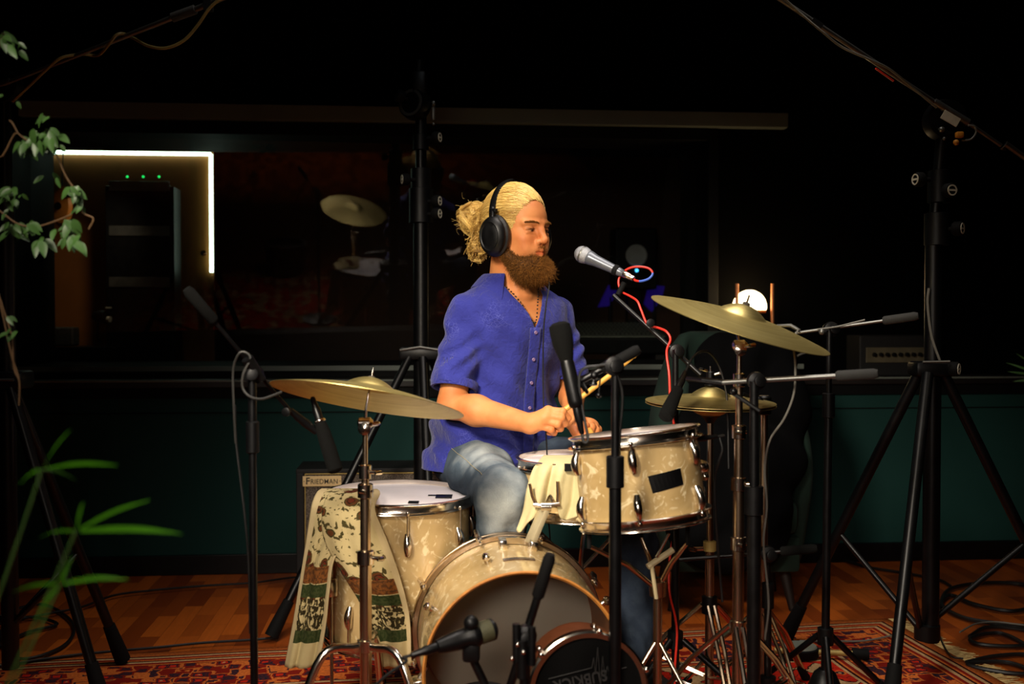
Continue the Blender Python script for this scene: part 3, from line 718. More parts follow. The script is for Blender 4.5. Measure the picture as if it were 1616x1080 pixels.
def head_prims(F):
    F.ell(Hd(-.012, 0, .036), (.098, .076, .090), .01, HR)             # skull
    F.ell(Hd(.040, 0, .030), (.050, .060, .055), .02, HR)              # forehead
    F.ell(Hd(.022, 0, -.040), (.070, .060, .080), .03, HR)             # face
    for s in (-1, 1):
        F.cap(Hd(.0, s*.052, -.06), Hd(.068, s*.016, -.104), .018, .014, .03)
        F.ell(Hd(.058, s*.043, -.030), (.026, .020, .020), .02, HR)    # cheekbone
        F.ell(Hd(.060, s*.034, -.060), (.026, .020, .024), .025, HR)
        F.cap(Hd(.072, s*.048, .016), Hd(.087, s*.012, .0155), .0095, .0100, .010)   # brow
    F.ell(Hd(.075, 0, -.106), (.018, .022, .018), .02, HR)             # chin
    for s in (-1, 1): F.ell(Hd(.098, s*.033, -.003), (.018, .020, .0135), .010, HR, 's')
    F.chain([Hd(.084, 0, .014), Hd(.095, 0, -.004), Hd(.110, 0, -.031)], [.009, .0080, .0098], .012)   # nose
    F.ell(Hd(.105, 0, -.036), (.0125, .0120, .0090), .007, HR)
    for s in (-1, 1): F.ell(Hd(.094, s*.0135, -.039), (.0105, .008, .008), .005, HR)
    for s in (-1, 1): F.ell(Hd(.100, s*.0065, -.0455), (.0055, .0035, .004), .002, HR, 's')
    F.ell(Hd(.082, 0, -.064), (.018, .028, .020), .016, HR)            # muzzle
    F.cap(Hd(.088, -.020, -.0675), Hd(.0985, 0, -.0635), .004, .0058, .005); F.cap(Hd(.088, .020, -.0675), Hd(.0985, 0, -.0635), .004, .0058, .005)
    F.cap(Hd(.087, -.018, -.0715), Hd(.0965, 0, -.0755), .004, .0068, .005); F.cap(Hd(.087, .018, -.0715), Hd(.0965, 0, -.0755), .004, .0068, .005)
    F.cap(Hd(.094, -.020, -.0692), Hd(.1045, 0, -.0692), .0012, .0012, .003, 's'); F.cap(Hd(.094, .020, -.0692), Hd(.1045, 0, -.0692), .0012, .0012, .003, 's')
    for s in (-1, 1):
        F.ell(Hd(.0735, s*.033, -.002), (.0150, .0180, .0132), .0035, HR)          # eye under its lid
        F.cap(Hd(.079, s*.048, -.0135), Hd(.084, s*.018, -.0135), .0035, .0035, .004)  # lower lid
    for s in (-1, 1):
        F.cap(Hd(.0895, s*.0180, -.0060), Hd(.0895, s*.033, -.0045), .0022, .0026, .001, 's'); F.cap(Hd(.0895, s*.033, -.0045), Hd(.080, s*.0480, -.0060), .0026, .0020, .001, 's')
        F.cap(Hd(.0925, s*.022, .0075), Hd(.088, s*.042, .0065), .0014, .0012, .003, 's')
    for s in (-1, 1): F.ell(Hd(-.004, s*.078, -.012), (.016, .008, .030), .006, HR)    # ears
def neck_prims(F):
    F.cap(Hd(-.025, 0, -.05), A((-.012, 3.30, 1.19)), .056, .062, .02)
    F.cap(Hd(-.005, -.03, -.06), A((.02, 3.235, 1.165)), .016, .012, .02); F.cap(Hd(-.005, .03, -.06), A((.04, 3.235, 1.165)), .016, .012, .02)
    F.cap(A((-.012, 3.30, 1.165)), TC-tL*.11+A((0, 0, -.055)), .045, .042, .03); F.cap(A((-.012, 3.30, 1.165)), TC+tL*.11+A((0, 0, -.055)), .045, .042, .03)
def chest_prims(F):
    F.ell(TC+A((0, 0, -.11)), (.100, .150, .17), .04, tR)
    for s in (-1, 1):
        F.ell(TC+tF*.055+tL*s*.07+A((0, 0, -.08)), (.045, .075, .06), .03, tR)
        F.cap(TC+tL*s*.02+tF*.075+A((0, 0, .000)), TC+tL*s*.11+tF*.04+A((0, 0, -.020)), .010, .010, .015)  # collar bone
def arm_up(F, sh, el):
    F.cap(sh+A((0, 0, -.012)), sh*.5+el*.5, .038, .043, .02); F.cap(sh*.5+el*.5, el, .046, .040, .02)
def fore(F, el, wr, s_=1.):
    m = el*.68+wr*.32; F.cap(el, m, .039*s_, .043*s_, .02); F.cap(m, wr, .043*s_, .0265, .02)
# torso under the clothes (coarse)
Ft = Field((-.36, 2.7, .45), (.42, 3.62, 1.24), .007)
chest_prims(Ft); neck_prims(Ft)
Ft.ell(TC+A((-.02, .02, -.30)), (.105, .14, .17), .06, tR); Ft.ell(pelv+A((0, 0, .06)), (.115, .155, .12), .05, tR)
arm_up(Ft, shR, elR); arm_up(Ft, shL, elL)
Ft.chain([hipR, knR, anR], [.075, .052, .04], .03); Ft.chain([hipL, knL, anL], [.075, .052, .04], .03)
V0, F0 = nets(Ft.a, Ft.lo, Ft.h); V0 = V0
keep = ~((V0[F0].mean(1)[:, 2] > 1.10) | ((V0[F0].mean(1)[:, 2] < .99) & (np.abs(V0[F0].mean(1)[:, 0]) > .245) & (V0[F0].mean(1)[:, 2] > .8)))
keep = V0[F0].mean(1)[:, 2] < 1.07
F0 = F0[keep]
# head, neck and upper chest (fine)
Fh = Field((-.23, 3.06, 1.03), (.24, 3.50, 1.505), .0017)
chest_prims(Fh); neck_prims(Fh); arm_up(Fh, shR, elR); arm_up(Fh, shL, elL); head_prims(Fh)
V1, F1 = nets(Fh.a, Fh.lo, Fh.h); V1 = relax(V1, F1, 1, .4)
q = (V1-HO)@HR; f_, l_, u_ = q[:, 0], q[:, 1], q[:, 2]
T1 = np.ones((len(V1), 3))
def mixc(T, w_, c): return T*(1-w_[:, None])+A(c)[None]*w_[:, None]
sm = lambda x, a, b: np.clip((x-a)/(b-a), 0, 1)**2*(3-2*np.clip((x-a)/(b-a), 0, 1))
red = np.exp(-(((f_-.085)/.03)**2+((np.abs(l_)-.042)/.018)**2+((u_+.035)/.022)**2))
T1 = mixc(T1, .25*red, (1.0, .72, .62)); T1 = mixc(T1, .45*np.exp(-(((f_-.11)/.02)**2+(l_/.014)**2+((u_+.043)/.012)**2)), (1., .70, .60))
lip = (sm(f_, .086, .092))*(1-sm(np.abs(l_), .018, .023))*np.exp(-(((u_+.0697+.1*np.abs(l_))/.0075)**4)); T1 = mixc(T1, .85*lip, (.78, .40, .36))
T1 = mixc(T1, .3*np.exp(-(((f_-.08)/.03)**2+((np.abs(l_)-.032)/.017)**2+((u_+.0)/.013)**2)), (.80, .55, .45))
# eyes: narrow opening under lowered lids
for s in (-1, 1):
    le = (l_-s*.032); on = (f_ > .078)
    uc = -.0058 + 5*le**2
    opn = np.exp(-(((u_-uc)/.0038)**4))*np.exp(-((le/.0150)**6))*on; T1 = mixc(T1, .95*opn, (.80, .95, 1.2))
    iris = np.exp(-(((u_-uc)/.0037)**4))*np.exp(-(((le-.0020)/.0060)**4))*on; T1 = mixc(T1, iris, (.04, .04, .05))
    lash = np.exp(-(((u_-uc-.0046)/.0018)**2))*np.exp(-((le/.0165)**6))*on; T1 = mixc(T1, .95*lash, (.10, .06, .04))
    br = np.exp(-(((u_-.0185-.06*s*le*0+6*le**2)/.0036)**4))*np.exp(-((le/.019)**6))*(f_ > .06); T1 = mixc(T1, .75*br, (.40, .27, .15))
# hands (fine)
def hand(F, wr, kn, pip, dip, tip, th, r=.0100):
    c = sum(kn)/4
    for i in range(4): F.cap(wr+(kn[i]-c)*.45, kn[i], .0165, .0125, .012)
    F.cap(wr, c, .021, .017, .015)
    for i in range(4):
        rr = r*(1.0, 1.02, .97, .84)[i]; g = Field.chain
        F.cap(kn[i], pip[i], rr*1.12, rr*1.02, .006); F.cap(pip[i], dip[i], rr*1.02, rr*.92, .0025); F.cap(dip[i], tip[i], rr*.92, rr*.78, .002)
        F.ell(kn[i], (rr*1.2,)*3, .006); F.ell(pip[i], (rr*1.12,)*3, .003)
    F.cap(th[0], th[1], .0145, .0115, .010); F.cap(th[1], th[2], .0112, .0098, .003); F.cap(th[2], th[3], .0098, .008, .003)
Yh = 2.965
knr = [p(865, 648, Yh+.006), p(863, 656, Yh-.003), p(859, 664, Yh-.003), p(852, 672, Yh+.003)]
pir = [p(888, 650, Yh-.004), p(886, 660, Yh-.014), p(880, 670, Yh-.015), p(870, 679, Yh-.010)]
dir_ = [p(897, 660, Yh+.008), p(892, 669, Yh+.000), p(885, 677, Yh-.002), p(875, 684, Yh+.002)]
tpr = [p(893, 668, Yh+.022), p(884, 673, Yh+.016), p(876, 679, Yh+.014), p(866, 684, Yh+.016)]
thr = [p(845, 660, Yh+.030), p(862, 653, Yh+.046), p(878, 652, Yh+.046), p(892, 655, Yh+.036)]
Fr = Field((-.24, 2.90, .74), (.20, 3.26, 1.02), .0019)
arm_up(Fr, shR, elR); fore(Fr, elR, wrR); hand(Fr, wrR, knr, pir, dir_, tpr, thr)
V2, F2 = nets(Fr.a, Fr.lo, Fr.h); V2 = relax(V2, F2, 1, .4)
Yl = 3.05
knl = [p(919, 667, Yl+.005), p(929, 668, Yl+.015), p(937, 672, Yl+.025), p(943, 678, Yl+.035)]
pil = [p(924, 672, Yl-.020), p(934, 674, Yl-.010), p(941, 679, Yl+.002), p(945, 685, Yl+.014)]
dil = [p(922, 684, Yl-.020), p(932, 686, Yl-.012), p(939, 689, Yl+.000), p(943, 693, Yl+.012)]
tpl = [p(917, 689, Yl-.004), p(926, 691, Yl+.003), p(933, 693, Yl+.012), p(938, 695, Yl+.020)]
thl = [p(906, 678, Yl+.015), p(910, 687, Yl-.005), p(919, 690, Yl-.020), p(929, 688, Yl-.028)]
Fl = Field((.10, 2.98, .74), (.27, 3.46, 1.02), .0019)
arm_up(Fl, shL, elL); fore(Fl, elL, wrL, .84); hand(Fl, wrL, knl, pil, dil, tpl, thl)
V3, F3 = nets(Fl.a, Fl.lo, Fl.h); V3 = relax(V3, F3, 1, .4)
def knuckle_tint(V, pts):
    T = np.ones((len(V), 3))
    for q_ in pts: T = mixc(T, .28*np.exp(-(np.linalg.norm(V-q_, axis=1)/.009)**2), (1., .70, .58))
    return T
Vs = [V0, V1, V2, V3]; Fs = [F0, F1, F2, F3]; Ts = [np.ones((len(V0), 3)), T1, knuckle_tint(V2, knr+pir+dir_), knuckle_tint(V3, knl+pil+dil)]
off = np.cumsum([0]+[len(v) for v in Vs[:-1]])
body = mesh_obj('body', np.concatenate(Vs), np.concatenate([f+o_ for f, o_ in zip(Fs, off)]), M['skin'], man, True, 0)
attr(body, 'tint', np.concatenate(Ts), True)

# ------------------------------------------------------------------ shirt
secs = A([(.60, -.080, 3.335, .198, .165), (.68, -.072, 3.335, .200, .165), (.76, -.055, 3.33, .192, .158), (.85, -.040, 3.325, .172, .146), (.95, -.020, 3.31, .166, .142),
          (1.05, -.005, 3.295, .168, .140), (1.10, .0, 3.29, .178, .132), (1.145, -.002, 3.292, .176, .112), (1.175, -.006, 3.295, .148, .092), (1.20, -.01, 3.295, .100, .076), (1.225, -.01, 3.295, .074, .066), (1.26, -.01, 3.295, .062, .064)])
_z = np.linspace(.60, 1.26, 120); _k = A([1, 2, 3, 4, 5, 6, 5, 4, 3, 2, 1]); _k = _k/_k.sum()
secs = np.stack([_z]+[np.convolve(np.pad(np.interp(_z, secs[:, 0], secs[:, i]), 5, mode='edge'), _k, 'valid') for i in (1, 2, 3, 4)], 1)
def shirt_field(X, Y, Z):
    z = np.clip(Z, .60, 1.26); cx, cy, a, b = [np.interp(z, secs[:, 0], secs[:, i]) for i in (1, 2, 3, 4)]
    x = X-cx; y = Y-cy; l = x*tL[0]+y*tL[1]; f = x*tF[0]+y*tF[1]
    e = 2.3; n = (np.abs(l/a)**e+np.abs(f/b)**e)**(1/e); return ((n-1)*np.minimum(a, b)*.92+0*Z).astype(np.float32)
Fs_ = Field((-.33, 3.0, .58), (.33, 3.60, 1.27), .0032)
Fs_.sub((-.33, 3.0, .58), (.33, 3.6, 1.27), 0, shirt_field)
for sh, el, ra, rb_ in ((shR, elR, .054, .069), (shL, elL, .051, .062)): Fs_.cap(sh+A((0, 0, -.004)), el+(el-sh)*.05, ra, rb_, .018)
Sx = Fs_.a.copy()
xs = [(Fs_.lo[i]+Fs_.h*np.arange(Fs_.n[i])).astype(np.float32) for i in range(3)]
X, Y, Z = xs[0][:, None, None], xs[1][None, :, None], xs[2][None, None, :]
# folds: long drapes from the shoulders, creases at the elbow side and belly
ll = (X-TC[0])*tL[0]+(Y-TC[1])*tL[1]; ff = (X-TC[0])*tF[0]+(Y-TC[1])*tF[1]
fold = .0065*np.sin(ll*46+3*np.sin(Z*9)+1.5*np.sin(ll*17+Z*13))*np.clip((1.13-Z)/.2, 0, 1)
fold += .0052*np.sin((Z*1.0+ll*.75)*66+2*np.sin(ll*20))*np.exp(-((Z-.79)/.12)**2)
fold += .0042*np.sin((Z-ll*.9)*85+2*np.sin(Z*25))*np.clip((np.abs(ll)-.13)/.05, 0, 1)*np.exp(-((Z-1.0)/.13)**2)
fold += .0022*np.sin(Z*60+ll*45+ff*50)
Sx = Sx+fold.astype(np.float32)
Sh = np.maximum(Sx, -(Sx+.0075))
# neckline: V opening down the front and a hole for the neck
vz = 1.066; wv_ = np.interp(Z, [vz, 1.115, 1.17, 1.22, 1.27], [0, .022, .056, .076, .09]); l0 = np.interp(Z, [vz, 1.27], [.006, -.0]) 
cut = np.maximum(np.maximum(np.abs(ll-l0)-wv_, vz-Z), -(ff-.02)); Sh = np.maximum(Sh, -cut)
nk = np.sqrt((X+.012)**2+(Y-3.295)**2)-np.interp(Z, [1.15, 1.26], [.072, .078]); nk = np.maximum(nk, 1.145-Z); Sh = np.maximum(Sh, -nk)
# hem
Sh = np.maximum(Sh, (.652+.10*(X+.07)+.006*np.sin(ll*40))-Z)
# cuffs
for sh, el, tt in ((shR, elR, .82), (shL, elL, .84)):
    ax = (el-sh)/np.linalg.norm(el-sh); c = sh+(el-sh)*tt
    tpar = (X-c[0])*ax[0]+(Y-c[1])*ax[1]+(Z-c[2])*ax[2]
    dist = np.sqrt(np.maximum((X-c[0])**2+(Y-c[1])**2+(Z-c[2])**2-tpar**2, 0))
    box_ = np.maximum(tpar*-1, dist-.078); Sh = np.maximum(Sh, -np.maximum(box_, -.5))
# keep the torso wall where the arms pass in front: add it back
tor = shirt_field(X, Y, Z)+fold*1.0; tor = np.maximum(tor, -(tor+.0075)); 
lowz = np.maximum(tor, np.maximum((.652+.10*(X+.07)+.006*np.sin(ll*40))-Z, Z-.97)); Sh = np.minimum(Sh, lowz)
V4, F4 = nets(Sh.astype(np.float32), Fs_.lo, Fs_.h); V4 = relax(V4, F4, 2, .45)
shirt = mesh_obj('shirt', V4, F4, M['shirt'], man, True, 0); tag(shirt, 'blue short sleeved shirt with faint printed line drawings')
# cuff bands
for sh, el, tt, r in ((shR, elR, .755, .0672), (shL, elL, .78, .0622)):
    ax = (el-sh)/np.linalg.norm(el-sh); c0 = sh+(el-sh)*tt; rr_ = r
    prof = [(rr_-.004, -.001), (rr_+.002, 0), (rr_+.003, .018), (rr_+.001, .024)]
    MB().lathe([(a_, b_) for a_, b_ in prof]+[(rr_-.006, .024), (rr_-.006, 0)], c0, ax, 40, False).build('cuff', M['shirt'], shirt)
# collar: band standing round the neck, folded over to two points
def top_z(x, y):
    zz_ = np.linspace(1.08, 1.26, 60); v_ = shirt_field(np.full(60, x), np.full(60, y), zz_); ins_ = np.where(v_ < 0)[0]
    return float(zz_[ins_[-1]]) if len(ins_) else 1.12
rows = []; NA = 72; NC = A((-.010, 3.295, 0))
for i in range(NA+1):
    a_ = math.radians(36+288*i/NA); s_ = min(i, NA-i)/NA; tip = max(0, 1-s_/.09); d_ = tF*math.cos(a_)+tL*math.sin(a_)
    def cp(r, up): q_ = NC+d_*r; zb = max(1.158, top_z(q_[0], q_[1])); zb = min(zb, 1.215); return q_+A((0, 0, zb+up))
    zi = max(1.17, min(1.215, top_z(*(NC+d_*.078)[:2])))
    rows.append([Vector(q_) for q_ in (NC+d_*.068+A((0, 0, zi-.004)), NC+d_*.069+A((0, 0, zi+.016)), NC+d_*.076+A((0, 0, zi+.020)), cp(.092, .012), cp(.110, .006), cp(.118+.014*tip, .003-.016*tip))])
o = MB().grid(rows).build('collar', M['shirt'], shirt); so = o.modifiers.new('t', 'SOLIDIFY'); so.thickness = .003; o.modifiers.new('s', 'SUBSURF').levels = 1; o.modifiers['s'].render_levels = 1
# lapel edges down the V, the placket and its buttons
def on_shirt(l, z, off=.0):
    cx, cy, a, b = [np.interp(z, secs[:, 0], secs[:, i]) for i in (1, 2, 3, 4)]
    c = A((cx, cy, z)); 
    lr = l+ (TC-c)@tL*1.0
    fr_ = b*(max(0, 1-abs(lr/a)**2.3))**(1/2.3); return c+tL*lr+tF*(fr_+off)
rows = []
for i in range(26):
    t_ = i/25; z = 1.070-(1.070-.67)*t_
    fz = .0042*math.sin(.006*52+3*math.sin(z*9)+1.5*math.sin(z*13))*min(1, max(0, (1.13-z)/.2))
    rows.append([Vector(on_shirt(l_o, z, .004-fz*.7)) for l_o in (-.017, -.010, .006, .013, .019)])
o = MB().grid(rows).build('placket', M['shirt'], shirt); o.modifiers.new('t', 'SOLIDIFY').thickness = .003
for z in (1.055, .975, .905, .83, .76):
    c = on_shirt(.0, z, .0075); MB().lathe([(0, .0), (.0052, .0), (.0056, .0015), (.004, .003), (0, .0022)], c, tF, 16).build('button', M['ivory'], shirt)

# ------------------------------------------------------------------ jeans
Fj = Field((-.33, 2.74, .06), (.47, 3.56, .80), .004)
Fj.ell(pelv+A((0, 0, .03)), (.125, .165, .115), .03, tR)
Fj.chain([hipR, hipR*.5+knR*.5, knR, knR*.6+anR*.4, anR+A((0, 0, -.02))], [.098, .088, .069, .064, .052], .035)
Fj.chain([hipL, hipL*.5+knL*.5, knL, knL*.6+anL*.4, anL+A((0, 0, -.02))], [.098, .088, .070, .064, .052], .035)
xs = [(Fj.lo[i]+Fj.h*np.arange(Fj.n[i])).astype(np.float32) for i in range(3)]; X, Y, Z = xs[0][:, None, None], xs[1][None, :, None], xs[2][None, None, :]
Fj.a += (.0020*np.sin(Y*62+2.5*np.sin(X*34)+Z*38+1.5*np.sin(Y*19))*np.clip((3.3-Y)/.3, 0, 1) + .003*np.sin(Z*38+X*30+2*np.sin(X*25+Y*20))*np.clip((.62-Z)/.1, 0, 1)+.002*np.sin(X*60-Z*45+Y*20)).astype(np.float32)
V5, F5 = nets(Fj.a, Fj.lo, Fj.h); V5 = relax(V5, F5, 2, .45)
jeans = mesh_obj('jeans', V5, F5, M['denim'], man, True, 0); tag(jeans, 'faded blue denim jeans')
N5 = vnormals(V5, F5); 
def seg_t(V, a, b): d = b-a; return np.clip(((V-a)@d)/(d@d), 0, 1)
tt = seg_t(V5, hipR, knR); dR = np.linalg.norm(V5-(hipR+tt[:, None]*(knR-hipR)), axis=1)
fade_and_shade = .12+.75*np.clip(N5[:, 2]*.8+.25*(-N5[:, 1]), 0, 1)*np.exp(-((tt-.62)/.42)**2)*(dR < .12) + .6*np.exp(-(np.linalg.norm(V5-(knR+A((0, -.06, -.03))), axis=1)/.10)**2)+.35*np.clip(-N5[:, 1], 0, 1)*np.exp(-((V5[:, 2]-.48)/.14)**2)*(V5[:, 0] < .12)  # denim wash, plus light painted on upward faces and the shin front
attr(jeans, 'fade_and_shade', np.clip(fade_and_shade*np.where(V5[:, 0] > .2, .15, 1.), 0, 1))  # left leg darkened: shade under the rack tom put into the colour
# side seam of the right leg
seam = []
for i in range(24):
    t_ = .12+.85*i/23; c = hipR+(knR-hipR)*t_; ax = (knR-hipR)/np.linalg.norm(knR-hipR); sd = np.cross(ax, A((0, 0, 1))); sd /= np.linalg.norm(sd)
    if sd[0] > 0: sd = -sd
    dd = sd*.72+A((0, 0, .69)); dd /= np.linalg.norm(dd); R_ = np.interp(t_, [0, .5, 1], [.098, .088, .069])
    k_ = np.argmin(np.linalg.norm(V5-(c+dd*R_), axis=1)); seam.append(Vector(V5[k_]+N5[k_]*.0012))
seam = [seam[0]]+[(seam[i-1]+seam[i]*2+seam[i+1])/4 for i in range(1, len(seam)-1)]+[seam[-1]]
MB().cable(seam, .0009, 5, 3).build('side_seam', mat('tan stitching', (150, 140, 110), .8), jeans)
# shoes on the pedals
for an, toe in ((anR, A((-.03, 2.90, .10))), (anL, A((.42, 2.92, .07)))):
    fz = Field(np.minimum(an, toe)-.12, np.maximum(an, toe)+.12, .004)
    heel = an+A((0, .03, -.10)); heel[2] = max(.05, toe[2]-.01); d = (toe-heel); 
    fz.cap(an+A((0, .01, -.03)), heel+A((0, 0, .03)), .045, .04, .02); fz.cap(heel, toe, .036, .032, .02); fz.cap(heel+d*.5, toe+A((0, 0, -.002)), .040, .034, .015)
    Vz, Fz = nets(fz.a, fz.lo, fz.h); mesh_obj('shoe', Vz, Fz, M['leather'], man, True, 0)

# ------------------------------------------------------------------ hair
bun = Hd(-.150, -.036, .034); low = Hd(-.115, -.048, -.058)
vs_, fs_, at_ = [], [], []
def add_str(Pn, r, tone, sides=3):
    V, F = strands(Pn, r, sides); o_ = sum(len(v) for v in vs_); vs_.append(V); fs_.append(F+o_); at_.append(np.repeat(tone, Pn.shape[1]*sides))
# cap on the scalp
Fc = Field(HO-.16, HO+.17, .0026)
Fc.ell(Hd(-.014, 0, .038), (.1030, .0820, .0960), .01, HR)
xs = [(Fc.lo[i]+Fc.h*np.arange(Fc.n[i])) for i in range(3)]; X, Y, Z = xs[0][:, None, None]-HO[0], xs[1][None, :, None]-HO[1], xs[2][None, None, :]-HO[2]
fq = X*hf[0]+Y*hf[1]+Z*hf[2]; lq = X*hl[0]+Y*hl[1]+Z*hl[2]; uq = X*hu[0]+Y*hu[1]+Z*hu[2]
hairline = np.maximum(fq-np.interp(uq, [-.05, -.03, -.01, .018, .046, .072, .088, .10], [.012, .026, .040, .046, .050, .056, .056, .07]).astype(np.float32), -.045-uq)
Fc.a = np.maximum(Fc.a, hairline.astype(np.float32))
Vc, Fc_ = nets(Fc.a, Fc.lo, Fc.h); Vc = relax(Vc, Fc_, 2)
vs_.append(Vc); fs_.append(Fc_); at_.append(np.full(len(Vc), .25))
N = 5200; S = 16
line = A([(.030, .079, -.030), (.044, .076, -.010), (.050, .071, .018), (.055, .063, .046), (.064, .047, .072), (.071, .026, .088), (.074, 0, .093)])   # hairline, ear to centre
cc0 = A((-.014, 0, .038)); rad = A((.1025, .0815, .0955))
k_ = rng.uniform(0, 6, N)**.9*6**.1; sg = rng.choice([-1, 1], N)
st0 = np.stack([np.interp(k_, np.arange(7), line[:, c]) for c in range(3)], 1); st0[:, 1] *= sg
st = (st0-cc0)/rad + rng.normal(0, .035, (N, 3)); st /= np.linalg.norm(st, axis=1, keepdims=True)
en = A((-.93, -.30, .0)); en = en/np.linalg.norm(en)+rng.normal(0, .13, (N, 3))*A((.3, 1, 1)); en /= np.linalg.norm(en, axis=1, keepdims=True)
t0 = rng.uniform(0, .6, N)*(rng.random(N) > .55)
t1 = 1-.0*t0
tt = t0[:, None]+(t1-t0)[:, None]*np.linspace(0, 1, S)[None]
om = np.arccos(np.clip((st*en).sum(1), -.995, .995))[:, None]
d = (np.sin((1-tt)*om)[..., None]*st[:, None]+np.sin(tt*om)[..., None]*en[:, None])/np.sin(om)[..., None]
d /= np.linalg.norm(d, axis=2, keepdims=True)
clump = np.sin(k_*sg*5.0+2.0*np.sin(k_*2.1))                      # locks side by side
lift = (.002+.006*rng.random(N)+.0022*clump)[:, None]*np.clip(.04+3.0*tt, 0, 1)*(.55+.45*np.clip(d[..., 2]+.6, 0, 1))+.001*np.sin(tt*9+rng.uniform(0, 6, N)[:, None])
loc = d*rad[None, None]+d*lift[..., None]+cc0
endp = np.clip((tt-.82)/.18, 0, 1)[..., None]**1.5
Pn = HO+loc@HR.T; Pn = Pn*(1-endp)+(bun+rng.normal(0, .016, (N, 1, 3)))*endp
r_ = np.full((N, S), .0009)*(1-.5*np.linspace(0, 1, S)[None]**4)
add_str(Pn, r_, np.clip(.52+.28*clump+.18*rng.normal(size=N), 0, 1))
# bun: coils
def coil(c, R, n, S, rad_, wob, tone):
    ax = rng.normal(size=(n, 3))*A((1, 1, 1))+A(hl)*-1.2; ax /= np.linalg.norm(ax, axis=1, keepdims=True)
    u1 = np.cross(ax, rng.normal(size=(n, 3))); u1 /= np.linalg.norm(u1, axis=1, keepdims=True); u2 = np.cross(ax, u1)
    th = rng.uniform(0, 6.3, n)[:, None]+np.linspace(0, 1, S)[None]*rng.uniform(3, 6.5, n)[:, None]
    rr = R*rng.uniform(.55, 1.05, n)[:, None]*(1+.12*np.sin(th*2.3))
    off_ = ax*rng.uniform(-.5, .5, n)[:, None]*R*.8
    Pn = c+off_[:, None]+u1[:, None]*(np.cos(th)*rr)[..., None]+u2[:, None]*(np.sin(th)*rr)[..., None]+rng.normal(0, wob, (n, 1, 3))
    add_str(Pn, np.full((n, S), rad_), tone)
vb = MB().ball((0, 0, 0), .034, 20); Vb = A(vb.v)+bun; 
Fq = Field(bun-.06, bun+.06, .003); Fq.ell(bun, (.037, .034, .036), .01, HR); Vq, Fq_ = nets(Fq.a, Fq.lo, Fq.h); vs_.append(Vq); fs_.append(Fq_+sum(len(v) for v in vs_[:-1])); at_.append(np.full(len(Vq), .15))
def locks(c, R, n, m, S, lr, rad_, tmean, turn=(2.5, 5.0), squash=1.):
    for _ in range(n):
        ax = rng.normal(size=3)-A(hl)*.9-hf*.3; ax /= np.linalg.norm(ax); u1 = np.cross(ax, rng.normal(size=3)); u1 /= np.linalg.norm(u1); u2 = np.cross(ax, u1)
        t_ = np.linspace(0, 1, S); th = rng.uniform(0, 6.3)+t_*rng.uniform(*turn); rr = R*rng.uniform(.5, 1.0)*(1-.35*t_*rng.random())
        base = c+ax*rng.uniform(-.2, .75)*R+u1*(np.cos(th)*rr)[:, None]+u2*(np.sin(th)*rr)[:, None]+rng.normal(0, R*.13, 3)
        o2 = rng.normal(size=(m, 1, 3))*lr; tw = np.sin(t_[None, :]*8+rng.uniform(0, 6, (m, 1)))[..., None]*lr*.35
        taper = (.35+.65*np.sin(np.pi*np.clip(t_*.9+.08, 0, 1)))[None, :, None]
        add_str(base[None]+o2*taper+tw, np.full((m, S), rad_), np.clip(tmean+.12*rng.normal()+.15*rng.normal(size=m), 0, 1))
locks(bun, .046, 44, 34, 20, .0034, .0007, .85)
locks(bun, .050, 7, 10, 20, .0022, .0005, .95, (2., 4.))
locks(low, .034, 16, 22, 20, .0034, .0006, .5); locks(low+A((0, 0, -.012)), .036, 5, 10, 20, .0030, .0005, .5, (3., 5.5))
# hair falling between bun and nape
n = 500; a0 = Hd(-.100, -.03, .02)+rng.normal(0, .018, (n, 3)); a1 = low+rng.normal(0, .018, (n, 3)); mid = (a0+a1)/2+rng.normal(0, .008, (n, 3))-hf*.008
t_ = np.linspace(0, 1, 10)[None, :, None]; Pn = a0[:, None]*(1-t_)**2+mid[:, None]*2*t_*(1-t_)+a1[:, None]*t_**2
Pn = Pn+.004*np.sin(t_*14+rng.uniform(0, 6, n)[:, None, None])*rng.normal(size=(n, 1, 3))
add_str(Pn, np.full((n, 10), .0009), np.clip(.35+.2*rng.normal(size=n), 0, 1))
# flyaways
n = 90; a0 = bun+rng.normal(0, .02, (n, 3)); a1 = a0+rng.normal(0, .016, (n, 3))-hf*.012; mid = (a0+a1)/2+rng.normal(0, .012, (n, 3))
Pn = a0[:, None]*(1-t_)**2+mid[:, None]*2*t_*(1-t_)+a1[:, None]*t_**2; add_str(Pn, np.full((n, 10), .0003), np.full(n, .8))
hair = mesh_obj('hair', np.concatenate(vs_), np.concatenate(fs_), M['hair'], man, True, 0); attr(hair, 'strand', np.concatenate(at_)); tag(hair, 'blond hair combed back into a messy bun')
# ------------------------------------------------------------------ beard and moustache
vs_, fs_, at_ = [], [], []
Fb = Field(Hd(.03, 0, -.10)-.13, Hd(.03, 0, -.10)+.13, .0026)
Fb.ell(Hd(.068, 0, -.112), (.046, .054, .042), .02, HR)
for s in (-1, 1):
    Fb.cap(Hd(.006, s*.069, -.030), Hd(.016, s*.064, -.075), .006, .012, .02); Fb.cap(Hd(.016, s*.062, -.078), Hd(.062, s*.032, -.118), .018, .030, .02)
    Fb.cap(Hd(.060, s*.036, -.096), Hd(.083, s*.022, -.112), .014, .014, .02)
    Fb.cap(Hd(.078, s*.030, -.072), Hd(.078, s*.031, -.097), .0050, .009, .008)
    Fb.cap(Hd(.1005, s*.004, -.0545), Hd(.083, s*.029, -.068), .0032, .0048, .006)
Fb.ell(Hd(.072, 0, -.120), (.036, .036, .026), .02, HR)
Fb.ell(Hd(.104, 0, -.074), (.018, .019, .011), .006, HR, 's')
Vb_, Fb_ = nets(Fb.a, Fb.lo, Fb.h); Vb_ = relax(Vb_, Fb_, 1); Nb = vnormals(Vb_, Fb_)
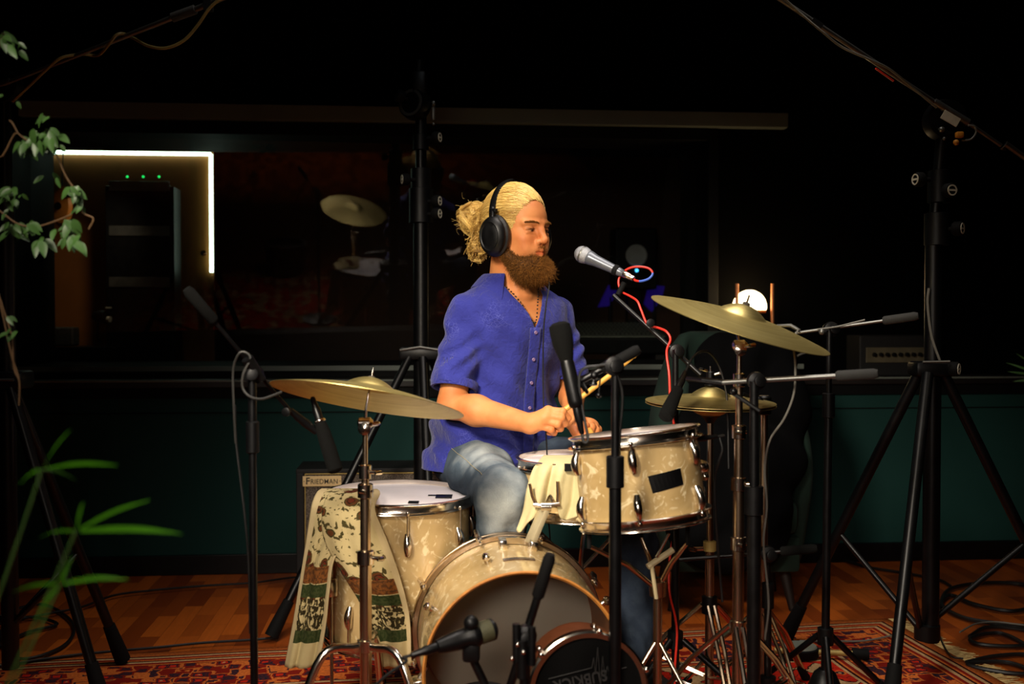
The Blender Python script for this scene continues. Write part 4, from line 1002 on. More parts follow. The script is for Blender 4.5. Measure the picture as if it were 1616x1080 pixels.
vs_.append(Vb_-Nb*.002); fs_.append(Fb_); at_.append(np.full(len(Vb_), .12))
N = 13000; S = 9
pick = rng.integers(0, len(Vb_), N); a0 = Vb_[pick]; nn = Nb[pick]
qb = (a0-HO)@HR
long_ = np.clip((-qb[:, 2]-.082)/.05, .10, 1)
dirn = nn*.95-hu*.30*long_[:, None]+hf*.10+rng.normal(0, .38, (N, 3)); dirn /= np.linalg.norm(dirn, axis=1, keepdims=True)
L_ = (.006+.017*long_)*rng.uniform(.45, 1.1, N)*np.where(rng.random(N) < .12, 1.5, 1.); t_ = np.linspace(0, 1, S)[None]
u1 = np.cross(dirn, A((.2, .5, .8))); u1 /= np.linalg.norm(u1, axis=1, keepdims=True); u2 = np.cross(dirn, u1)
ph = rng.uniform(0, 6.3, N)[:, None]+t_*rng.uniform(4, 12, N)[:, None]; cr = (.0008+.0030*long_)[:, None]*t_
Pn = a0[:, None]-nn[:, None]*.001+dirn[:, None]*(t_*L_[:, None])[..., None]+u1[:, None]*(np.cos(ph)*cr)[..., None]+u2[:, None]*(np.sin(ph)*cr)[..., None]
add_str(Pn, np.full((N, S), .00042)*(1-.6*t_), np.clip(.42+.28*rng.normal(size=N)+.25*np.clip((qb[:, 0]-.06)/.05, 0, 1), 0, 1))
# eyebrows
n = 260; s_ = rng.choice([-1, 1], n); x_ = rng.uniform(-.019, .019, n); 
n = 420; s_ = rng.choice([-1, 1], n); x_ = rng.uniform(-.020, .021, n); fm_ = f_ > .055; Vf_ = V1[fm_]; lf_ = l_[fm_]; uf_ = u_[fm_]
def skin_at(l, u): return Vf_[np.argmin((lf_-l)**2+(uf_-u)**2)]
b0 = np.array([skin_at(s_[i]*(.032+x_[i]), .0190-7*x_[i]**2+rng.normal(0, .0013)*(1-abs(x_[i])/.03)) for i in range(n)])
b1 = b0+np.array([hl*s_[i]*.007+hu*.0015 for i in range(n)])+rng.normal(0, .001, (n, 3)); t2 = np.linspace(0, 1, 4)[None, :, None]
bw = np.linspace(0, 1, 4)[None, :, None]; _o = b0+A(hf)*.0003
add_str(_o[:, None]+(b1-b0)[:, None]*bw+A(hf)*.0006*bw, np.full((n, 4), .00036), np.full(n, .62))
beard = mesh_obj('beard', np.concatenate(vs_), np.concatenate(fs_), M['beard'], man, True, 0); attr(beard, 'strand', np.concatenate(at_)); tag(beard, 'full curly brown beard and moustache')
# necklace
pts = [Vector(TC+tF*f0+tL*l0_+A((0, 0, z0))) for f0, l0_, z0 in ((-.02, -.070, .055), (.06, -.058, .030), (.110, -.030, -.020), (.134, .004, -.082), (.118, .024, -.020), (.07, .050, .030), (-.01, .070, .055))]
nb = MB(); cc = catmull(pts, 7)
for q_ in cc: nb.ball(q_, .0026, 8)
nb.build('necklace', M['leather'], man)

# ------------------------------------------------------------------ headphones
hp = thing('headphones', Hd(0, 0, .0), 'black over ear headphones worn on the blond hair of the drummer', 'headphones')
b1_, b2_ = MB(), MB(); arc = []
for i in range(25):
    a_ = math.radians(-8+196*i/24); arc.append(Hd(-.010-.022*math.sin(a_), -math.cos(a_)*.0995, .036+math.sin(a_)*.1145-.018*abs(math.cos(a_))))
for off_, w_, mm, nm in ((0, .011, 'black_plastic', 'headband'), (.006, .0085, 'leather', 'headband_pad')):
    rows = []
    for i, q_ in enumerate(arc):
        rad_ = q_-Hd(-.012, 0, .036); rad_ = rad_-hf*(rad_@hf); rad_ /= np.linalg.norm(rad_); c = q_-rad_*off_
        rows.append([Vector(c+hf*w_*x_+rad_*y_) for x_, y_ in ((-1, -.002), (-1, .002), (-.5, .0035), (.5, .0035), (1, .002), (1, -.002), (.0, -.0035), (-1, -.002))])
    MB().grid(rows).build(nm, M[mm], hp)
for s in (-1, 1):
    ax = Vector(hl*s*.985-hu*.08+hf*.10).normalized(); c = Vector(Hd(-.006, s*.078, -.022))
    cu_ = MB(); prof = [(.030, 0), (.040, .003), (.0425, .012), (.038, .021)]
    pad = MB().lathe([(.020, .004), (.036, .0), (.044, .006), (.0445, .014), (.040, .019), (.02, .02)], (0, 0, 0), ax, 40)
    shell = MB().lathe([(.040, .018), (.0415, .024), (.038, .033), (.030, .038), (.027, .0365), (.020, .039), (.012, .0395), (0.0005, .039)], (0, 0, 0), ax, 40)
    for mb_, nm, mm in ((pad, 'ear_pad', 'leather'), (shell, 'ear_cup', 'black_plastic')):
        vv = A(mb_.v)*1.12; vu = vv@hu; vv = vv+np.outer(vu*.26, hu); mb_.v = [tuple(x) for x in (vv+A(c))]; mb_.build(nm, M[mm], hp)
    yk = [Vector(Hd(-.012, s*.098, .058)), c+ax*.026+Vector(hu)*.070, c+ax*.030+Vector(hu)*.040]
    MB().path(yk, [.006, .0075, .006], 10).build('slider', M['black_plastic'], hp)
    MB().box((0, 0, 0), (.026, .012, .012), Matrix.Translation(c+ax*.026+Vector(hu)*.074) @ Matrix(((hf[0], hl[0], hu[0], 0), (hf[1], hl[1], hu[1], 0), (hf[2], hl[2], hu[2], 0), (0, 0, 0, 1))), .002).build('slider_block', M['black_plastic'], hp, False)
    MB().path([Vector(Hd(-.012, s*.100, .062)), Vector(Hd(-.012, s*.1005, .052))], .0022, 8).build('rivet', M['chrome'], hp)
cw = [Vector(Hd(-.006, .10, -.06)), P(866, 440, 3.20), P(862, 480, 3.13), P(858, 520, 3.12), P(857, 580, 3.12), P(858, 640, 3.11), P(862, 690, 3.08), P(863, 740, 3.05), P(858, 800, 3.06), P(868, 850, 3.1), Vector((.12, 3.2, .01))]
MB().cable(cw, .0022).build('headphone_cable', M['black_cable'], hp)

# ------------------------------------------------------------------ drumsticks
def stick(a, b, label):
    a, b = Vector(a), Vector(b); L_ = (b-a).length
    prof = [(.0, 0), (.005, .0), (.0072, .004), (.0074, L_*.3), (.0074, L_*.72), (.0045, L_*.94), (.0034, L_*.962), (.0052, L_*.975), (.0054, L_*.985), (.003, L_), (0, L_)]
    o = MB().lathe(prof, a, b-a, 18, False).build('drumstick', M['wood_stick'], None); tag(o, label, 'drumstick', None); return o
stick(P(868, 665, 2.993), P(1004, 561, 3.03), 'wooden drumstick pointing up to the right from the near hand')
stick(P(927, 672, 3.14), P(938, 694, 2.80), 'wooden drumstick in the far hand pointing at the camera beside the rack tom')
# ================================================================== drums
def axis_mtx(origin, axis, spin=0.):
    x, y, a = frame_of(axis); m = Matrix(((x.x, y.x, a.x, 0), (x.y, y.y, a.y, 0), (x.z, y.z, a.z, 0), (0, 0, 0, 1)))
    return Matrix.Translation(Vector(origin)) @ m @ Matrix.Rotation(spin, 4, 'Z')
def lug(mtx, R, ang, z, L_, parent, both=False, rod_to=None):
    """teardrop chrome lug standing on a shell of radius R"""
    c, s_ = math.cos(ang), math.sin(ang); rad = mtx.to_3x3() @ Vector((c, s_, 0)); ax = mtx.to_3x3() @ Vector((0, 0, 1)); o = mtx @ Vector((c*R, s_*R, z))
    b = MB(); n = 9; pts = [o+ax*L_*(i/(n-1)-.5)+rad*(.0035+.009*math.sin(PI*min(1, (i+1.5)/(n)))) for i in range(n)]
    b.path(pts, [.004+.0075*math.sin(PI*(i+.7)/(n+.4))**.6 for i in range(n)], 12)
    for e in (-.3, .3): b.tube(o+ax*L_*e-rad*.001, o+ax*L_*e+rad*.006, .0045)
    l = b.build('lug', M['chrome'], parent)
    if rod_to is not None:
        q = mtx @ Vector((c*(R+.012), s_*(R+.012), rod_to)); p0 = o+rad*.012+ax*(L_*.3 if rod_to > z else -L_*.3)
        r = MB().tube(p0, q, .0026); r.lathe([(.0, .004), (.0045, .004), (.0055, 0), (.0055, -.003), (.004, -.006)], q, ax*(1 if rod_to > z else -1), 10)
        r.build('tension_rod', M['chrome'], l)
def drum(name, top, axis, R, depth, nlug, label, group=None, two_rows=True, head='white_head', spin=0., lugL=.056, bottom_hoop=True, origin=None, shellm='pearl'):
    """top: centre of the upper head"""
    m = axis_mtx(top, axis, spin); ax = Vector(axis).normalized(); t = thing(name, origin if origin is not None else Vector(top)-ax*depth, label, 'drum', group)
    MB().lathe([(R-.006, -depth), (R, -depth), (R, -.012), (R-.002, -.010), (R-.006, -.010)], top, axis, 72, False).build('shell', M[shellm], t)
    hoop = [(R+.001, -.018), (R+.012, -.0185), (R+.0145, -.0165), (R+.013, -.0135), (R+.005, -.012), (R+.0035, -.009), (R+.0035, .003), (R+.006, .0055), (R+.0095, .0065), (R+.0105, .009), (R+.008, .011), (R+.001, .011), (R+.0005, .0), (R+.001, -.018)]
    MB().lathe(hoop, top, axis, 72, False).build('top_hoop', M['chrome'], t)
    MB().lathe([(0, .0), (R-.006, .0), (R-.001, -.003), (R+.001, -.008)], top, axis, 64, False).build('drum_head', M[head], t)
    if bottom_hoop:
        bt = Vector(top)-ax*depth
        MB().lathe([(r_, -h_) for r_, h_ in hoop], bt, axis, 72, False).build('bottom_hoop', M['chrome'], t)
        MB().lathe([(0, 0), (R-.001, 0)], bt, axis, 48, False).build('lower_head', M['clear_head'], t)
    for k in range(nlug):
        a = 2*PI*k/nlug
        if two_rows:
            lug(m, R, a, -depth*.24, lugL, t, rod_to=-.010); lug(m, R, a, -depth*.76, lugL, t, rod_to=-depth+.010)
        else: lug(m, R, a, -depth*.5, lugL, t, rod_to=-.010)
    return t, m

# floor tom
ft = P(630, 783, 2.97); ft.z = .607
FTR = .196
t, m = drum('floor_tom', ft, (0.01, -.015, 1), FTR, .385, 8, 'cream pearl floor tom with a white head and a scarf hanging over it', None, True, spin=math.radians(12), lugL=.056, origin=Vector((ft.x, ft.y, 0)))
for a_ in (math.radians(-62), math.radians(62), math.radians(180)):
    c_, s_ = math.cos(a_), math.sin(a_); q = m @ Vector((c_*(FTR+.018), s_*(FTR+.018), -.22)); g0 = Vector((q.x, q.y, .012))
    l = MB().path([Vector((q.x, q.y, q.z+.07)), Vector((q.x, q.y, .12)), Vector((q.x+c_*.03, q.y+s_*.03, .05)), Vector((q.x+c_*.03, q.y+s_*.03, .02))], .0048, 10).build('leg', M['chrome'], t)
    MB().lathe([(.012, 0), (.014, .004), (.011, .03), (.006, .034)], Vector((q.x+c_*.03, q.y+s_*.03, .010)), (0, 0, 1), 14).build('rubber_foot', M['black_rubber'], l)
    MB().box((0, 0, 0), (.03, .028, .05), Matrix.Translation(q) @ Matrix.Rotation(a_, 4, 'Z'), .004).build('leg_bracket', M['chrome'], t)
# tape patches on the head
for (x_, y_, w_, h_, r_) in ((.125, -.015, .045, .05, .3), (.05, -.11, .028, .03, .9), (.105, .0, .05, .012, .15)):
    MB().box((x_, y_, .0008), (w_, h_, .0012), Matrix.Translation(ft) @ Matrix.Rotation(r_*0, 4, 'Z')).build('tape_patch', M['black_tape'], t, False)

# rack tom (tilted to the left)
rt = P(1001, 687, 2.62); rax = Vector((-.115, .070, 1)).normalized(); RTR = .151
t, m = drum('rack_tom', rt, rax, RTR, .205, 6, 'cream pearl rack tom with a black tape patch on its shell, right of the drummer', None, True, spin=math.radians(-10), lugL=.054)
fr_ang = math.atan2(-1, 0); 
# patch and microphone clip on the shell
def on_shell(m, R, px, py, Yg):
    """point of a shell of radius R nearest to the viewing line through a pixel"""
    a = Vector((0, 0, CAM_H)); d = (P(px, py, Yg)-a).normalized(); mi = m.inverted(); o = mi @ a; dd = mi.to_3x3() @ d
    A_ = dd.x**2+dd.y**2; B_ = 2*(o.x*dd.x+o.y*dd.y); C_ = o.x**2+o.y**2-R*R; D_ = B_*B_-4*A_*C_
    tt_ = (-B_-math.sqrt(max(D_, 0)))/(2*A_); q = o+dd*tt_; return q
def shell_patch(m, R, pix, Yg, mm, name, parent, off=.0006, n=8):
    q = [on_shell(m, R, x, y, Yg) for x, y in pix]; q = [(math.atan2(v.y, v.x), v.z) for v in q]   # four corners, round order
    rows = []
    for i in range(n+1):
        u = i/n; row = []
        for j in range(2):
            a = q[0] if j == 0 else q[3]; b = q[1] if j == 0 else q[2]
            an = a[0]+(b[0]-a[0])*u; z = a[1]+(b[1]-a[1])*u; row.append(m @ Vector((math.cos(an)*(R+off), math.sin(an)*(R+off), z)))
        rows.append(row)
    o = MB().grid(rows).build(name, M[mm], parent, False); sd = o.modifiers.new('t', 'SOLIDIFY'); sd.thickness = .0008; sd.offset = 1; return o
shell_patch(m, RTR, [(1022, 752), (1073, 739), (1078, 765), (1030, 779)], 2.5, 'black_tape', 'tape_patch', t)
q = m @ Vector((RTR*.97, -.02, -.085))
b = MB(); c0 = P(1108, 737, 2.62); b.lathe([(.008, -.014), (.016, -.012), (.018, .0), (.013, .012), (.008, .016)], c0, (.9, -.2, .1), 18); b.tube(c0, P(1098, 740, 2.62), .008); b.ball(P(1112, 752, 2.62), .011)
b.build('mount_bracket', M['chrome'], t)
# basket stand under the rack tom
hub = P(1038, 925, 2.66); t = thing('snare_basket_stand', (hub.x, hub.y, 0), 'chrome basket stand with ivory arms holding up the tilted rack tom', 'drum stand')
mb_ = Vector(rt)-rax*.205
for k, (x_, y_, Yq) in enumerate(((930, 833, 2.58), (1085, 828, 2.60), (1012, 822, 2.80))):
    tip = P(x_, y_, Yq); mid = hub+(tip-hub)*.45+Vector((0, 0, -.012))
    a = MB().path([hub+Vector((0, 0, -.01)), mid, tip+Vector((0, 0, -.045))], [.007, .007, .005], 10).build('basket_arm', M['chrome_dull'], t)
    MB().path([tip+Vector((0, 0, -.05)), tip+Vector((0, 0, -.01)), tip+Vector((0, 0, .012))], .0055, 8).build('arm_tip', M['black_rubber'], a)
b = MB(); b.path([P(1022, 895, 2.60), P(1062, 868, 2.62)], .008, 8); b.path([P(1028, 890, 2.6), P(1036, 945, 2.61)], .005, 8); b.build('tilter_arm', mat('ivory painted steel', (186, 170, 130), .5), t)
MB().path([P(1036, 880, 2.6), P(1056, 842, 2.60)], .0035, 8).build('adjust_rod', M['chrome'], t)
MB().lathe([(.010, -.03), (.02, -.025), (.022, .012), (.012, .02)], hub, (0, 0, 1), 18).build('basket_hub', M['chrome_dull'], t)
MB().tube(hub+Vector((0, 0, -.02)), (hub.x, hub.y, .12), .011).build('tube', M['chrome_dull'], t)
for k in range(3):
    a_ = math.radians(80+120*k); f_ = Vector((hub.x+math.cos(a_)*.24, hub.y+math.sin(a_)*.24, .018))
    l = MB().path([Vector((hub.x, hub.y, .30)), f_+Vector((-math.cos(a_)*.05, -math.sin(a_)*.05, .015)), f_], .0065, 10).build('leg', M['chrome_dull'], t)
    MB().ball(f_, .011).build('rubber_foot', M['black_rubber'], l)
    MB().path([Vector((hub.x, hub.y, .14)), Vector((hub.x+math.cos(a_)*.12, hub.y+math.sin(a_)*.12, .135))], .004, 8).build('brace', M['chrome_dull'], t)

# snare behind it, with a cream cloth
sn = P(925, 727, 2.945); sn.x = .185
t, m = drum('snare_drum', sn, (0, 0, 1), .165, .135, 8, 'cream snare drum between the knees of the drummer, partly covered by a towel', None, False, spin=math.radians(20), lugL=.05, shellm='pearl')
q = m @ Vector((-.165, -.05, -.05)); MB().box(q, (.02, .03, .06), None, .004).build('strainer', M['chrome'], t)
hub = Vector((sn.x, sn.y, .40)); t2 = thing('snare_stand', (sn.x, sn.y, 0), 'chrome stand under the snare drum between the knees', 'drum stand')
for k in range(3):
    a_ = math.radians(30+120*k); d = Vector((math.cos(a_), math.sin(a_), 0))
    MB().path([hub, hub+d*.10+Vector((0, 0, .08)), hub+d*.185+Vector((0, 0, .145)), hub+d*.185+Vector((0, 0, .18))], .0055, 8).build('basket_arm', M['chrome'], t2)
    l = MB().path([Vector((hub.x, hub.y, .24)), hub*1+d*.2+Vector((0, 0, .02-.40)), ], .0065, 8).build('leg', M['chrome'], t2)
MB().tube(hub+Vector((0, 0, .03)), (hub.x, hub.y, .10), .011).build('tube', M['chrome'], t2)
MB().box(P(899, 738, 2.748), (.026, .012, .018)).build('snare_clip', M['black_rubber'], t, False)

# throne under the drummer
t = thing('drum_throne', (-.09, 3.38, 0), 'round black drum stool under the drummer', 'stool')
MB().lathe([(0, .50), (.15, .50), (.165, .515), (.165, .555), (.15, .572), (0, .575)], (-.09, 3.38, 0), (0, 0, 1), 40).build('seat', M['leather'], t)
MB().tube((-.09, 3.38, .50), (-.09, 3.38, .12), .014).build('post', M['chrome_dull'], t)
for k in range(3):
    a_ = math.radians(30+120*k); d = Vector((math.cos(a_), math.sin(a_), 0)); MB().path([Vector((-.09, 3.38, .3)), Vector((-.09, 3.38, .015))+d*.24], .009, 8).build('leg', M['chrome_dull'], t)

# ------------------------------------------------------------------ bass drum
BR = .235; fc = P(828, 1062, 2.45); fc.z = .285
bax = Vector((math.sin(math.radians(6.5)), -math.cos(math.radians(6.5)), 0)); BD = .37
t = thing('bass_drum', (fc.x-bax.x*BD*.5, fc.y-bax.y*BD*.5, 0), 'cream pearl bass drum with its front head taken off', 'drum')
rc = fc-bax*BD; bm_ = axis_mtx(fc, bax)
MB().lathe([(BR, -BD), (BR, -.001)], fc, bax, 120, False).build('shell', M['pearl'], t)
MB().lathe([(BR, -.001), (BR-.001, .0015), (BR-.004, .002), (BR-.0085, -.003)], fc, bax, 120, False).build('bearing_edge', M['maple'], t)
MB().lathe([(BR-.0085, -.003), (BR-.0085, -BD)], fc, bax, 120, False).build('shell_lining', M['shell_inside'], t)
MB().lathe([(0, -BD+.002), (BR-.009, -BD+.002)], fc, bax, 80, False).build('batter_head', M['clear_head'], t)
hp_ = [(BR+.002, -BD+.032), (BR+.013, -BD+.032), (BR+.0155, -BD+.028), (BR+.016, -BD+.016), (BR+.013, -BD+.014), (BR+.013, -BD+.008), (BR+.016, -BD+.006), (BR+.0155, -BD-.010), (BR+.002, -BD-.010), (BR+.002, -BD+.032)]
MB().lathe(hp_, fc, bax, 140, False).build('rear_hoop', M['chrome_dull'], t)
loc = lambda a, R, z: bm_ @ Vector((math.cos(a)*R, math.sin(a)*R, z))
up_a = None
xa, ya, _ = frame_of(bax)
def ang_up(deg):   # angle measured from straight up, positive to the right of the picture
    d = Vector((math.sin(math.radians(deg))*math.cos(math.radians(6.5)), math.sin(math.radians(deg))*math.sin(math.radians(6.5)), math.cos(math.radians(deg))))
    return math.atan2(d.dot(ya), d.dot(xa))
for dg in (-18, 18, -60, 60, -105, 105, -150, 150):
    a = ang_up(dg); rad = (loc(a, 1, 0)-loc(a, 0, 0))
    # claw over the rear hoop, rod and lug
    c = MB(); c.path([loc(a, BR+.030, -BD-.012), loc(a, BR+.030, -BD+.020), loc(a, BR+.024, -BD+.045)], [.006, .007, .006], 10)
    c.lathe([(.0075, -.006), (.009, 0), (.0075, .012), (.005, .016)], loc(a, BR+.021, -BD+.056), bax, 12)
    cl = c.build('claw_hook', M['chrome'], t)
    MB().tube(loc(a, BR+.026, -BD-.012), loc(a, BR+.019, -BD+.10), .003).build('tension_rod', M['chrome'], cl)
    lg = MB(); lg.tube(loc(a, BR, -.13), loc(a, BR+.014, -.13), .007); lg.lathe([(.004, -.016), (.009, -.010), (.0105, 0), (.009, .010), (.004, .016)], loc(a, BR+.017, -.13), bax, 14); lg.build('lug', M['chrome'], t)
# mounting rail with tom holder
def plate(a0, a1, z0, z1, off0, off1, n=14):
    rows = []
    for i in range(n+1):
        a = ang_up(a0+(a1-a0)*i/n); rows.append([loc(a, BR+off0, z0), loc(a, BR+off1, z0), loc(a, BR+off1, z1), loc(a, BR+off0, z1)])
    return MB().grid(rows)
plate(-7, 14, -.305, -.285, .002, .018).build('rail_mount', M['chrome'], t)
for dg in (-5.5, 12.5):
    a = ang_up(dg); c = MB(); c.tube(loc(a, BR, -.265), loc(a, BR+.014, -.265), .011); 
    c.box((0, 0, 0), (.026, .020, .030), Matrix.Translation(loc(a, BR+.010, -.25)) @ bm_.to_3x3().to_4x4() @ Matrix.Rotation(a, 4, 'Z'), .004); c.build('rail_foot', M['chrome'], t)
plate(-9, 9.5, -.127, -.110, .0005, .0035).build('name_badge', M['badge'], t)
bs_ = loc(ang_up(11), BR+.01, -.27); fk = P(861, 800, bs_.y+.02); fk.y = bs_.y+.02
th_ = MB(); d_ = (fk-bs_); th_.box((0, 0, 0), (.038, .014, d_.length), Matrix.Translation((bs_+fk)/2) @ d_.to_track_quat('Z', 'Y').to_matrix().to_4x4(), .002)
tm = th_.build('tom_mount', mat('brushed ivory steel', (200, 186, 150), .35, .5), t)
lft = P(846, 797, fk.y); rgt = P(880, 796, fk.y); 
MB().path([lft+Vector((-.006, 0, 0)), fk+Vector((0, -.008, .002)), rgt+Vector((.004, 0, 0))], .0065, 10).build('cross_bar', M['chrome'], tm)
MB().tube(fk+Vector((-.012, -.012, .002)), fk+Vector((.014, -.012, .002)), .012).build('clamp_block', M['chrome'], tm)
MB().path([lft, P(840, 783, fk.y), P(836, 764, fk.y)], [.0045, .0045, .004], 10).build('fork_rod', M['chrome_dull'], tm)
MB().path([rgt, P(881, 780, fk.y), P(880, 760, fk.y)], [.005, .0055, .0045], 10).build('fork_rod', M['chrome_dull'], tm)
for px_, py_ in ((849, 838), (853, 850)): MB().ball(P(px_, py_, fk.y-.02), .004).build('bolt', M['chrome_dull'], tm)
# spurs
for sg in (-1, 1):
    a = ang_up(sg*100); p0 = loc(a, BR+.012, -.09); p1 = p0+Vector((sg*.13, -.06, 0)); p1.z = .02
    s_ = MB().tube(p0+(p0-p1)*.15, p1, .006).build('spur', M['chrome'], t); MB().ball(p1, .010).build('rubber_foot', M['black_rubber'], s_)
    MB().box((0, 0, 0), (.03, .02, .05), Matrix.Translation(loc(a, BR+.008, -.09)) @ bm_.to_3x3().to_4x4() @ Matrix.Rotation(a, 4, 'Z'), .004).build('spur_bracket', M['chrome'], s_)
# pillow-like dark damping at the bottom left inside the drum
o = MB(); b = Field((fc.x-.24, fc.y+.02, .04), (fc.x+.16, fc.y+.36, .34), .008)
b.ell((fc.x-.10, fc.y+.16, .135), (.105, .12, .065), .01)
Vp, Fp = nets(b.a, b.lo, b.h); o = mesh_obj('damping_blanket', Vp, Fp, mat('black damping blanket', (14, 13, 13), .95, 0, .2, 20, .5, 60), None); tag(o, 'black damping blanket lying inside the bass drum', 'blanket')

# low frequency drum-shell microphone in front, its printed mesh upside down
sk = P(912, 1080, 2.33); SKR = .128; sk.z = .262; sax = Vector((.13, -1, .03)).normalized()
sk = P(928, 1093, 2.33)
t = thing('drum_shell_microphone', (sk.x, sk.y+.06, 0), 'small round drum shaped microphone with a black mesh front before the bass drum', 'microphone')
smx = axis_mtx(sk, sax)
MB().lathe([(SKR-.012, -.125), (SKR-.006, -.125), (SKR-.006, -.004)], sk, sax, 64, False).build('shell', M['shell_dark'], t)
MB().lathe([(SKR-.006, -.022), (SKR+.004, -.022), (SKR+.004, -.004), (SKR+.006, .004), (SKR+.002, .007), (SKR-.008, .006), (SKR-.008, .0)], sk, sax, 72, False).build('rim', M['chrome'], t)
MB().lathe([(0, .001), (SKR-.008, .001)], sk, sax, 56, False).build('mesh_front', M['mesh_black'], t)
for k in range(6):
    a = 2*PI*k/6+.35; c = MB(); rp = lambda R, z: smx @ Vector((math.cos(a)*R, math.sin(a)*R, z))
    c.path([rp(SKR+.008, .010), rp(SKR+.008, -.04)], .003, 8); c.ball(rp(SKR+.008, .010), .0065, 10); c.ball(rp(SKR+.004, -.045), .009, 12, sax, 1.6); c.build('lug', M['chrome'], t)
# lettering, turned upside down as on the photograph
xr = Vector((1, .13, 0)).normalized(); zr = xr.cross(sax).normalized()*-1
if zr.z < 0: zr = -zr
tmx = Matrix(((-xr.x, -zr.x, sax.x, 0), (-xr.y, -zr.y, sax.y, 0), (-xr.z, -zr.z, sax.z, 0), (0, 0, 0, 1)))
tw = math.radians(-10); R10 = Matrix.Rotation(tw*-1, 4, 'Z')
text_obj('mesh_lettering', 'SUBKICK', .034, Matrix.Translation(sk+sax*.004-xr*.018+zr*.028) @ tmx @ R10, M['grey_ink'], t, .0004, 1.05, .0006, .85)
zz = [(-.088, .034), (.008, .054), (.012, .076), (.016, .040), (.021, .098), (.027, .012), (.032, .078), (.037, .030), (.042, .056), (.046, .044), (.085, .052)]
def sp(x, z): return sk+sax*.0045+xr*x+zr*z
wvb = MB()
for (x0, z0), (x1, z1) in zip(zz[:-1], zz[1:]): wvb.tube(sp(x0, z0), sp(x1, z1), .0009, None, 6)
wvb.build('printed_wave', M['grey_ink'], t)
b = MB(); b.path([sk-sax*.07+Vector((0, 0, -SKR)), Vector((sk.x, sk.y+.07, .012))], .009, 12); b.path([Vector((sk.x-.16, sk.y+.16, .012)), Vector((sk.x, sk.y+.07, .012)), Vector((sk.x+.16, sk.y+.16, .012))], .008, 10); b.build('floor_stand', M['chrome_dull'], t)

# ------------------------------------------------------------------ cymbals
def cymbal(c, nrm, R, label, bellr=.062, bellh=.026, bow=.030, group=None, flip=1):
    prof = []; N = 60
    def hgt(r):
        if r < bellr: return bow+bellh*math.cos(r/bellr*PI/2)**.8*1.0
        u = (r-bellr)/(R-bellr); return bow*(1-u**1.35)
    rs = [.005+(R-.005)*i/N for i in range(N+1)]
    prof = [(r, flip*hgt(r)) for r in rs]+[(R, flip*hgt(R)-.0014)]+[(r, flip*hgt(r)-.0014) for r in reversed(rs)]
    mt = axis_mtx(c, nrm); b = MB().lathe(prof, (0, 0, 0), (0, 0, 1), 96, False)
    o = b.build('cymbal', M['cymbal'], None); o.matrix_world = mt; tag(o, label, 'cymbal', group); return o, mt
nL = Vector((.157, .215, 1)).normalized(); cL = P(580, 632, 2.56)
cymbal(cL, nL, .232, 'bronze crash cymbal seen from below, over the floor tom')
nR = Vector((.300, -.165, 1)).normalized(); cR = P(1167, 512, 2.72)
cymbal(cR, nR, .232, 'large bronze ride cymbal tilted in front of the glowing lamp', .06, .026, .026)
nH = Vector((.02, -.035, 1)).normalized(); cH = P(1121, 634, 2.98)
cymbal(cH, nH, .179, 'upper bronze hi-hat cymbal with a raised bell', .055, .026, .016)
cymbal(cH-nH*.006, nH, .179, 'lower bronze hi-hat cymbal facing down under the upper one', .055, .022, .014, flip=-1)

def tripod(t, x, y, hub_z, r_, rot0, mm, br_z=None, tr=.008, foot='black_rubber', double=True, flatfeet=.014, arch=False):
    for k in range(3):
        a_ = math.radians(rot0+120*k); d = Vector((math.cos(a_), math.sin(a_), 0)); f_ = Vector((x, y, flatfeet))+d*r_; b = MB(); sd = Vector((-d.y, d.x, 0))*.009
        p0 = Vector((x, y, hub_z))+d*.02
        if arch: b.path(catmull([p0, p0+d*(r_*.32)+Vector((0, 0, -.012)), p0*.35+f_*.65+Vector((0, 0, .015)), f_], 6), tr*1.15, 10)
        elif double:
            for s_ in (-1, 1): b.path([p0+sd*s_, p0*.6+f_*.4+sd*s_+Vector((0, 0, .02)), f_+sd*s_*.5], tr*.7, 8)
        else: b.path([p0, f_], tr, 10)
        l = b.build('leg', M[mm], t)
        MB().path([f_+(p0-f_).normalized()*.05, f_], [.011, .014], 12).build('rubber_foot', M[foot], l)
        if br_z is not None:
            mdp = p0*.45+f_*.55; b2 = MB()
            for s_ in (-1, 1): b2.path([Vector((x, y, br_z))+d*.015+sd*s_*.8, mdp+sd*s_*.8], tr*.45, 6)
            b2.build('brace', M[mm], t)
def wing(t, c, d, mm='chrome', sz=1.):
    c = Vector(c); d = Vector(d).normalized(); b = MB(); b.tube(c, c+d*.022*sz, .005*sz); x, y, a = frame_of(d)
    b.path([c+d*.020*sz-x*.014*sz, c+d*.026*sz, c+d*.020*sz+x*.014*sz], [.004*sz, .006*sz, .004*sz], 8); b.build('wing_nut', M[mm], t)
def collar(b, c, r, h, ax=(0, 0, 1)): b.lathe([(r*.8, -h/2), (r, -h/2+.002), (r, h/2-.002), (r*.8, h/2)], c, ax, 20)
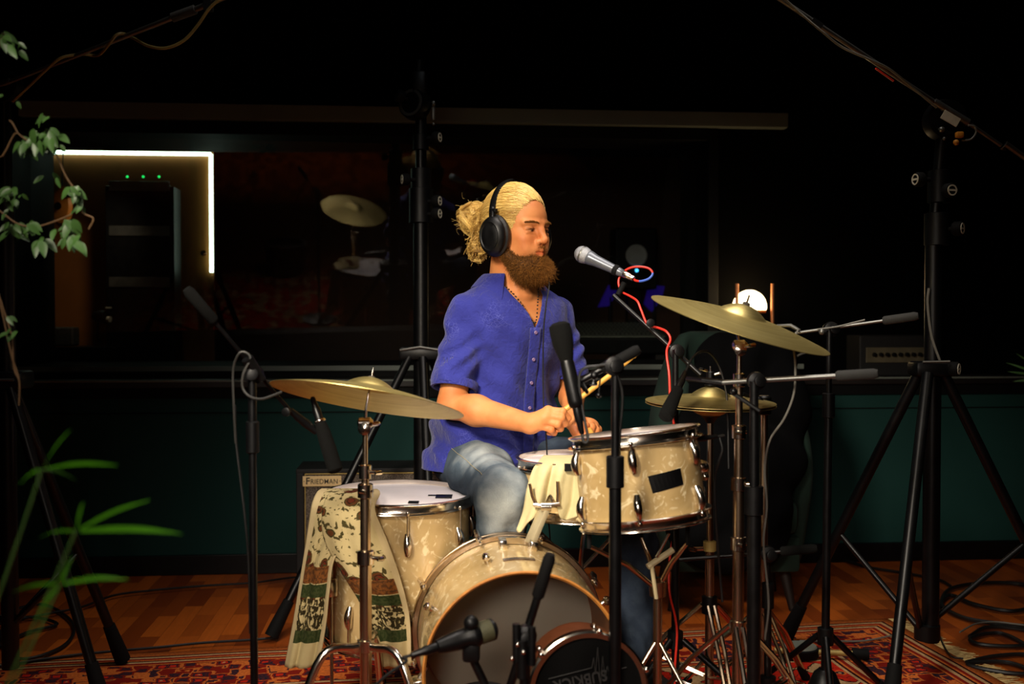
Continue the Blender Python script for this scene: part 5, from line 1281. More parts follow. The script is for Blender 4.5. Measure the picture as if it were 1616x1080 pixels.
def cymbal_stand(px, Yq, c, nrm, label, topy, joints, hub_z, rot0, r_=.30, mm='chrome', arch=False):
    base = P(px, 900, Yq); x, y = base.x, base.y; t = thing('cymbal_stand', (x, y, 0), label, 'cymbal stand')
    zt = P(px, topy, Yq).z
    tl = Vector((x, y, zt)); c = Vector(c); n_ = Vector(nrm)
    MB().path([tl, c-n_*.02, c+n_*.078], [.0045, .0032, .0026], 10).build('top_rod', M[mm], t)
    MB().lathe([(.004, .050), (.0095, .051), (.0095, .057), (.004, .059)], c, n_, 18).build('felt', mat('grey felt', (60, 55, 50), .9), t)
    b = MB(); b.lathe([(.006, -.018), (.013, -.014), (.014, .012), (.006, .02)], tl, (1, 0, 0), 18); b.lathe([(.004, -.008), (.015, -.004), (.015, .004), (.004, .008)], tl+Vector((0, -.014, -.012)), (0, -1, 0), 18); b.build('tilter', M['chrome'], t); wing(t, tl+Vector((.010, -.01, -.004)), (.8, -.5, .2))
    zs = [zt]+[P(px, j, Yq).z for j in joints]+[.10]; rr = [.0065, .0095, .0125, .0145]
    for i in range(len(zs)-1):
        MB().tube((x, y, zs[i]), (x, y, zs[i+1]-.02 if i < len(zs)-2 else zs[i+1]), rr[min(i, 3)]).build('tube', M['chrome_dull'], t)
        if i > 0:
            b = MB(); collar(b, (x, y, zs[i]), rr[min(i, 3)]+.006, .035); b.build('clamp_collar', M['chrome'], t); wing(t, (x+rr[min(i, 3)]+.004, y-.006, zs[i]), (1 if i % 2 else -1, -.4, 0))
    tripod(t, x, y, hub_z, r_, rot0, 'chrome', None if arch else .11, .009, arch=arch)
    b = MB(); collar(b, (x, y, hub_z), .021, .03); b.build('leg_hub', M['chrome'], t)
    return t
cymbal_stand(577, 2.56, cL, nL, 'chrome cymbal stand in front of the floor tom', 668, (745, 775, 880), .315, 205, .27, arch=True)
cymbal_stand(1165, 2.72, cR, nR, 'chrome cymbal stand holding the tilted ride cymbal', 545, (600, 682, 764, 858), .315, 270, .28)
# hi-hat stand
hx, hy = cH.x, cH.y; t = thing('hi_hat_stand', (hx, hy, 0), 'chrome hi-hat stand with a foot pedal', 'hi-hat stand')
MB().tube((hx, hy, .5), (hx, hy, P(1121, 578, 2.98).z), .003).build('pull_rod', M['chrome'], t)
b = MB(); collar(b, cH+Vector((0, 0, .066)), .012, .035); collar(b, cH+Vector((0, 0, .046)), .017, .006); b.build('clutch', M['black_metal'], t); wing(t, cH+Vector((.01, -.005, .075)), (1, -.2, .3), 'chrome', .8); wing(t, cH+Vector((-.01, -.005, .085)), (-1, -.2, .3), 'chrome', .8)
b = MB(); b.lathe([(.010, -.06), (.020, -.045), (.028, -.040), (.028, -.034), (.012, -.030)], cH, (0, 0, 1), 24); b.build('seat_cup', M['black_metal'], t)
z1 = P(1121, 862, 2.98).z; MB().tube((hx, hy, cH.z-.05), (hx, hy, z1), .0095).build('upper_tube', M['chrome_dull'], t); MB().tube((hx, hy, z1), (hx, hy, .06), .0125).build('lower_tube', M['chrome_dull'], t)
b = MB(); collar(b, (hx, hy, z1), .018, .03); b.build('clamp_collar', M['gold_trim'], t); wing(t, (hx-.02, hy-.01, z1-.005), (-1, -.1, 0), 'chrome', 1.3)
b = MB(); collar(b, (hx, hy, .30), .022, .05); b.build('leg_hub', M['black_metal'], t)
tripod(t, hx, hy, .30, .27, 35, 'chrome_dull', .10, .009)
fp = MB(); mt = Matrix.Translation((hx-.10, hy-.12, .055)) @ Matrix.Rotation(math.radians(-50), 4, 'Z') @ Matrix.Rotation(math.radians(12), 4, 'Y')
fp.box((0, 0, 0), (.28, .085, .012), mt, .004); fp.build('foot_pedal', M['steel_grey'], t)
# kick pedal
pk = Vector((-.05, 2.90, 0)); t = thing('kick_pedal', pk, 'chrome kick pedal behind the bass drum', 'pedal')
MB().box(pk+Vector((0, .02, .05)), (.09, .24, .012), None, .004).build('foot_board', M['steel_grey'], t); MB().path([pk+Vector((-.05, -.07, .01)), pk+Vector((-.05, -.07, .20)), pk+Vector((.05, -.07, .20)), pk+Vector((.05, -.07, .01))], .007, 8).build('pedal_frame', M['chrome_dull'], t)
MB().path([pk+Vector((0, -.07, .20)), pk+Vector((0, -.03, .32))], .004, 8).ball(pk+Vector((0, -.03, .32)), .025).build('beater', M['white_head'], t)

# ------------------------------------------------------------------ cloths
def sheet(name, rows, m_, label, nu=34, nv=60, fold=.007, nf=5, thick=.003, seed=0, parent=None, uv0=0., uv1=1., cat='scarf', jag=.0):
    """rows: list of (list of points across) ; smooth interpolation, folds added along the outward (camera-side) direction"""
    ctrl = [catmull(r, 6) if len(r) > 2 else [Vector(r[0]).lerp(Vector(r[1]), i/12) for i in range(13)] for r in rows]
    L_ = min(len(c) for c in ctrl); rs = []
    for c in ctrl: rs.append([c[int(round(i*(len(c)-1)/(nu)))] if False else c[min(len(c)-1, int(i*(len(c)-1)/nu))].lerp(c[min(len(c)-1, int(i*(len(c)-1)/nu)+1)], (i*(len(c)-1)/nu) % 1) for i in range(nu+1)])
    cols = [catmull([rs[j][i] for j in range(len(rs))], 10) for i in range(nu+1)]
    n = len(cols[0]); g_ = [[cols[i][int(round(k*(n-1)/nv))].copy() for i in range(nu+1)] for k in range(nv+1)]
    for k in range(nv+1):
        for i in range(nu+1):
            u, v = i/nu, k/nv; amp = fold*min(1, v*3)
            g_[k][i].y += amp*(math.sin(nf*2*PI*u+seed+1.5*v)*.7+math.sin(nf*3.3*PI*u+2*seed+4*v)*.3)-.004
            if jag and k == nv: g_[k][i].z += random.uniform(-jag, jag)
    b = MB().grid(g_); return b, nu, nv
def add_uv(o, nu, nvs):
    me = o.data; uvl = me.uv_layers.new(name='UV'); co = []
    for nu_, nv_, u0, u1, v0, v1 in nvs:
        for k in range(nv_+1):
            for i in range(nu_+1): co.append((u0+(u1-u0)*i/nu_, v0+(v1-v0)*k/nv_))
    vi = np.empty(len(me.loops), np.int32); me.loops.foreach_get('vertex_index', vi)
    uvl.data.foreach_set('uv', np.array(co, np.float32)[vi].ravel())
def row(l, Yl_, r, Yr_, y, mids=None, bulge=.02):
    a = P(l, y, Yl_); b_ = P(r, y, Yr_); m_ = (a+b_)/2; m_.y -= bulge; return [a, (a*3+b_)/4+Vector((0, -bulge*.8, 0)), m_, (a+b_*3)/4+Vector((0, -bulge*.8, 0)), b_]
YF_ = 2.745
ra = [row(508, 3.02, 580, 3.0, 772, bulge=.0), row(500, 2.93, 588, 2.84, 779, bulge=.01), row(492, 2.85, 586, 2.75, 800, bulge=.03), row(486, 2.83, 560, 2.745, 840, bulge=.02), row(480, 2.82, 530, 2.745, 880, bulge=.015), row(472, 2.81, 522, 2.745, 930, bulge=.015), row(463, 2.79, 516, 2.745, 985, bulge=.012), row(450, 2.77, 504, 2.745, 1052, bulge=.01)]
rb2 = [row(540, 3.0, 596, 3.0, 773, bulge=.0), row(520, 2.86, 600, 2.82, 780, bulge=.01), row(510, 2.77, 592, 2.745, 805, bulge=.02), row(512, 2.755, 610, 2.735, 850, bulge=.02), row(538, 2.745, 628, 2.735, 900, bulge=.02), row(566, 2.74, 641, 2.735, 945, bulge=.015), row(585, 2.74, 648, 2.735, 985, bulge=.012), row(600, 2.735, 650, 2.735, 1050, bulge=.01)]
b1, nu, nv = sheet('scarf', ra, None, '', seed=1., nf=2.4, fold=.008)
b2, nu, nv = sheet('scarf', rb2, None, '', seed=2.2, nf=2.0, fold=.006)
b1._add(b2.v, b2.f)
o = b1.build('scarf', M['scarf'], None, True, 0); add_uv(o, nu, [(nu, nv, 0, 1, 0, 1), (nu, nv, .18, 1, 0, 1)]); tag(o, 'cream scarf with dark flowers and green bands draped over the floor tom', 'scarf')
o.modifiers.new('t', 'SOLIDIFY').thickness = .0025
# towel on the snare
tw_ = [row(858, 2.94, 912, 2.92, 720, bulge=.0), row(848, 2.84, 916, 2.80, 729, bulge=.005), row(840, 2.80, 918, 2.766, 740, bulge=.01), row(832, 2.785, 920, 2.765, 765, bulge=.012), row(826, 2.785, 920, 2.765, 795, bulge=.012), row(815, 2.78, 915, 2.765, 822, bulge=.01)]
b1, nu, nv = sheet('towel', tw_, None, '', seed=.5, nf=2.6, fold=.014, nv=50)
# scalloped lower edge: shorten the middle
vv = A(b1.v).reshape(nv+1, nu+1, 3)
for i in range(nu+1):
    u = i/nu; sc_l = 1-.30*math.exp(-((u-.45)/.16)**2)-.10*(u > .8)*(u-.8)*5+ .16*math.exp(-((u-.05)/.10)**2)
    colz = vv[:, i].copy(); src = np.linspace(0, 1, nv+1)
    for c_ in range(3): vv[:, i, c_] = np.interp(np.linspace(0, min(sc_l, 1), nv+1), src, colz[:, c_])
    if sc_l > 1: vv[:, i, 2] -= np.linspace(0, 1, nv+1)*(sc_l-1)*.2
b1.v = [tuple(x) for x in vv.reshape(-1, 3)]
o = b1.build('towel', M['cloth_cream'], None, True, 0); tag(o, 'cream towel draped over the edge of the snare drum', 'towel'); o.modifiers.new('t', 'SOLIDIFY').thickness = .0035
# ================================================================== microphones and stands
def knob(b, c, d, r=.018, l=.022):
    b.lathe([(r*.35, 0), (r*.35, l*.4), (r*.95, l*.45), (r, l*.6), (r, l*.95), (r*.85, l)], c, d, 20)
def xlr(t, c, d, cablepts, cm='black_cable', body='black_metal', r=.0095):
    d = Vector(d).normalized(); pl = MB().lathe([(r, 0), (r, .028), (r*.8, .032), (r*.62, .055), (.0034, .058)], c, d, 18).build('cable_plug', M[body], t)
    if cablepts: MB().cable([Vector(c)+d*.056, Vector(c)+d*.075]+[Vector(q) for q in cablepts], .0032).build('cable', M[cm], t)
def mic_stand(name, px, Yq, piv_py, boomA, boomB, label, base='tripod', rot0=0, r_=.26, joint_py=None, pole_r=.0085, low_r=.0125, grip=True, boom_r=.0065, hub_z=.20, cat='microphone stand', leg_r=.009, group=None, mm='black_gloss', gripcol='black_rubber', base_px=None):
    x, y = P(px, piv_py, Yq).x, Yq; zt = P(px, piv_py, Yq).z; x0 = P(base_px if base_px else px, 1000, Yq).x
    t = thing(name, (x0, y, 0), label, cat, group); zj = P(px, joint_py, Yq).z if joint_py else zt*.55
    def at(z): return Vector((x0+(x-x0)*z/zt, y, z))
    MB().tube(at(zt), at(zj), pole_r).build('upper_pole', M[mm], t); MB().tube(at(zj), at(.05), low_r).build('lower_pole', M[mm], t)
    b = MB(); collar(b, at(zj), low_r+.006, .07); b.build('clutch', M['black_plastic'], t)
    if base == 'tripod':
        b = MB(); collar(b, at(hub_z), .022, .05); b.build('leg_hub', M['black_plastic'], t); tripod(t, x0, y, hub_z, r_, rot0, mm, None, leg_r, double=False)
    else:
        MB().lathe([(.0, .006), (.125, .006), (.13, .012), (.125, .022), (.05, .034), (.02, .05), (0, .05)], (x0, y, 0), (0, 0, 1), 40).build('round_base', M['black_metal'], t)
    A_, B_ = Vector(boomA), Vector(boomB); d = (B_-A_).normalized(); pv = at(zt); k = (pv-A_).dot(d); cen = A_+d*k
    MB().tube(A_, B_, boom_r).build('boom_arm', M[mm], t)
    b = MB(); b.lathe([(.010, -.022), (.019, -.018), (.022, .0), (.021, .014), (.010, .018)], pv*.5+cen*.5, (0, -1, 0), 22); b.build('boom_clamp', M['black_plastic'], t)
    b = MB(); knob(b, pv*.5+cen*.5+Vector((0, -.016, 0)), (.2, -1, .1), .014, .020); b.build('clamp_knob', M['black_plastic'], t)
    if grip: MB().path([A_-d*.004, A_+d*.006, A_+d*.085, A_+d*.09], [.009, .0125, .0125, .009], 14).build('counterweight_grip', M[gripcol], t)
    return t, pv, d
# vocal microphone
a = P(920, 402, 3.20); e = P(1000, 440, 3.12); d = (e-a).normalized()
t = thing('vocal_microphone', a, 'grey vocal microphone with silver ball grille in front of the mouth', 'microphone')
MB().lathe([(0, -.026), (.010, -.0245), (.018, -.019), (.0238, -.010), (.0255, .0), (.0253, .006), (.0225, .016), (.020, .021)], a, d, 36, False).build('ball_grille', M['mic_grille'], t)
MB().lathe([(.0255, -.003), (.0262, -.002), (.0262, .002), (.0255, .003)], a, d, 36, False).build('grille_band', M['steel_grey'], t)
MB().lathe([(.0205, .020), (.0215, .023), (.021, .028), (.0175, .045), (.0125, .13), (.0105, .142), (.0095, .143)], a, d, 30).build('handle', M['mic_grey'], t)
tm_ = a+d*.143
MB().lathe([(.0095, 0), (.0105, .002), (.0105, .022), (.0085, .026), (.0085, .036), (.004, .038)], tm_, d, 20).build('cable_plug', M['nickel'], t)
pe = tm_+d*.036
red = [pe, P(1003, 443, 3.12), P(1012, 444, 3.12), P(1024, 440, 3.12), P(1030, 432, 3.12), P(1024, 424, 3.125), P(1008, 421, 3.13), P(992, 424, 3.14), P(980, 434, 3.15), P(976, 446, 3.15), P(981, 460, 3.14), P(995, 468, 3.12), P(1006, 476, 3.10), P(1012, 490, 3.09), P(1022, 512, 3.07), P(1040, 518, 3.05), P(1052, 524, 3.03), P(1058, 536, 3.02)]
red += [P(1052, 556, 3.0), P(1056, 590, 2.98), P(1058, 630, 2.97), P(1064, 672, 2.95), P(1070, 720, 3.0), P(1078, 800, 3.05), P(1060, 860, 3.0), P(1056, 930, 2.95), P(1068, 990, 2.95)]
q = red[-1]; red += [Vector((q.x+.02, q.y, .02)), Vector((q.x+.3, q.y+.1, .018))]
cc = catmull(red, 8)
MB().path(cc[:14], .0034, 8).build('cable', M['red_cable'], t); MB().path(cc[13:34], .0036, 8).build('cable_marker', M['blue_cable'], t); MB().path(cc[33:], .0034, 8).build('cable', M['red_cable'], t)
bA = P(1106, 592, 3.0); bB = P(968, 466, 3.13)
t, pv, d = mic_stand('boom_stand', 1066, 2.99, 552, bA, bB, 'black boom stand with red cable wound round it, carrying the vocal microphone', 'tripod', 100, .26, 700, grip=False, low_r=.011)
b = MB(); c_ = P(1024, 510, 3.065); knob(b, c_+Vector((0, -.01, 0)), (.1, -1, 0), .012, .02); b.build('arm_knob', M['black_plastic'], t)
b = MB(); b.path([P(985, 447, 3.14), P(975, 466, 3.13)], [.009, .008], 10); b.lathe([(.0150, -.007), (.0168, -.006), (.0160, .007), (.0140, .008)], P(972, 427, 3.148), e-a, 20, False); b.build('microphone_clip', M['black_rubber'], t)
# black side microphone in front of the shirt
a = P(882, 510, 2.36); e = P(915, 668, 2.33); d = (e-a).normalized()
t = thing('studio_microphone', a, 'black microphone with wide foam top hanging in front of the blue shirt', 'microphone')
MB().lathe([(0, -.003), (.016, .0), (.0235, .006), (.0245, .02), (.0235, .045), (.017, .075), (.0145, .085)], a, d, 30).build('foam_top', M['foam_black'], t)
MB().lathe([(.0145, .085), (.0155, .090), (.0165, .13), (.0165, .175), (.015, .185), (.0095, .19)], a, d, 26).build('microphone_body', M['black_metal'], t)
cb = a+d*.19; xlr(t, cb, d, [cb+d*.07+Vector((.01, 0, .002)), P(921, 655, 2.33), P(914, 610, 2.33), P(918, 585, 2.33), P(940, 578, 2.33), P(966, 580, 2.32), P(982, 620, 2.33), P(978, 690, 2.34), P(976, 800, 2.34), P(975, 900, 2.34)])
MB().path([a+d*.13+Vector((.016, -.004, 0)), a+d*.15+Vector((.03, -.006, -.004)), P(918, 600, 2.35)], .005, 8).build('yoke', M['black_metal'], t)
t, pv, d = mic_stand('boom_stand', 971, 2.33, 582, P(1007, 552, 2.33), P(908, 606, 2.35), 'black boom stand in front of the rack tom, nearest the middle of the picture', 'tripod', 30, .27, 745, pole_r=.0088, low_r=.0135, boom_r=.0075)
b = MB(); knob(b, P(937, 600, 2.33), (0, -.3, -1), .008, .012); b.ball(P(938, 593, 2.33), .009); b.build('small_knob', M['black_metal'], t)
b = MB(); b.tube(P(947, 598, 2.33), P(945, 620, 2.33), .002); b.ball(P(945, 624, 2.33), .006); b.build('tension_screw', M['black_metal'], t)
# left: boom stand with long black microphone over the floor tom
t, pv, d = mic_stand('boom_stand', 398, 2.36, 598, P(296, 458, 2.30), P(470, 663, 2.46), 'black boom stand standing alone left of the crash cymbal', 'round', 0, .2, 690, pole_r=.0095, low_r=.0085, boom_r=.0045, gripcol='grip_dark', base_px=401)
b = MB(); b.path([P(390, 566, 2.345), P(412, 600, 2.37)], [.014, .012], 12); b.build('boom_sleeve', M['black_plastic'], t)
b = MB(); knob(b, P(455, 650, 2.44), (-.3, -1, 0), .010, .014); b.path([P(458, 648, 2.45), P(482, 668, 2.47), P(500, 682, 2.48)], [.007, .010, .008], 10); b.build('swivel', M['black_metal'], t)
MB().cable([P(372, 700, 2.36), P(369, 640, 2.35), P(368, 585, 2.35), P(376, 560, 2.34), P(386, 556, 2.34), P(395, 566, 2.34), P(384, 590, 2.33), P(383, 612, 2.33), P(394, 626, 2.33), P(412, 630, 2.34), P(432, 624, 2.36), P(444, 619, 2.38)], .0028).build('cable', M['dark_cable'], t)
MB().cable([P(371, 640, 2.35), P(372, 690, 2.36), P(380, 760, 2.36), P(388, 830, 2.36), P(393, 900, 2.37), P(395, 1000, 2.38)], .0028).build('cable', M['black_cable'], t)
a = P(531, 747, 2.46); e = P(497, 640, 2.49); d = (e-a).normalized()
t = thing('tom_microphone', a, 'long black microphone pointing down at the floor tom', 'microphone')
MB().lathe([(0, 0), (.012, .002), (.0175, .008), (.0175, .06), (.016, .10), (.012, .125), (.0085, .128)], a, d, 24).build('microphone_body', M['foam_black'], t)
MB().lathe([(.0125, .123), (.0135, .125), (.0135, .128), (.012, .130)], a, d, 20).build('silver_ring', M['chrome'], t); xlr(t, a+d*.128, d, [])
# mic over the rack tom
a = P(1049, 662, 2.70); e = P(1078, 596, 2.78); d = (e-a).normalized()
t = thing('tom_microphone', a, 'black microphone angled down over the far rim of the rack tom', 'microphone')
MB().lathe([(0, 0), (.012, .001), (.0185, .006), (.0195, .02), (.0185, .04), (.016, .07), (.015, .10), (.009, .105)], a, d, 24).build('microphone_body', M['foam_black'], t)
xlr(t, a+d*.105, d, [P(1092, 566, 2.82), P(1104, 556, 2.85), P(1118, 556, 2.87), P(1132, 572, 2.9), P(1142, 600, 2.9), P(1148, 640, 2.9), P(1150, 740, 2.9)])
t, pv, d = mic_stand('boom_stand', 1190, 2.55, 602, P(1383, 590, 2.45), P(1140, 604, 2.62), 'black boom stand with a long silver arm pointing right under the ride cymbal', 'tripod', 70, .27, 790, pole_r=.0105, low_r=.016, boom_r=.0062, mm='black_metal', gripcol='grey_grip')
for c in t.children:
    if c.name.startswith('boom_arm'): c.data.materials[0] = M['steel_grey']; c['label'] = 'silver grey boom arm'
b = MB(); b.path([P(1140, 604, 2.62), P(1110, 600, 2.64), P(1085, 598, 2.72)], [.008, .007, .006], 10); b.path([P(1156, 620, 2.56), P(1200, 650, 2.5)], [.006, .005], 8); b.ball(P(1158, 618, 2.55), .009); b.build('swivel', M['black_metal'], t)
MB().cable([P(1260, 520, 2.9), P(1252, 540, 2.8), P(1255, 575, 2.6), P(1253, 620, 2.58), P(1238, 660, 2.58), P(1215, 695, 2.6), P(1207, 740, 2.62), P(1210, 800, 2.62), P(1205, 860, 2.62), P(1213, 950, 2.62), P(1207, 1010, 2.62)], .0028).build('cable', M['grey_cable'], t)
# clip-on microphone plug at the right of the rack tom
t = thing('clip_on_microphone', P(1085, 690, 2.62), 'small black clip-on microphone on the right rim of the rack tom', 'microphone')
b = MB(); b.box(P(1083, 690, 2.61), (.035, .03, .036), None, .006); b.build('clip_body', M['black_plastic'], t); b = MB(); b.ball(P(1085, 688, 2.59), .006); b.build('screw', M['chrome'], t)
xlr(t, P(1096, 693, 2.62), (1, .1, .10), [P(1136, 690, 2.63), P(1140, 710, 2.63), P(1134, 730, 2.64), P(1128, 760, 2.66), P(1132, 850, 2.68), P(1140, 950, 2.7)], r=.008)
# further boom stand on the right, over the ride cymbal
t, pv, d = mic_stand('boom_stand', 1309, 3.02, 522, P(1447, 499, 2.95), P(1255, 526, 3.1), 'black boom stand with a round weighted base right of the ride cymbal', 'tripod', 20, .22, 640, pole_r=.0085, low_r=.0115, boom_r=.0045, gripcol='grey_grip', base_px=1302, mm='black_gloss')
for c in t.children:
    if c.name.startswith('boom_arm'): c.data.materials[0] = M['steel_grey']; c['label'] = 'silver boom arm'
t['label'] = 'black boom stand with a thin silver arm right of the ride cymbal'
b = MB(); b.path([P(1262, 522, 3.08), P(1248, 514, 3.1), P(1226, 514, 3.12)], [.005, .006, .004], 8); b.ball(P(1297, 524, 3.0), .009); b.build('swivel', M['steel_grey'], t)
MB().cable([P(1290, 520, 3.0), P(1320, 516, 2.99), P(1345, 510, 2.98), P(1365, 505, 2.97)], .0025).build('cable', M['grey_cable'], t)
b = MB(); b.lathe([(.0, 0), (.052, .004), (.055, .02), (.046, .05), (.03, .085), (.018, .095), (0, .095)], (P(1302, 1000, 3.02).x, 3.02, .012), (0, 0, 1), 24); b.build('weight', M['black_metal'], t)
# small boom stand low at the right
t, pv, d = mic_stand('boom_stand', 1212, 2.85, 876, P(1287, 866, 2.8), P(1072, 884, 2.88), 'low black boom stand behind the cymbal stand legs', 'tripod', 90, .20, 940, pole_r=.007, low_r=.010, boom_r=.005, gripcol='grip_dark', hub_z=.12)
# kick microphone and its stand
t, pv, d = mic_stand('boom_stand', 828, 2.08, 1010, P(868, 878, 2.10), P(800, 1100, 2.14), 'short black boom stand in front of the bass drum', 'round', 0, .2, 1120, pole_r=.011, low_r=.013, boom_r=.0085, gripcol='black_rubber')
b = MB()
for dx, py_, r in ((-.016, 985, .008), (.014, 990, .008), (-.005, 1010, .012)): b.tube(P(828, py_, 2.07)+Vector((dx, 0, 0)), P(828, py_+60, 2.07)+Vector((dx, 0, 0)), r)
b.build('clamp_block', M['black_plastic'], t)
b = MB()
for x_, y_ in ((817, 1018), (826, 1030), (808, 1040)): b.ball(P(x_, y_, 2.055), .0045)
b.build('bolt', M['chrome'], t)
a = P(782, 992, 2.20); e = P(648, 1035, 2.12); d = (e-a).normalized()
t = thing('kick_microphone', a, 'black microphone with olive grey grille pointing into the bass drum', 'microphone')
MB().lathe([(0, -.002), (.014, .0), (.0225, .006), (.0232, .012)], a, d, 30, False).build('front_cap', M['black_plastic'], t)
MB().lathe([(.0225, .010), (.0228, .036), (.021, .040)], a, d, 30, False).build('grille', M['olive_grille'], t)
MB().lathe([(.021, .038), (.026, .044), (.027, .056), (.021, .066), (.020, .09), (.014, .13), (.010, .132)], a, d, 28).build('microphone_body', M['black_metal'], t)
b = MB(); b.box((0, 0, 0), (.036, .03, .05), Matrix.Translation(a+d*.055+Vector((0, -.004, -.026))), .008); b.ball(a+d*.055+Vector((0, -.01, .03)), .016); b.build('mount_block', M['black_plastic'], t)
xlr(t, a+d*.13, d, [P(640, 1045, 2.10), P(600, 1075, 2.1), P(560, 1120, 2.1)], r=.010)
MB().path([a+d*.06+Vector((0, .0, -.03)), P(765, 1080, 2.18), P(765, 1180, 2.18), Vector((P(765, 1180, 2.18).x, 2.18, .03))], .009, 10).build('support_post', M['black_metal'], t)
MB().lathe([(0, .004), (.09, .004), (.09, .018), (.03, .03), (0, .032)], (P(765, 1180, 2.18).x, 2.18, 0), (0, 0, 1), 30).build('round_base', M['black_metal'], t)

# ------------------------------------------------------------------ heavy studio stands
def knob_thing(t, c, d, emb=True, r=.022):
    b = MB(); c = Vector(c); d = Vector(d).normalized(); b.lathe([(.007, 0), (.007, .02), (r*.8, .022), (r, .028), (r, .046), (r*.9, .050)], c, d, 22); k = b.build('knob', M['black_rubber'], t)
    if emb:
        e = MB(); x, y, a_ = frame_of(d); e.lathe([(r*.58, .050), (r*.58, .052), (r*.76, .052), (r*.76, .050)], c, d, 22, False); e.box((0, 0, .0515), (r*1.1, r*.26, .0015), axis_mtx(c, d)); e.build('knob_emblem', M['knob_white'], k)
# back left, behind the drummer
x, y = P(665, 560, 4.02).x, 4.02
t = thing('heavy_studio_stand', (x, y, 0), 'tall black studio stand rising behind the drummer, in front of the window', 'studio stand')
zt = P(665, 115, 4.02).z; zh = P(665, 560, 4.02).z
MB().tube((x, y, .12), (x, y, P(665, 320, 4.02).z), .030).build('outer_column', M['black_gloss'], t); MB().tube((x, y, P(665, 320, 4.02).z), (x, y, P(665, 170, 4.02).z), .021).build('inner_column', M['black_gloss'], t)
for py_, r_q, h_q in ((325, .045, .13), (285, .038, .09), (225, .030, .06)):
    b = MB(); collar(b, (x, y, P(665, py_, 4.02).z), r_q, h_q); b.build('clamp_collar', M['black_plastic'], t)
for px_, py_, sx_ in ((640, 284, -1), (682, 218, 1), (684, 318, 1), (684, 338, 1)): c = P(665, py_, 3.99); knob_thing(t, (c.x+sx_*.022, c.y, c.z), (sx_, -.35, 0))
b = MB(); c = P(655, 165, 4.0); b.lathe([(.02, -.03), (.055, -.026), (.06, 0), (.055, .026), (.02, .03)], c, (-.5, -.85, .1), 30); b.box(P(662, 135, 4.0), (.05, .06, .10), None, .01); b.tube(P(660, 125, 4.0), P(662, 96, 4.0), .018); b.build('swivel_head', M['black_plastic'], t)
MB().lathe([(.040, .027), (.040, .030), (.050, .030), (.050, .027)], c, (-.5, -.85, .1), 30, False).build('head_ring', M['steel_grey'], t)
knob_thing(t, P(646, 158, 3.99), (-.9, -.4, .3), False, .024)
b = MB(); b.box(P(684, 175, 4.0), (.012, .02, .07), None, .003); b.ball(P(684, 164, 3.98), .007); b.ball(P(684, 196, 3.98), .006); b.build('safety_latch', M['steel_grey'], t)
b = MB(); b.box((x, y, zh+.006), (.16, .10, .05), None, .012); b.build('leg_hub', M['black_plastic'], t)
MB().path([Vector((x-.075, y-.052, zh+.018)), Vector((x, y-.06, zh+.030)), Vector((x+.075, y-.052, zh+.018))], .005, 8).build('hub_edge', M['steel_grey'], t)
def big_leg(t, p0, f_, hub_low, r=.016, m1='black_gloss'):
    l = MB().path([p0, f_], [r, r*.95], 14).build('leg', M[m1], t); dd = (p0-f_).normalized()
    MB().path([f_+dd*.13, f_+dd*.04, f_], [r*1.15, r*1.45, r*1.5], 14).build('rubber_foot', M['black_rubber'], l)
    md = p0*.42+f_*.58; MB().path([hub_low, md], r*.55, 10).build('brace', M[m1], t)
for f_ in (Vector((-.815, 3.62, .02)), Vector((-.25, 3.50, .02)), Vector((-.02, 4.42, .02))):
    d = (f_-Vector((x, y, 0))); d.z = 0; d.normalize(); big_leg(t, Vector((x, y, zh-.01))+d*.055, f_, Vector((x, y, .30))+d*.03)
b = MB(); collar(b, (x, y, .30), .042, .06); b.build('brace_collar', M['black_plastic'], t)
# right
Yr = 3.30; x, y = P(1472, 560, Yr).x, Yr; zh = P(1472, 582, Yr).z
t = thing('heavy_studio_stand', (x, y, 0), 'large black studio stand at the right with three pale knobs and a long overhead boom', 'studio stand')
zp = P(1495, 200, Yr).z
MB().tube((x, y, .10), (x, y, P(1472, 370, Yr).z), .026).build('outer_column', M['black_gloss'], t); MB().tube((x, y, P(1472, 370, Yr).z), (x+.025, y, zp), .019).build('inner_column', M['black_gloss'], t)
b = MB(); collar(b, (x+.01, y, P(1472, 362, Yr).z), .038, .10); b.build('clamp_collar', M['black_plastic'], t)
b = MB(); collar(b, (x+.015, y, P(1472, 295, Yr).z), .034, .10); b.build('clamp_collar', M['black_plastic'], t)
c = P(1470, 284, Yr-.02); knob_thing(t, (c.x-.005, c.y, c.z), (-1, -.25, 0)); knob_thing(t, P(1485, 303, Yr-.02), (.3, -1, .0)); knob_thing(t, P(1492, 362, Yr-.02), (.8, -.7, 0)); knob_thing(t, P(1486, 582, Yr-.02), (.8, -.6, 0))
c = P(1490, 190, Yr); b = MB(); b.lathe([(.03, -.03), (.058, -.028), (.064, 0), (.058, .028), (.03, .03)], c, (0, -1, 0), 34); b.lathe([(.035, .028), (.035, .034), (.048, .034), (.048, .028)], c, (0, -1, 0), 30, False); b.build('swivel_head', M['black_plastic'], t)
b = MB(); b.ball(P(1486, 205, Yr-.04), .010); b.ball(P(1490, 219, Yr-.04), .006); b.build('bolt', M['steel_grey'], t)
MB().box((0, 0, 0), (.055, .004, .028), Matrix.Translation(P(1500, 187, Yr-.04)) @ Matrix.Rotation(math.radians(30), 4, 'Y')).build('label_sticker', M['knob_white'], t, False)
b1 = P(1232, -4, Yr-.25); b2 = P(1640, 262, Yr+.05); d = (b2-b1).normalized()
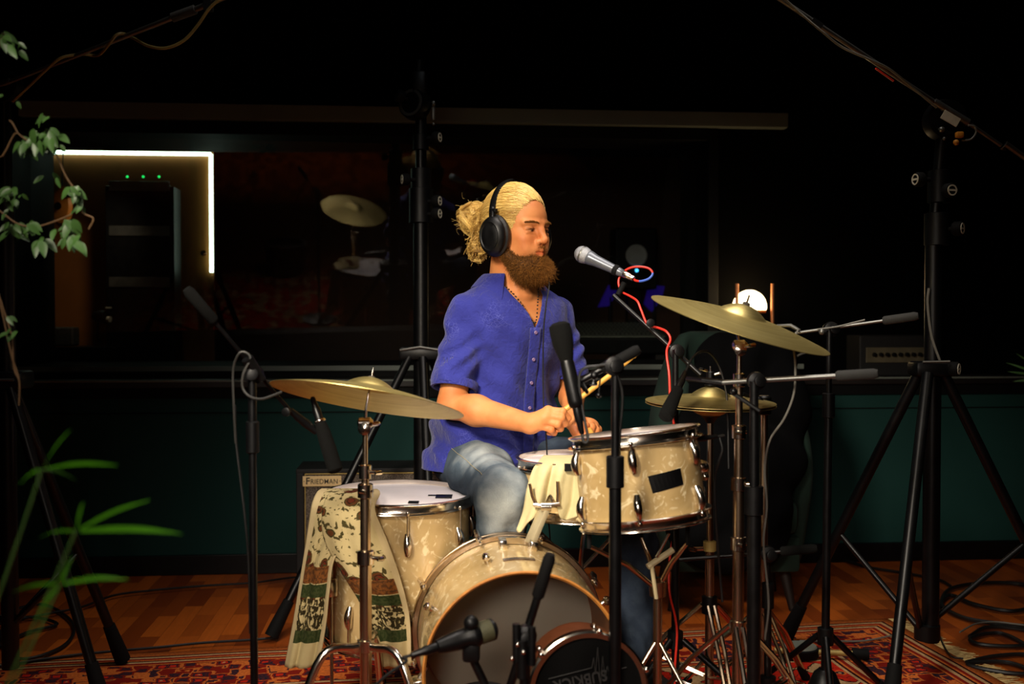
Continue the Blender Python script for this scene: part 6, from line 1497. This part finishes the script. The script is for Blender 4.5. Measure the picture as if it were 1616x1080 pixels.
MB().tube(b1-d*.5, P(1476, 162, Yr-.03), .007).build('boom_tube', M['steel_grey'], t); MB().tube(P(1474, 161, Yr-.03), P(1528, 194, Yr-.03), .012).build('boom_sleeve', M['steel_grey'], t); MB().tube(P(1528, 194, Yr-.03), P(1580, 230, Yr-.02), .006).build('boom_tube', M['steel_grey'], t); MB().path([P(1583, 236, Yr-.02), P(1587, 227, Yr-.03), P(1650, 272, Yr-.02)], .009, 10).build('boom_end', M['steel_grey'], t)
MB().box((0, 0, 0), (.035, .01, .012), Matrix.Translation(P(1290, 36, Yr-.2)) @ Matrix.Rotation(math.radians(34), 4, 'Y')).build('cable_clip', M['black_plastic'], t, False)
MB().cable([P(1226, -14, Yr-.27), P(1260, 18, Yr-.24), P(1300, 52, Yr-.23), P(1330, 75, Yr-.2), P(1375, 95, Yr-.18), P(1405, 110, Yr-.15), P(1440, 138, Yr-.1), P(1478, 170, Yr-.07)], .0035).build('boom_cable', M['grey_cable'], t)
MB().cable([P(1382, 108, Yr-.14), P(1396, 118, Yr-.13), P(1410, 128, Yr-.12)], .003).build('orange_cable', M['red_cable'], t)
MB().cable([P(1528, 198, Yr-.06), P(1538, 200, Yr-.06), P(1540, 210, Yr-.06), P(1532, 220, Yr-.06), P(1518, 222, Yr-.06)], .003).build('cable_loop', M['grey_cable'], t)
b = MB(); b.box(P(1514, 213, Yr-.06), (.022, .02, .018), None, .004); b.ball(P(1509, 225, Yr-.06), .009); b.build('orange_tie', mat('orange cable tie', (200, 130, 30), .6), t)
b = MB(); b.box((x, y, zh), (.13, .09, .045), None, .012); b.build('leg_hub', M['black_plastic'], t); MB().path([Vector((x-.05, y-.05, zh+.022)), Vector((x+.03, y-.055, zh+.024))], .004, 8).build('hub_edge', M['steel_grey'], t)
hl_ = Vector((x-.03, y, .135))
big_leg(t, P(1464, 590, Yr-.05), Vector((P(1404, 1090, 2.92).x, 2.92, .02)), hl_, .017, 'black_gloss'); big_leg(t, P(1450, 590, Yr+.02), Vector((P(1240, 1012, 3.62).x, 3.62, .02)), hl_, .017); big_leg(t, P(1490, 592, Yr), Vector((1.80, 3.36, .02)), hl_, .017)
b = MB(); collar(b, (x-.01, y, .13), .038, .05); b.build('brace_collar', M['black_plastic'], t)
MB().cable([P(1466, 455, Yr-.03), P(1464, 480, Yr-.03), P(1470, 530, Yr-.03), P(1484, 572, Yr-.03)], .004).build('hanging_cable', M['grey_cable'], t)
# left foreground
Yl_ = 3.05; c = P(12, 605, Yl_); x, y, zh = c.x, c.y, c.z
t = thing('heavy_studio_stand', (x, y, 0), 'black studio stand at the left edge with a long overhead boom and yellowish cable', 'studio stand')
MB().tube((x, y, .10), (x, y, P(12, 300, Yl_).z), .024).build('outer_column', M['black_gloss'], t); MB().tube((x, y, P(12, 300, Yl_).z), (x, y, P(4, 136, Yl_).z), .018).build('inner_column', M['black_gloss'], t)
b = MB(); b.box((x, y, zh+.01), (.12, .09, .05), None, .01); b.build('leg_hub', M['black_plastic'], t); MB().path([Vector((x-.03, y-.048, zh+.012)), Vector((x+.04, y-.048, zh+.012))], .004, 8).build('hub_edge', M['steel_grey'], t)
b = MB(); b.lathe([(.02, -.03), (.05, -.025), (.05, .025), (.02, .03)], P(4, 136, Yl_), (0, -1, 0), 24); b.build('swivel_head', M['black_plastic'], t)
hl_ = Vector((x, y, .22)); big_leg(t, P(18, 612, Yl_-.03), Vector((P(165, 1135, 2.95).x, 2.95, .02)), hl_, .016); big_leg(t, P(20, 612, Yl_+.03), Vector((P(194, 1056, 3.37).x, 3.37, .02)), hl_, .016); big_leg(t, P(0, 612, Yl_), Vector((x-.5, 3.2, .02)), hl_, .016)
b1 = P(-60, 158, Yl_); b2 = P(420, -32, Yl_-.2)
MB().tube(b1, P(16, 128, Yl_-.03), .009).build('boom_end', M['steel_grey'], t); MB().tube(P(14, 130, Yl_-.03), P(272, 28, Yl_-.12), .0055, .0075).build('boom_tube', M['steel_grey'], t); MB().tube(P(272, 28, Yl_-.12), P(308, 15, Yl_-.13), .013).build('boom_grip', M['grey_grip'], t); MB().tube(P(308, 15, Yl_-.13), b2, .008).build('boom_tube', M['steel_grey'], t)
MB().box((0, 0, 0), (.02, .03, .03), Matrix.Translation(P(329, 8, Yl_-.14))).build('cable_strap', M['black_rubber'], t, False)
MB().cable([P(20, 160, Yl_-.02), P(50, 132, Yl_-.06), P(75, 108, Yl_-.09), P(95, 92, Yl_-.10), P(116, 87, Yl_-.07), P(135, 86, Yl_-.02), P(150, 88, Yl_-.01), P(160, 84, Yl_-.08), P(172, 70, Yl_-.11), P(183, 56, Yl_-.12), P(194, 53, Yl_-.10), P(205, 58, Yl_-.02), P(214, 62, Yl_-.08), P(235, 73, Yl_-.12), P(262, 76, Yl_-.13), P(290, 64, Yl_-.14), P(312, 40, Yl_-.15), P(330, 14, Yl_-.16), P(352, -6, Yl_-.17)], .0042).build('wound_cable', M['olive_cable'], t)

# plain chrome tube stand between the ride stand and the armchair
c = P(1206, 655, 3.05); t = thing('chrome_tube_stand', (c.x, c.y, 0), 'plain chrome tube stand behind the ride cymbal stand', 'stand')
MB().tube((c.x, c.y, .03), (c.x, c.y, c.z), .0125).build('tube', M['chrome_dull'], t); MB().lathe([(.012, 0), (.020, .003), (.020, .05), (.014, .055)], c, (0, 0, 1), 20).build('top_socket', M['black_plastic'], t)
tripod(t, c.x, c.y, .26, .24, 45, 'chrome_dull', None, .008)
b = MB(); b.path([c+Vector((0, 0, .04)), P(1196, 632, 3.02), P(1172, 622, 3.0)], .006, 8); b.ball(P(1196, 634, 3.0), .016); b.build('top_bracket', M['black_plastic'], t)

# ------------------------------------------------------------------ guitar cabinet
ex = ROOM.to_3x3() @ Vector((1, 0, 0)); fy = Vector((-ex.y, ex.x, 0))   # along the wall, into the wall
L0 = P(478, 742, 4.20); cab_w, cab_d, cab_h = .60, .26, L0.z
cm = Matrix(((ex.x, fy.x, 0, L0.x), (ex.y, fy.y, 0, L0.y), (0, 0, 1, 0), (0, 0, 0, 1)))
t = thing('guitar_cabinet', cm @ Vector((cab_w/2, .13, 0)), 'black guitar speaker cabinet with speckled grille cloth and cream nameplate', 'guitar amplifier')
b = MB(); 
for c_, s_ in (((cab_w/2-.01, .14, cab_h-.009), (cab_w+.04, .24, .018)), ((cab_w/2-.01, .14, .03), (cab_w+.04, .24, .03)), ((-.014, .14, cab_h/2), (.03, .24, cab_h-.03)), ((cab_w-.004, .14, cab_h/2), (.03, .24, cab_h-.03)), ((cab_w/2, .25, cab_h/2), (cab_w, .02, cab_h-.03))): b.box(c_, s_, cm, .004)
b.build('cabinet_case', M['amp_tolex'], t, False)
MB().box((cab_w/2-.008, .035, cab_h/2+.01), (cab_w-.02, .012, cab_h-.05), cm).build('grille_cloth', M['grille_cloth'], t, False)
b = MB(); z0, z1 = .06, cab_h-.020
for p0, p1 in (((.006, z0), (.006, z1)), ((.006, z1), (cab_w-.022, z1)), ((cab_w-.022, z0), (cab_w-.022, z1))): b.tube(cm @ Vector((p0[0], .024, p0[1])), cm @ Vector((p1[0], .024, p1[1])), .0022, None, 6)
b.build('piping', M['gold_trim'], t)
pl = MB().box((.072, .022, cab_h-.048), (.150, .008, .040), cm, .001).build('nameplate', M['badge_cream'], t, False)
tmx = cm @ Matrix.Translation((.072, .0172, cab_h-.048)) @ Matrix.Rotation(PI/2, 4, 'X')
text_obj('nameplate_lettering', 'F', .038, tmx @ Matrix.Translation((-.055, .0, 0)), M['black_ink'], pl, .0004, 1, .0006)
text_obj('nameplate_lettering', 'RIEDMAN', .0275, tmx @ Matrix.Translation((.009, -.002, 0)), M['black_ink'], pl, .0004, 1.04, .0001, .88)
b = MB()
for sx_ in (-.070, .070): b.lathe([(.0018, 0), (.0018, .001)], tmx @ Vector((sx_, 0, 0)), -fy, 10)
b.build('nameplate_dot', M['black_ink'], pl)
for k, xx in ((0, .05), (1, cab_w-.05)): MB().lathe([(.018, 0), (.016, .016)], cm @ Vector((xx, .08, 0)), (0, 0, 1), 14).build('cabinet_foot', M['black_rubber'], t)

# ------------------------------------------------------------------ things on the ledge
def ledge(px, py, d=.08): q = ROOMI @ PW(px, py, d); return q
zl = .833
q = ledge(1183, 478, .10); c = ROOM @ Vector((q.x, .10, 0)); t = thing('table_lamp', (c.x, c.y, zl), 'glowing dome lamp on an orange wooden ring between two copper rods', 'lamp')
zc = q.z-.018
dome = [( .076*math.cos(a_), zc+.076*math.sin(a_)) for a_ in [math.radians(-12+102*i/16) for i in range(17)]]
MB().lathe([(r, z) for r, z in dome[:-1]]+[(.0005, zc+.076)], (c.x, c.y, 0), (0, 0, 1), 40, False).build('lamp_dome', M['lamp_glass'], t)
MB().lathe([(0, zc-.032), (.060, zc-.032), (.073, zc-.028), (.073, zc-.012), (.0, zc-.012)], (c.x, c.y, 0), (0, 0, 1), 40).build('lamp_ring', M['wood_lamp'], t)
MB().box((0, 0, 0), (.05, .05, .045), Matrix.Translation((c.x, c.y, zc-.054)) @ Matrix.Rotation(BETA, 4, 'Z'), .004).build('lamp_neck', M['mixer_grey'], t, False)
MB().box((0, 0, 0), (.18, .14, zc-.078-zl), Matrix.Translation((c.x, c.y, zl+(zc-.078-zl)/2)) @ Matrix.Rotation(BETA, 4, 'Z'), .006).build('lamp_case', M['black_plastic'], t, False)
for px_ in (1162, 1218):
    q2 = ledge(px_, 448, .06); g_ = ROOM @ Vector((q2.x, .05, 0)); MB().tube((g_.x, g_.y, zl), (g_.x, g_.y, q2.z), .0075).build('copper_rod', M['copper_rod'], t)
pl_ = bpy.data.lights.new('lamp_light', 'POINT'); po = bpy.data.objects.new('lamp_light', pl_); COL.objects.link(po); po.location = (c.x-.0, c.y-.02, zc+.11); pl_.energy = .8; pl_.color = (1, .62, .28); pl_.shadow_soft_size = .05; po.parent = t; po.location = po.location - world_loc(t)
q = ledge(1180, 565, .03); g_ = ROOM @ Vector((q.x, .01, 0)); t = thing('striped_mug', (g_.x, g_.y, zl), 'brown mug with pale stripes under the ride cymbal on the window ledge', 'mug')
MB().lathe([(0, 0), (.030, 0), (.032, .004), (.033, .115), (.030, .115), (.029, .01), (0, .008)], (g_.x, g_.y, zl), (0, 0, 1), 28, False).build('mug_body', mat('brown glazed mug', (70, 44, 28), .3), t)
b = MB()
for z_ in (.058, .072, .086): b.lathe([(.0334, z_), (.0336, z_+.002), (.0334, z_+.004)], (g_.x, g_.y, zl), (0, 0, 1), 28, False)
b.build('painted_stripe', M['gold_trim'], t)
q = ledge(1212, 582, .02); g_ = ROOM @ Vector((q.x+.02, .0, 0)); o = MB().box((0, 0, 0), (.10, .07, .006), Matrix.Translation((g_.x, g_.y, zl+.004)) @ Matrix.Rotation(.5, 4, 'Z'), .001).build('paper_sheet', M['paper'], None, False); tag(o, 'crumpled pale paper lying beside the striped mug', 'paper')
q = ledge(1235, 566, -.02); g_ = ROOM @ Vector((q.x, .02, 0)); 
t = thing('clip_light', (g_.x, g_.y, zl), 'small bluish clip light on thin arms right of the striped mug', 'lamp')
MB().cable([(g_.x-.06, g_.y-.02, zl+.01), P(1225, 582, 4.75), P(1250, 567, 4.75)], .004).build('lower_arm', M['grey_cable'], t); MB().cable([P(1250, 567, 4.75), P(1262, 560, 4.75), P(1271, 557, 4.75)], .004).build('upper_arm', M['grey_cable'], t)
MB().cable([P(1228, 553, 4.76), P(1236, 552, 4.76), P(1243, 558, 4.76), P(1249, 567, 4.76)], .003).build('light_strip', mat('bluish glow strip', (150, 150, 255), .4, emit=(140, 140, 255), estr=1.5), t)
# amplifier head right of the window
q0 = ledge(1366, 540, .04); q1 = ledge(1468, 575, .04); t = rthing('amplifier_head', (q0.x+q1.x)/2, .1, zl, 'black amplifier head with a row of knobs on an aged metal panel, on the ledge', 'guitar amplifier')
hd = rb('amp_case', q0.x-.03, q1.x+.03, .035, .19, zl, q0.z+.03, M['amp_tolex'], .006); hd.data.transform(Matrix.Translation(-world_loc(t))); hd.parent = t
zc_ = (ledge(1400, 547, .03).z+ledge(1400, 574, .03).z)/2
MB().box(((q0.x+q1.x)/2, .033, zc_), (q1.x-q0.x, .008, .068), ROOM, .001).build('control_panel', M['amp_face'], t, False)
for i in range(9):
    xx = q0.x+.035+(q1.x-q0.x-.06)*i/8; MB().lathe([(.010, 0), (.009, .014), (0, .015)], ROOM @ Vector((xx, .028, zc_+.002)), ROOM.to_3x3() @ Vector((0, -1, 0)), 14).build('control_knob', M['black_plastic'], t)
# ------------------------------------------------------------------ green armchair behind the cymbals
def armchair():
    base = Vector((P(1160, 900, 4.15).x, 4.16, 0)); t = thing('green_armchair', base, 'dark green velvet armchair behind the hi-hat, partly covered by a black coat', 'armchair')
    xl, xr = P(1022, 700, 4.0).x, P(1292, 700, 4.0).x; W = xr-xl; cx = (xl+xr)/2; cy = 4.16
    def slab(name, pts, th, m_=M['green_velvet']):   # pts outline rows (x, y, z) closed band
        o = MB().grid(pts).build(name, m_, t); so = o.modifiers.new('t', 'SOLIDIFY'); so.thickness = th; so.offset = 0; sb = o.modifiers.new('s', 'SUBSURF'); sb.levels = sb.render_levels = 1; return o
    rows = []
    for j in range(9):
        z = .16+(.89)*j/8; sh = math.sin(PI*min(1, (j+.8)/9))*.03; top = .12*(j/8)**5; r_ = []
        for i in range(17):
            a = math.radians(-110+220*i/16); hw = (W/2-.035)*(.80+.20*min(1, j/4))-top
            r_.append(Vector((cx+math.sin(a)*hw, cy-.02+math.cos(a)*(-.02)+( .16*math.cos(a) ) - (.0 if abs(a) < 1.6 else .10), z-(.30*max(0, (abs(a)-1.15))*(j/8)))))
        rows.append(r_)
    slab('backrest', rows, .07)
    MB().box((cx, cy-.05, .36), (W-.16, .34, .14), None, .04).build('seat_cushion', M['green_velvet'], t)
    MB().box((cx, cy-.02, .22), (W-.14, .34, .14), None, .02).build('seat_base', M['green_velvet'], t)
    for sx_, sy_ in ((-1, -1), (1, -1), (-1, 1), (1, 1)): MB().path([Vector((cx+sx_*(W/2-.12), cy+sy_*.13, .16)), Vector((cx+sx_*(W/2-.09), cy+sy_*.15, .0))], [.022, .013], 10).build('leg', M['dark_wood'], t)
    return cx, cy, W
acx, acy, aW = armchair()
Fk = Field((acx-.30, acy-.34, .12), (acx+.34, acy+.22, 1.10), .008)
Fk.ell((acx-.02, acy-.10, .72), (.22, .09, .24), .02); Fk.ell((acx+.0, acy-.20, .56), (.26, .09, .16), .04); Fk.ell((acx-.03, acy-.24, .36), (.24, .06, .20), .04); Fk.ell((acx+.07, acy-.04, .93), (.20, .09, .12), .04); Fk.ell((acx+.20, acy-.12, .76), (.10, .10, .16), .04)
xs = [(Fk.lo[i]+Fk.h*np.arange(Fk.n[i])).astype(np.float32) for i in range(3)]; X, Y, Z = xs[0][:, None, None], xs[1][None, :, None], xs[2][None, None, :]
Fk.a += (.010*np.sin(X*38+3*np.sin(Z*9))*np.cos(Z*12+X*8)).astype(np.float32)
Vk, Fk_ = nets(Fk.a, Fk.lo, Fk.h); o = mesh_obj('coat', Vk, Fk_, mat('black coat cloth', (4, 4, 5), .95, 0, .3, 12, .5, 60, spec=.08), None, True, 0); tag(o, 'black coat heaped on the green armchair', 'coat')
# ------------------------------------------------------------------ cables on the floor
def floor_cable(pix, label, m_='black_cable', r=.0045, z=.016, cat='cable'):
    pts = []
    for i, (x_, y_) in enumerate(pix):
        Yg = FPX*(CAM_H)/(y_-501.); pt = P(x_, y_, 1.0)-Vector((0, 0, CAM_H)); k = -(CAM_H-z)/pt.z; pts.append(Vector((0, 0, CAM_H))+pt*k)
    for i, q in enumerate(pts): q.z = z
    o = MB().cable(pts, r, 7, 8).build('cable', M[m_], None); tag(o, label, cat); return o
floor_cable([(0, 985), (60, 972), (130, 958), (180, 940), (240, 932), (320, 925), (400, 920), (460, 912), (520, 905+4)], 'black cable lying across the wooden floor at the left, above the rug edge')
floor_cable([(0, 1052), (60, 1042), (120, 1034), (180, 1028), (250, 1022), (320, 1015), (400, 1010), (440, 1006)], 'thin black cable lying along the far edge of the rug')
floor_cable([(-20, 1030), (40, 1000), (90, 985), (40, 975), (0, 1000), (30, 1040), (100, 1020), (115, 985), (70, 955), (10, 965)], 'black cable coiled at the far left on the floor', r=.006, z=.012)
floor_cable([(1480, 960), (1500, 930), (1560, 920), (1625, 925), (1640, 950), (1600, 965), (1540, 955), (1500, 940), (1486, 955), (1520, 975), (1580, 985), (1640, 990)], 'thick black cable looped on the floor at the right, upper coil', r=.008, z=.014)
floor_cable([(1530, 1005), (1560, 990), (1620, 995), (1650, 1010), (1610, 1020), (1550, 1018), (1532, 1008), (1580, 1000), (1640, 1030)], 'black cable looped on the floor at the right, middle coil', r=.007, z=.012)
floor_cable([(1525, 1046), (1570, 1036), (1625, 1034), (1660, 1050), (1620, 1064), (1560, 1058), (1528, 1048), (1590, 1046), (1650, 1068)], 'black cable looped beside the rug fringe, lowest coil', r=.007, z=.012)
floor_cable([(1320, 880), (1370, 895), (1430, 905), (1480, 915), (1500, 925)], 'black cable running across the wooden floor behind the right studio stand', r=.006, z=.010)
floor_cable([(1262, 1012), (1300, 1012), (1360, 1012), (1400, 1005), (1420, 1001)], 'pale cable lying along the rug behind the small boom stand', 'grey_cable', .003, .017)
floor_cable([(1515, 998), (1540, 985), (1570, 982), (1600, 985), (1640, 990)], 'thin pale cable over the black coils at the right', 'grey_cable', .003, .03)
floor_cable([(1430, 926), (1445, 950), (1455, 975), (1480, 960), (1478, 980), (1485, 1010), (1500, 1035), (1520, 1040)], 'thin black cable hanging down to the rug beside the right studio stand', r=.003, z=.02)
# footswitch puck and flat bar near the right stand
c = P(1255, 1015, 1.0); 
gp_ = lambda x_, y_, z: Vector((0, 0, CAM_H))+(P(x_, y_, 1.0)-Vector((0, 0, CAM_H)))*((CAM_H-z)/(-(P(x_, y_, 1.0).z-CAM_H)))
q = gp_(1255, 1018, .03); t = thing('practice_pad', (q.x, q.y-.05, 0), 'round black pad with a pale top lying on the rug near the right', 'pad')
q.y -= .06; MB().lathe([(0, .012), (.055, .012), (.058, .016), (.058, .040), (.052, .044)], (q.x, q.y, 0), (0, 0, 1), 32).build('pad_base', M['black_rubber'], t); MB().lathe([(0, .0475), (.05, .047), (.054, .042)], (q.x, q.y, 0), (0, 0, 1), 32).build('pad_top', M['mixer_grey'], t)
a = gp_(1222, 1027, .03); b_ = gp_(1345, 1032, .03); t = thing('flat_bar', (a+b_)/2, 'pale metal tube lying across the rug near the right', 'tube'); t.location.z = 0
MB().tube(a, b_, .009).build('bar', M['gold_trim'], t); MB().tube(b_, b_+(b_-a).normalized()*.05, .017).build('end_cap', M['black_rubber'], t)

# ------------------------------------------------------------------ plants
def leaf(b, base, d, up, L_, W_, curl=.15, n=7):
    d = Vector(d).normalized(); up = Vector(up); sd = d.cross(up); sd = sd.normalized() if sd.length > 1e-4 else Vector((1, 0, 0)); nn = sd.cross(d)
    rows = []
    for i in range(n+1):
        u = i/n; w_ = W_*.5*math.sin(PI*min(1, u**.75))**.9*(1 if u < .98 else .2)+.0004; c = base+d*(u*L_)-nn*(curl*L_*u*u)
        rows.append([c-sd*w_+nn*w_*.25, c, c+sd*w_+nn*w_*.25])
    b.grid(rows)
def vine():
    t = thing('climbing_plant', P(-20, 120, 2.15), 'leafy green climbing plant hanging down the left edge', 'plant')
    Yp = 2.15; st = MB(); lv = MB()
    top = P(-40, 60, Yp); top.z = 2.9
    stems = [[top, P(-20, 20, Yp), P(4, 60, Yp), P(20, 75, Yp)],
             [top+Vector((0, .1, 0)), P(-15, 150, Yp), P(28, 210, Yp), P(60, 228, Yp), P(85, 240, Yp), P(105, 280, Yp), P(125, 310, Yp), P(130, 335, Yp), P(147, 345, Yp), P(140, 362, Yp)],
             [P(-15, 150, Yp), P(-15, 300, Yp), P(15, 345, Yp), P(50, 358, Yp), P(85, 350, Yp), P(120, 335, Yp)],
             [P(-15, 300, Yp), P(-12, 420, Yp), P(3, 480, Yp), P(18, 530, Yp), P(22, 580, Yp), P(30, 600, Yp)], [P(28, 210, Yp), P(20, 195, Yp), P(15, 190, Yp)]]
    for s_ in stems: st.cable(s_, .0017, 6)
    cl = [(8, 58, 7, 26), (20, 70, 3, 22), (14, 150, 1, 16), (30, 160, 1, 14), (62, 215, 15, 32), (40, 225, 8, 28), (78, 212, 7, 30), (74, 186, 2, 26), (88, 232, 2, 16), (82, 278, 2, 22), (115, 298, 6, 26), (15, 300, 5, 24), (25, 310, 3, 20), (22, 355, 8, 28), (48, 350, 5, 26), (70, 372, 3, 30), (110, 352, 8, 30), (118, 375, 6, 30), (130, 320, 4, 20), (100, 368, 3, 24), (14, 500, 3, 22), (20, 520, 3, 20), (12, 330, 2, 18)]
    for x_, y_, n_, sz in cl:
        for k in range(int(n_*1.7)):
            base = P(x_+random.gauss(0, 6), y_+random.gauss(0, 5), Yp+random.gauss(0, .03)); a = random.uniform(0, 2*PI)
            d = Vector((math.cos(a)*.8, random.uniform(-.6, .5), -.45-.5*random.random()+.3*math.sin(a))); L_ = sz*random.uniform(.55, 1.0)/FPX*Yp*1.05
            leaf(lv, base, d, Vector((random.uniform(-.4, .4), -.75, .6)), L_, L_*.42)
    # creeping up to the ceiling, out of frame
    st.build('stem', M['stem'], t); lv.build('foliage', M['leaf'], t)
    c = P(3, 560, 2.2); s2 = MB().cable([P(-20, 420, 2.2), P(0, 480, 2.2), P(18, 560, 2.2), P(30, 600, 2.2), P(30, 640, 2.2)], .002).build('stem', M['stem'], t)
vine()
def palm():
    Yp = 1.25; bx = P(20, 1200, Yp); t = thing('potted_palm', (bx.x-.12, Yp, 0), 'blurred bright green palm leaves in the left foreground', 'plant')
    MB().lathe([(0, 0), (.11, 0), (.14, .02), (.17, .26), (.175, .28), (.155, .28), (.15, .24), (0, .24)], (bx.x-.12, Yp, 0), (0, 0, 1), 36).build('plant_pot', M['terracotta'], t)
    o_ = Vector((bx.x-.12, Yp, .24)); lv = MB()
    def blade(a, b_, w_, droop=.02, bow=0.):
        a, b_ = Vector(a), Vector(b_); d = b_-a; n = 10; up = Vector((0, -.55, .83)); sd = d.cross(up).normalized(); rows = []
        for i in range(n+1):
            u = i/n; ww = w_*.5*math.sin(PI*min(1, (.12+u*.88))**.9)*(1-.9*max(0, u-.9)*10*.5)+.0004; c = a.lerp(b_, u)+Vector((0, 0, bow*math.sin(PI*u)-droop*u*u*.0)); rows.append([c-sd*ww, c+Vector((0, 0, ww*.25)), c+sd*ww])
        lv.grid(rows)
    c1 = P(66, 740, Yp); c2 = P(120, 838, Yp-.03); c3 = P(95, 922, Yp-.05)
    stl = MB()
    for c in (c1, c2, c3): stl.cable([o_, (o_+c)/2+Vector((-.04, .02, 0)), c], .0016, 7)
    stl.build('stem', M['leaf'], t)
    for c, tips in ((c1, ((112, 678, 15), (186, 735, 14), (122, 760, 14), (28, 768, 13))), (c2, ((287, 843, 20), (236, 790, 13), (132, 792, 12), (60, 850, 12))), (c3, ((202, 915, 15), (116, 878, 12), (20, 935, 15), (60, 975, 12)))):
        for x_, y_, w_ in tips: blade(c+(P(x_, y_, Yp)-c)*.05, P(x_, y_, Yp+random.uniform(-.05, .05)), w_/FPX*Yp*.62, bow=.004)
    lv.build('foliage', M['leaf_palm'], t)
palm()
def side_plant():
    Yp = 2.3; c = P(1660, 600, Yp); t = thing('spiky_plant', (c.x+.1, Yp, 0), 'thin pointed pale leaf tips at the right edge', 'plant'); lv = MB()
    o_ = Vector((c.x+.1, Yp, .24)); MB().lathe([(0, 0), (.10, 0), (.13, .25), (.11, .25), (0, .22)], (c.x+.1, Yp, 0), (0, 0, 1), 30).build('plant_pot', M['terracotta'], t)
    MB().cable([o_, c+Vector((.05, 0, -.2)), c], .006, 7).build('stem', M['stem'], t)
    for x_, y_ in ((1606, 556), (1590, 570), (1592, 584), (1600, 600), (1640, 540)): 
        q = P(x_, y_, Yp); leaf(lv, c, q-c, Vector((0, -.5, .8)), (q-c).length, .012, .05, 8)
    lv.build('foliage', M['leaf'], t)
side_plant()
# ------------------------------------------------------------------ repeats
for stem_, grp in (('boom_stand', 'boom stands around the drum kit'), ('cymbal', 'bronze cymbals of the drum kit'), ('drumstick', 'drumsticks in the hands'),
                   ('cymbal_stand', 'chrome cymbal stands'), ('heavy_studio_stand', 'heavy black studio stands'), ('tom_microphone', 'black microphones over the toms'),
                   ('light_panel', 'violet panels behind the glass'), ('cable', 'cables on the floor')):
    for o_ in bpy.data.objects:
        if o_.parent is None and o_.name.split('.')[0] == stem_: o_['group'] = grp
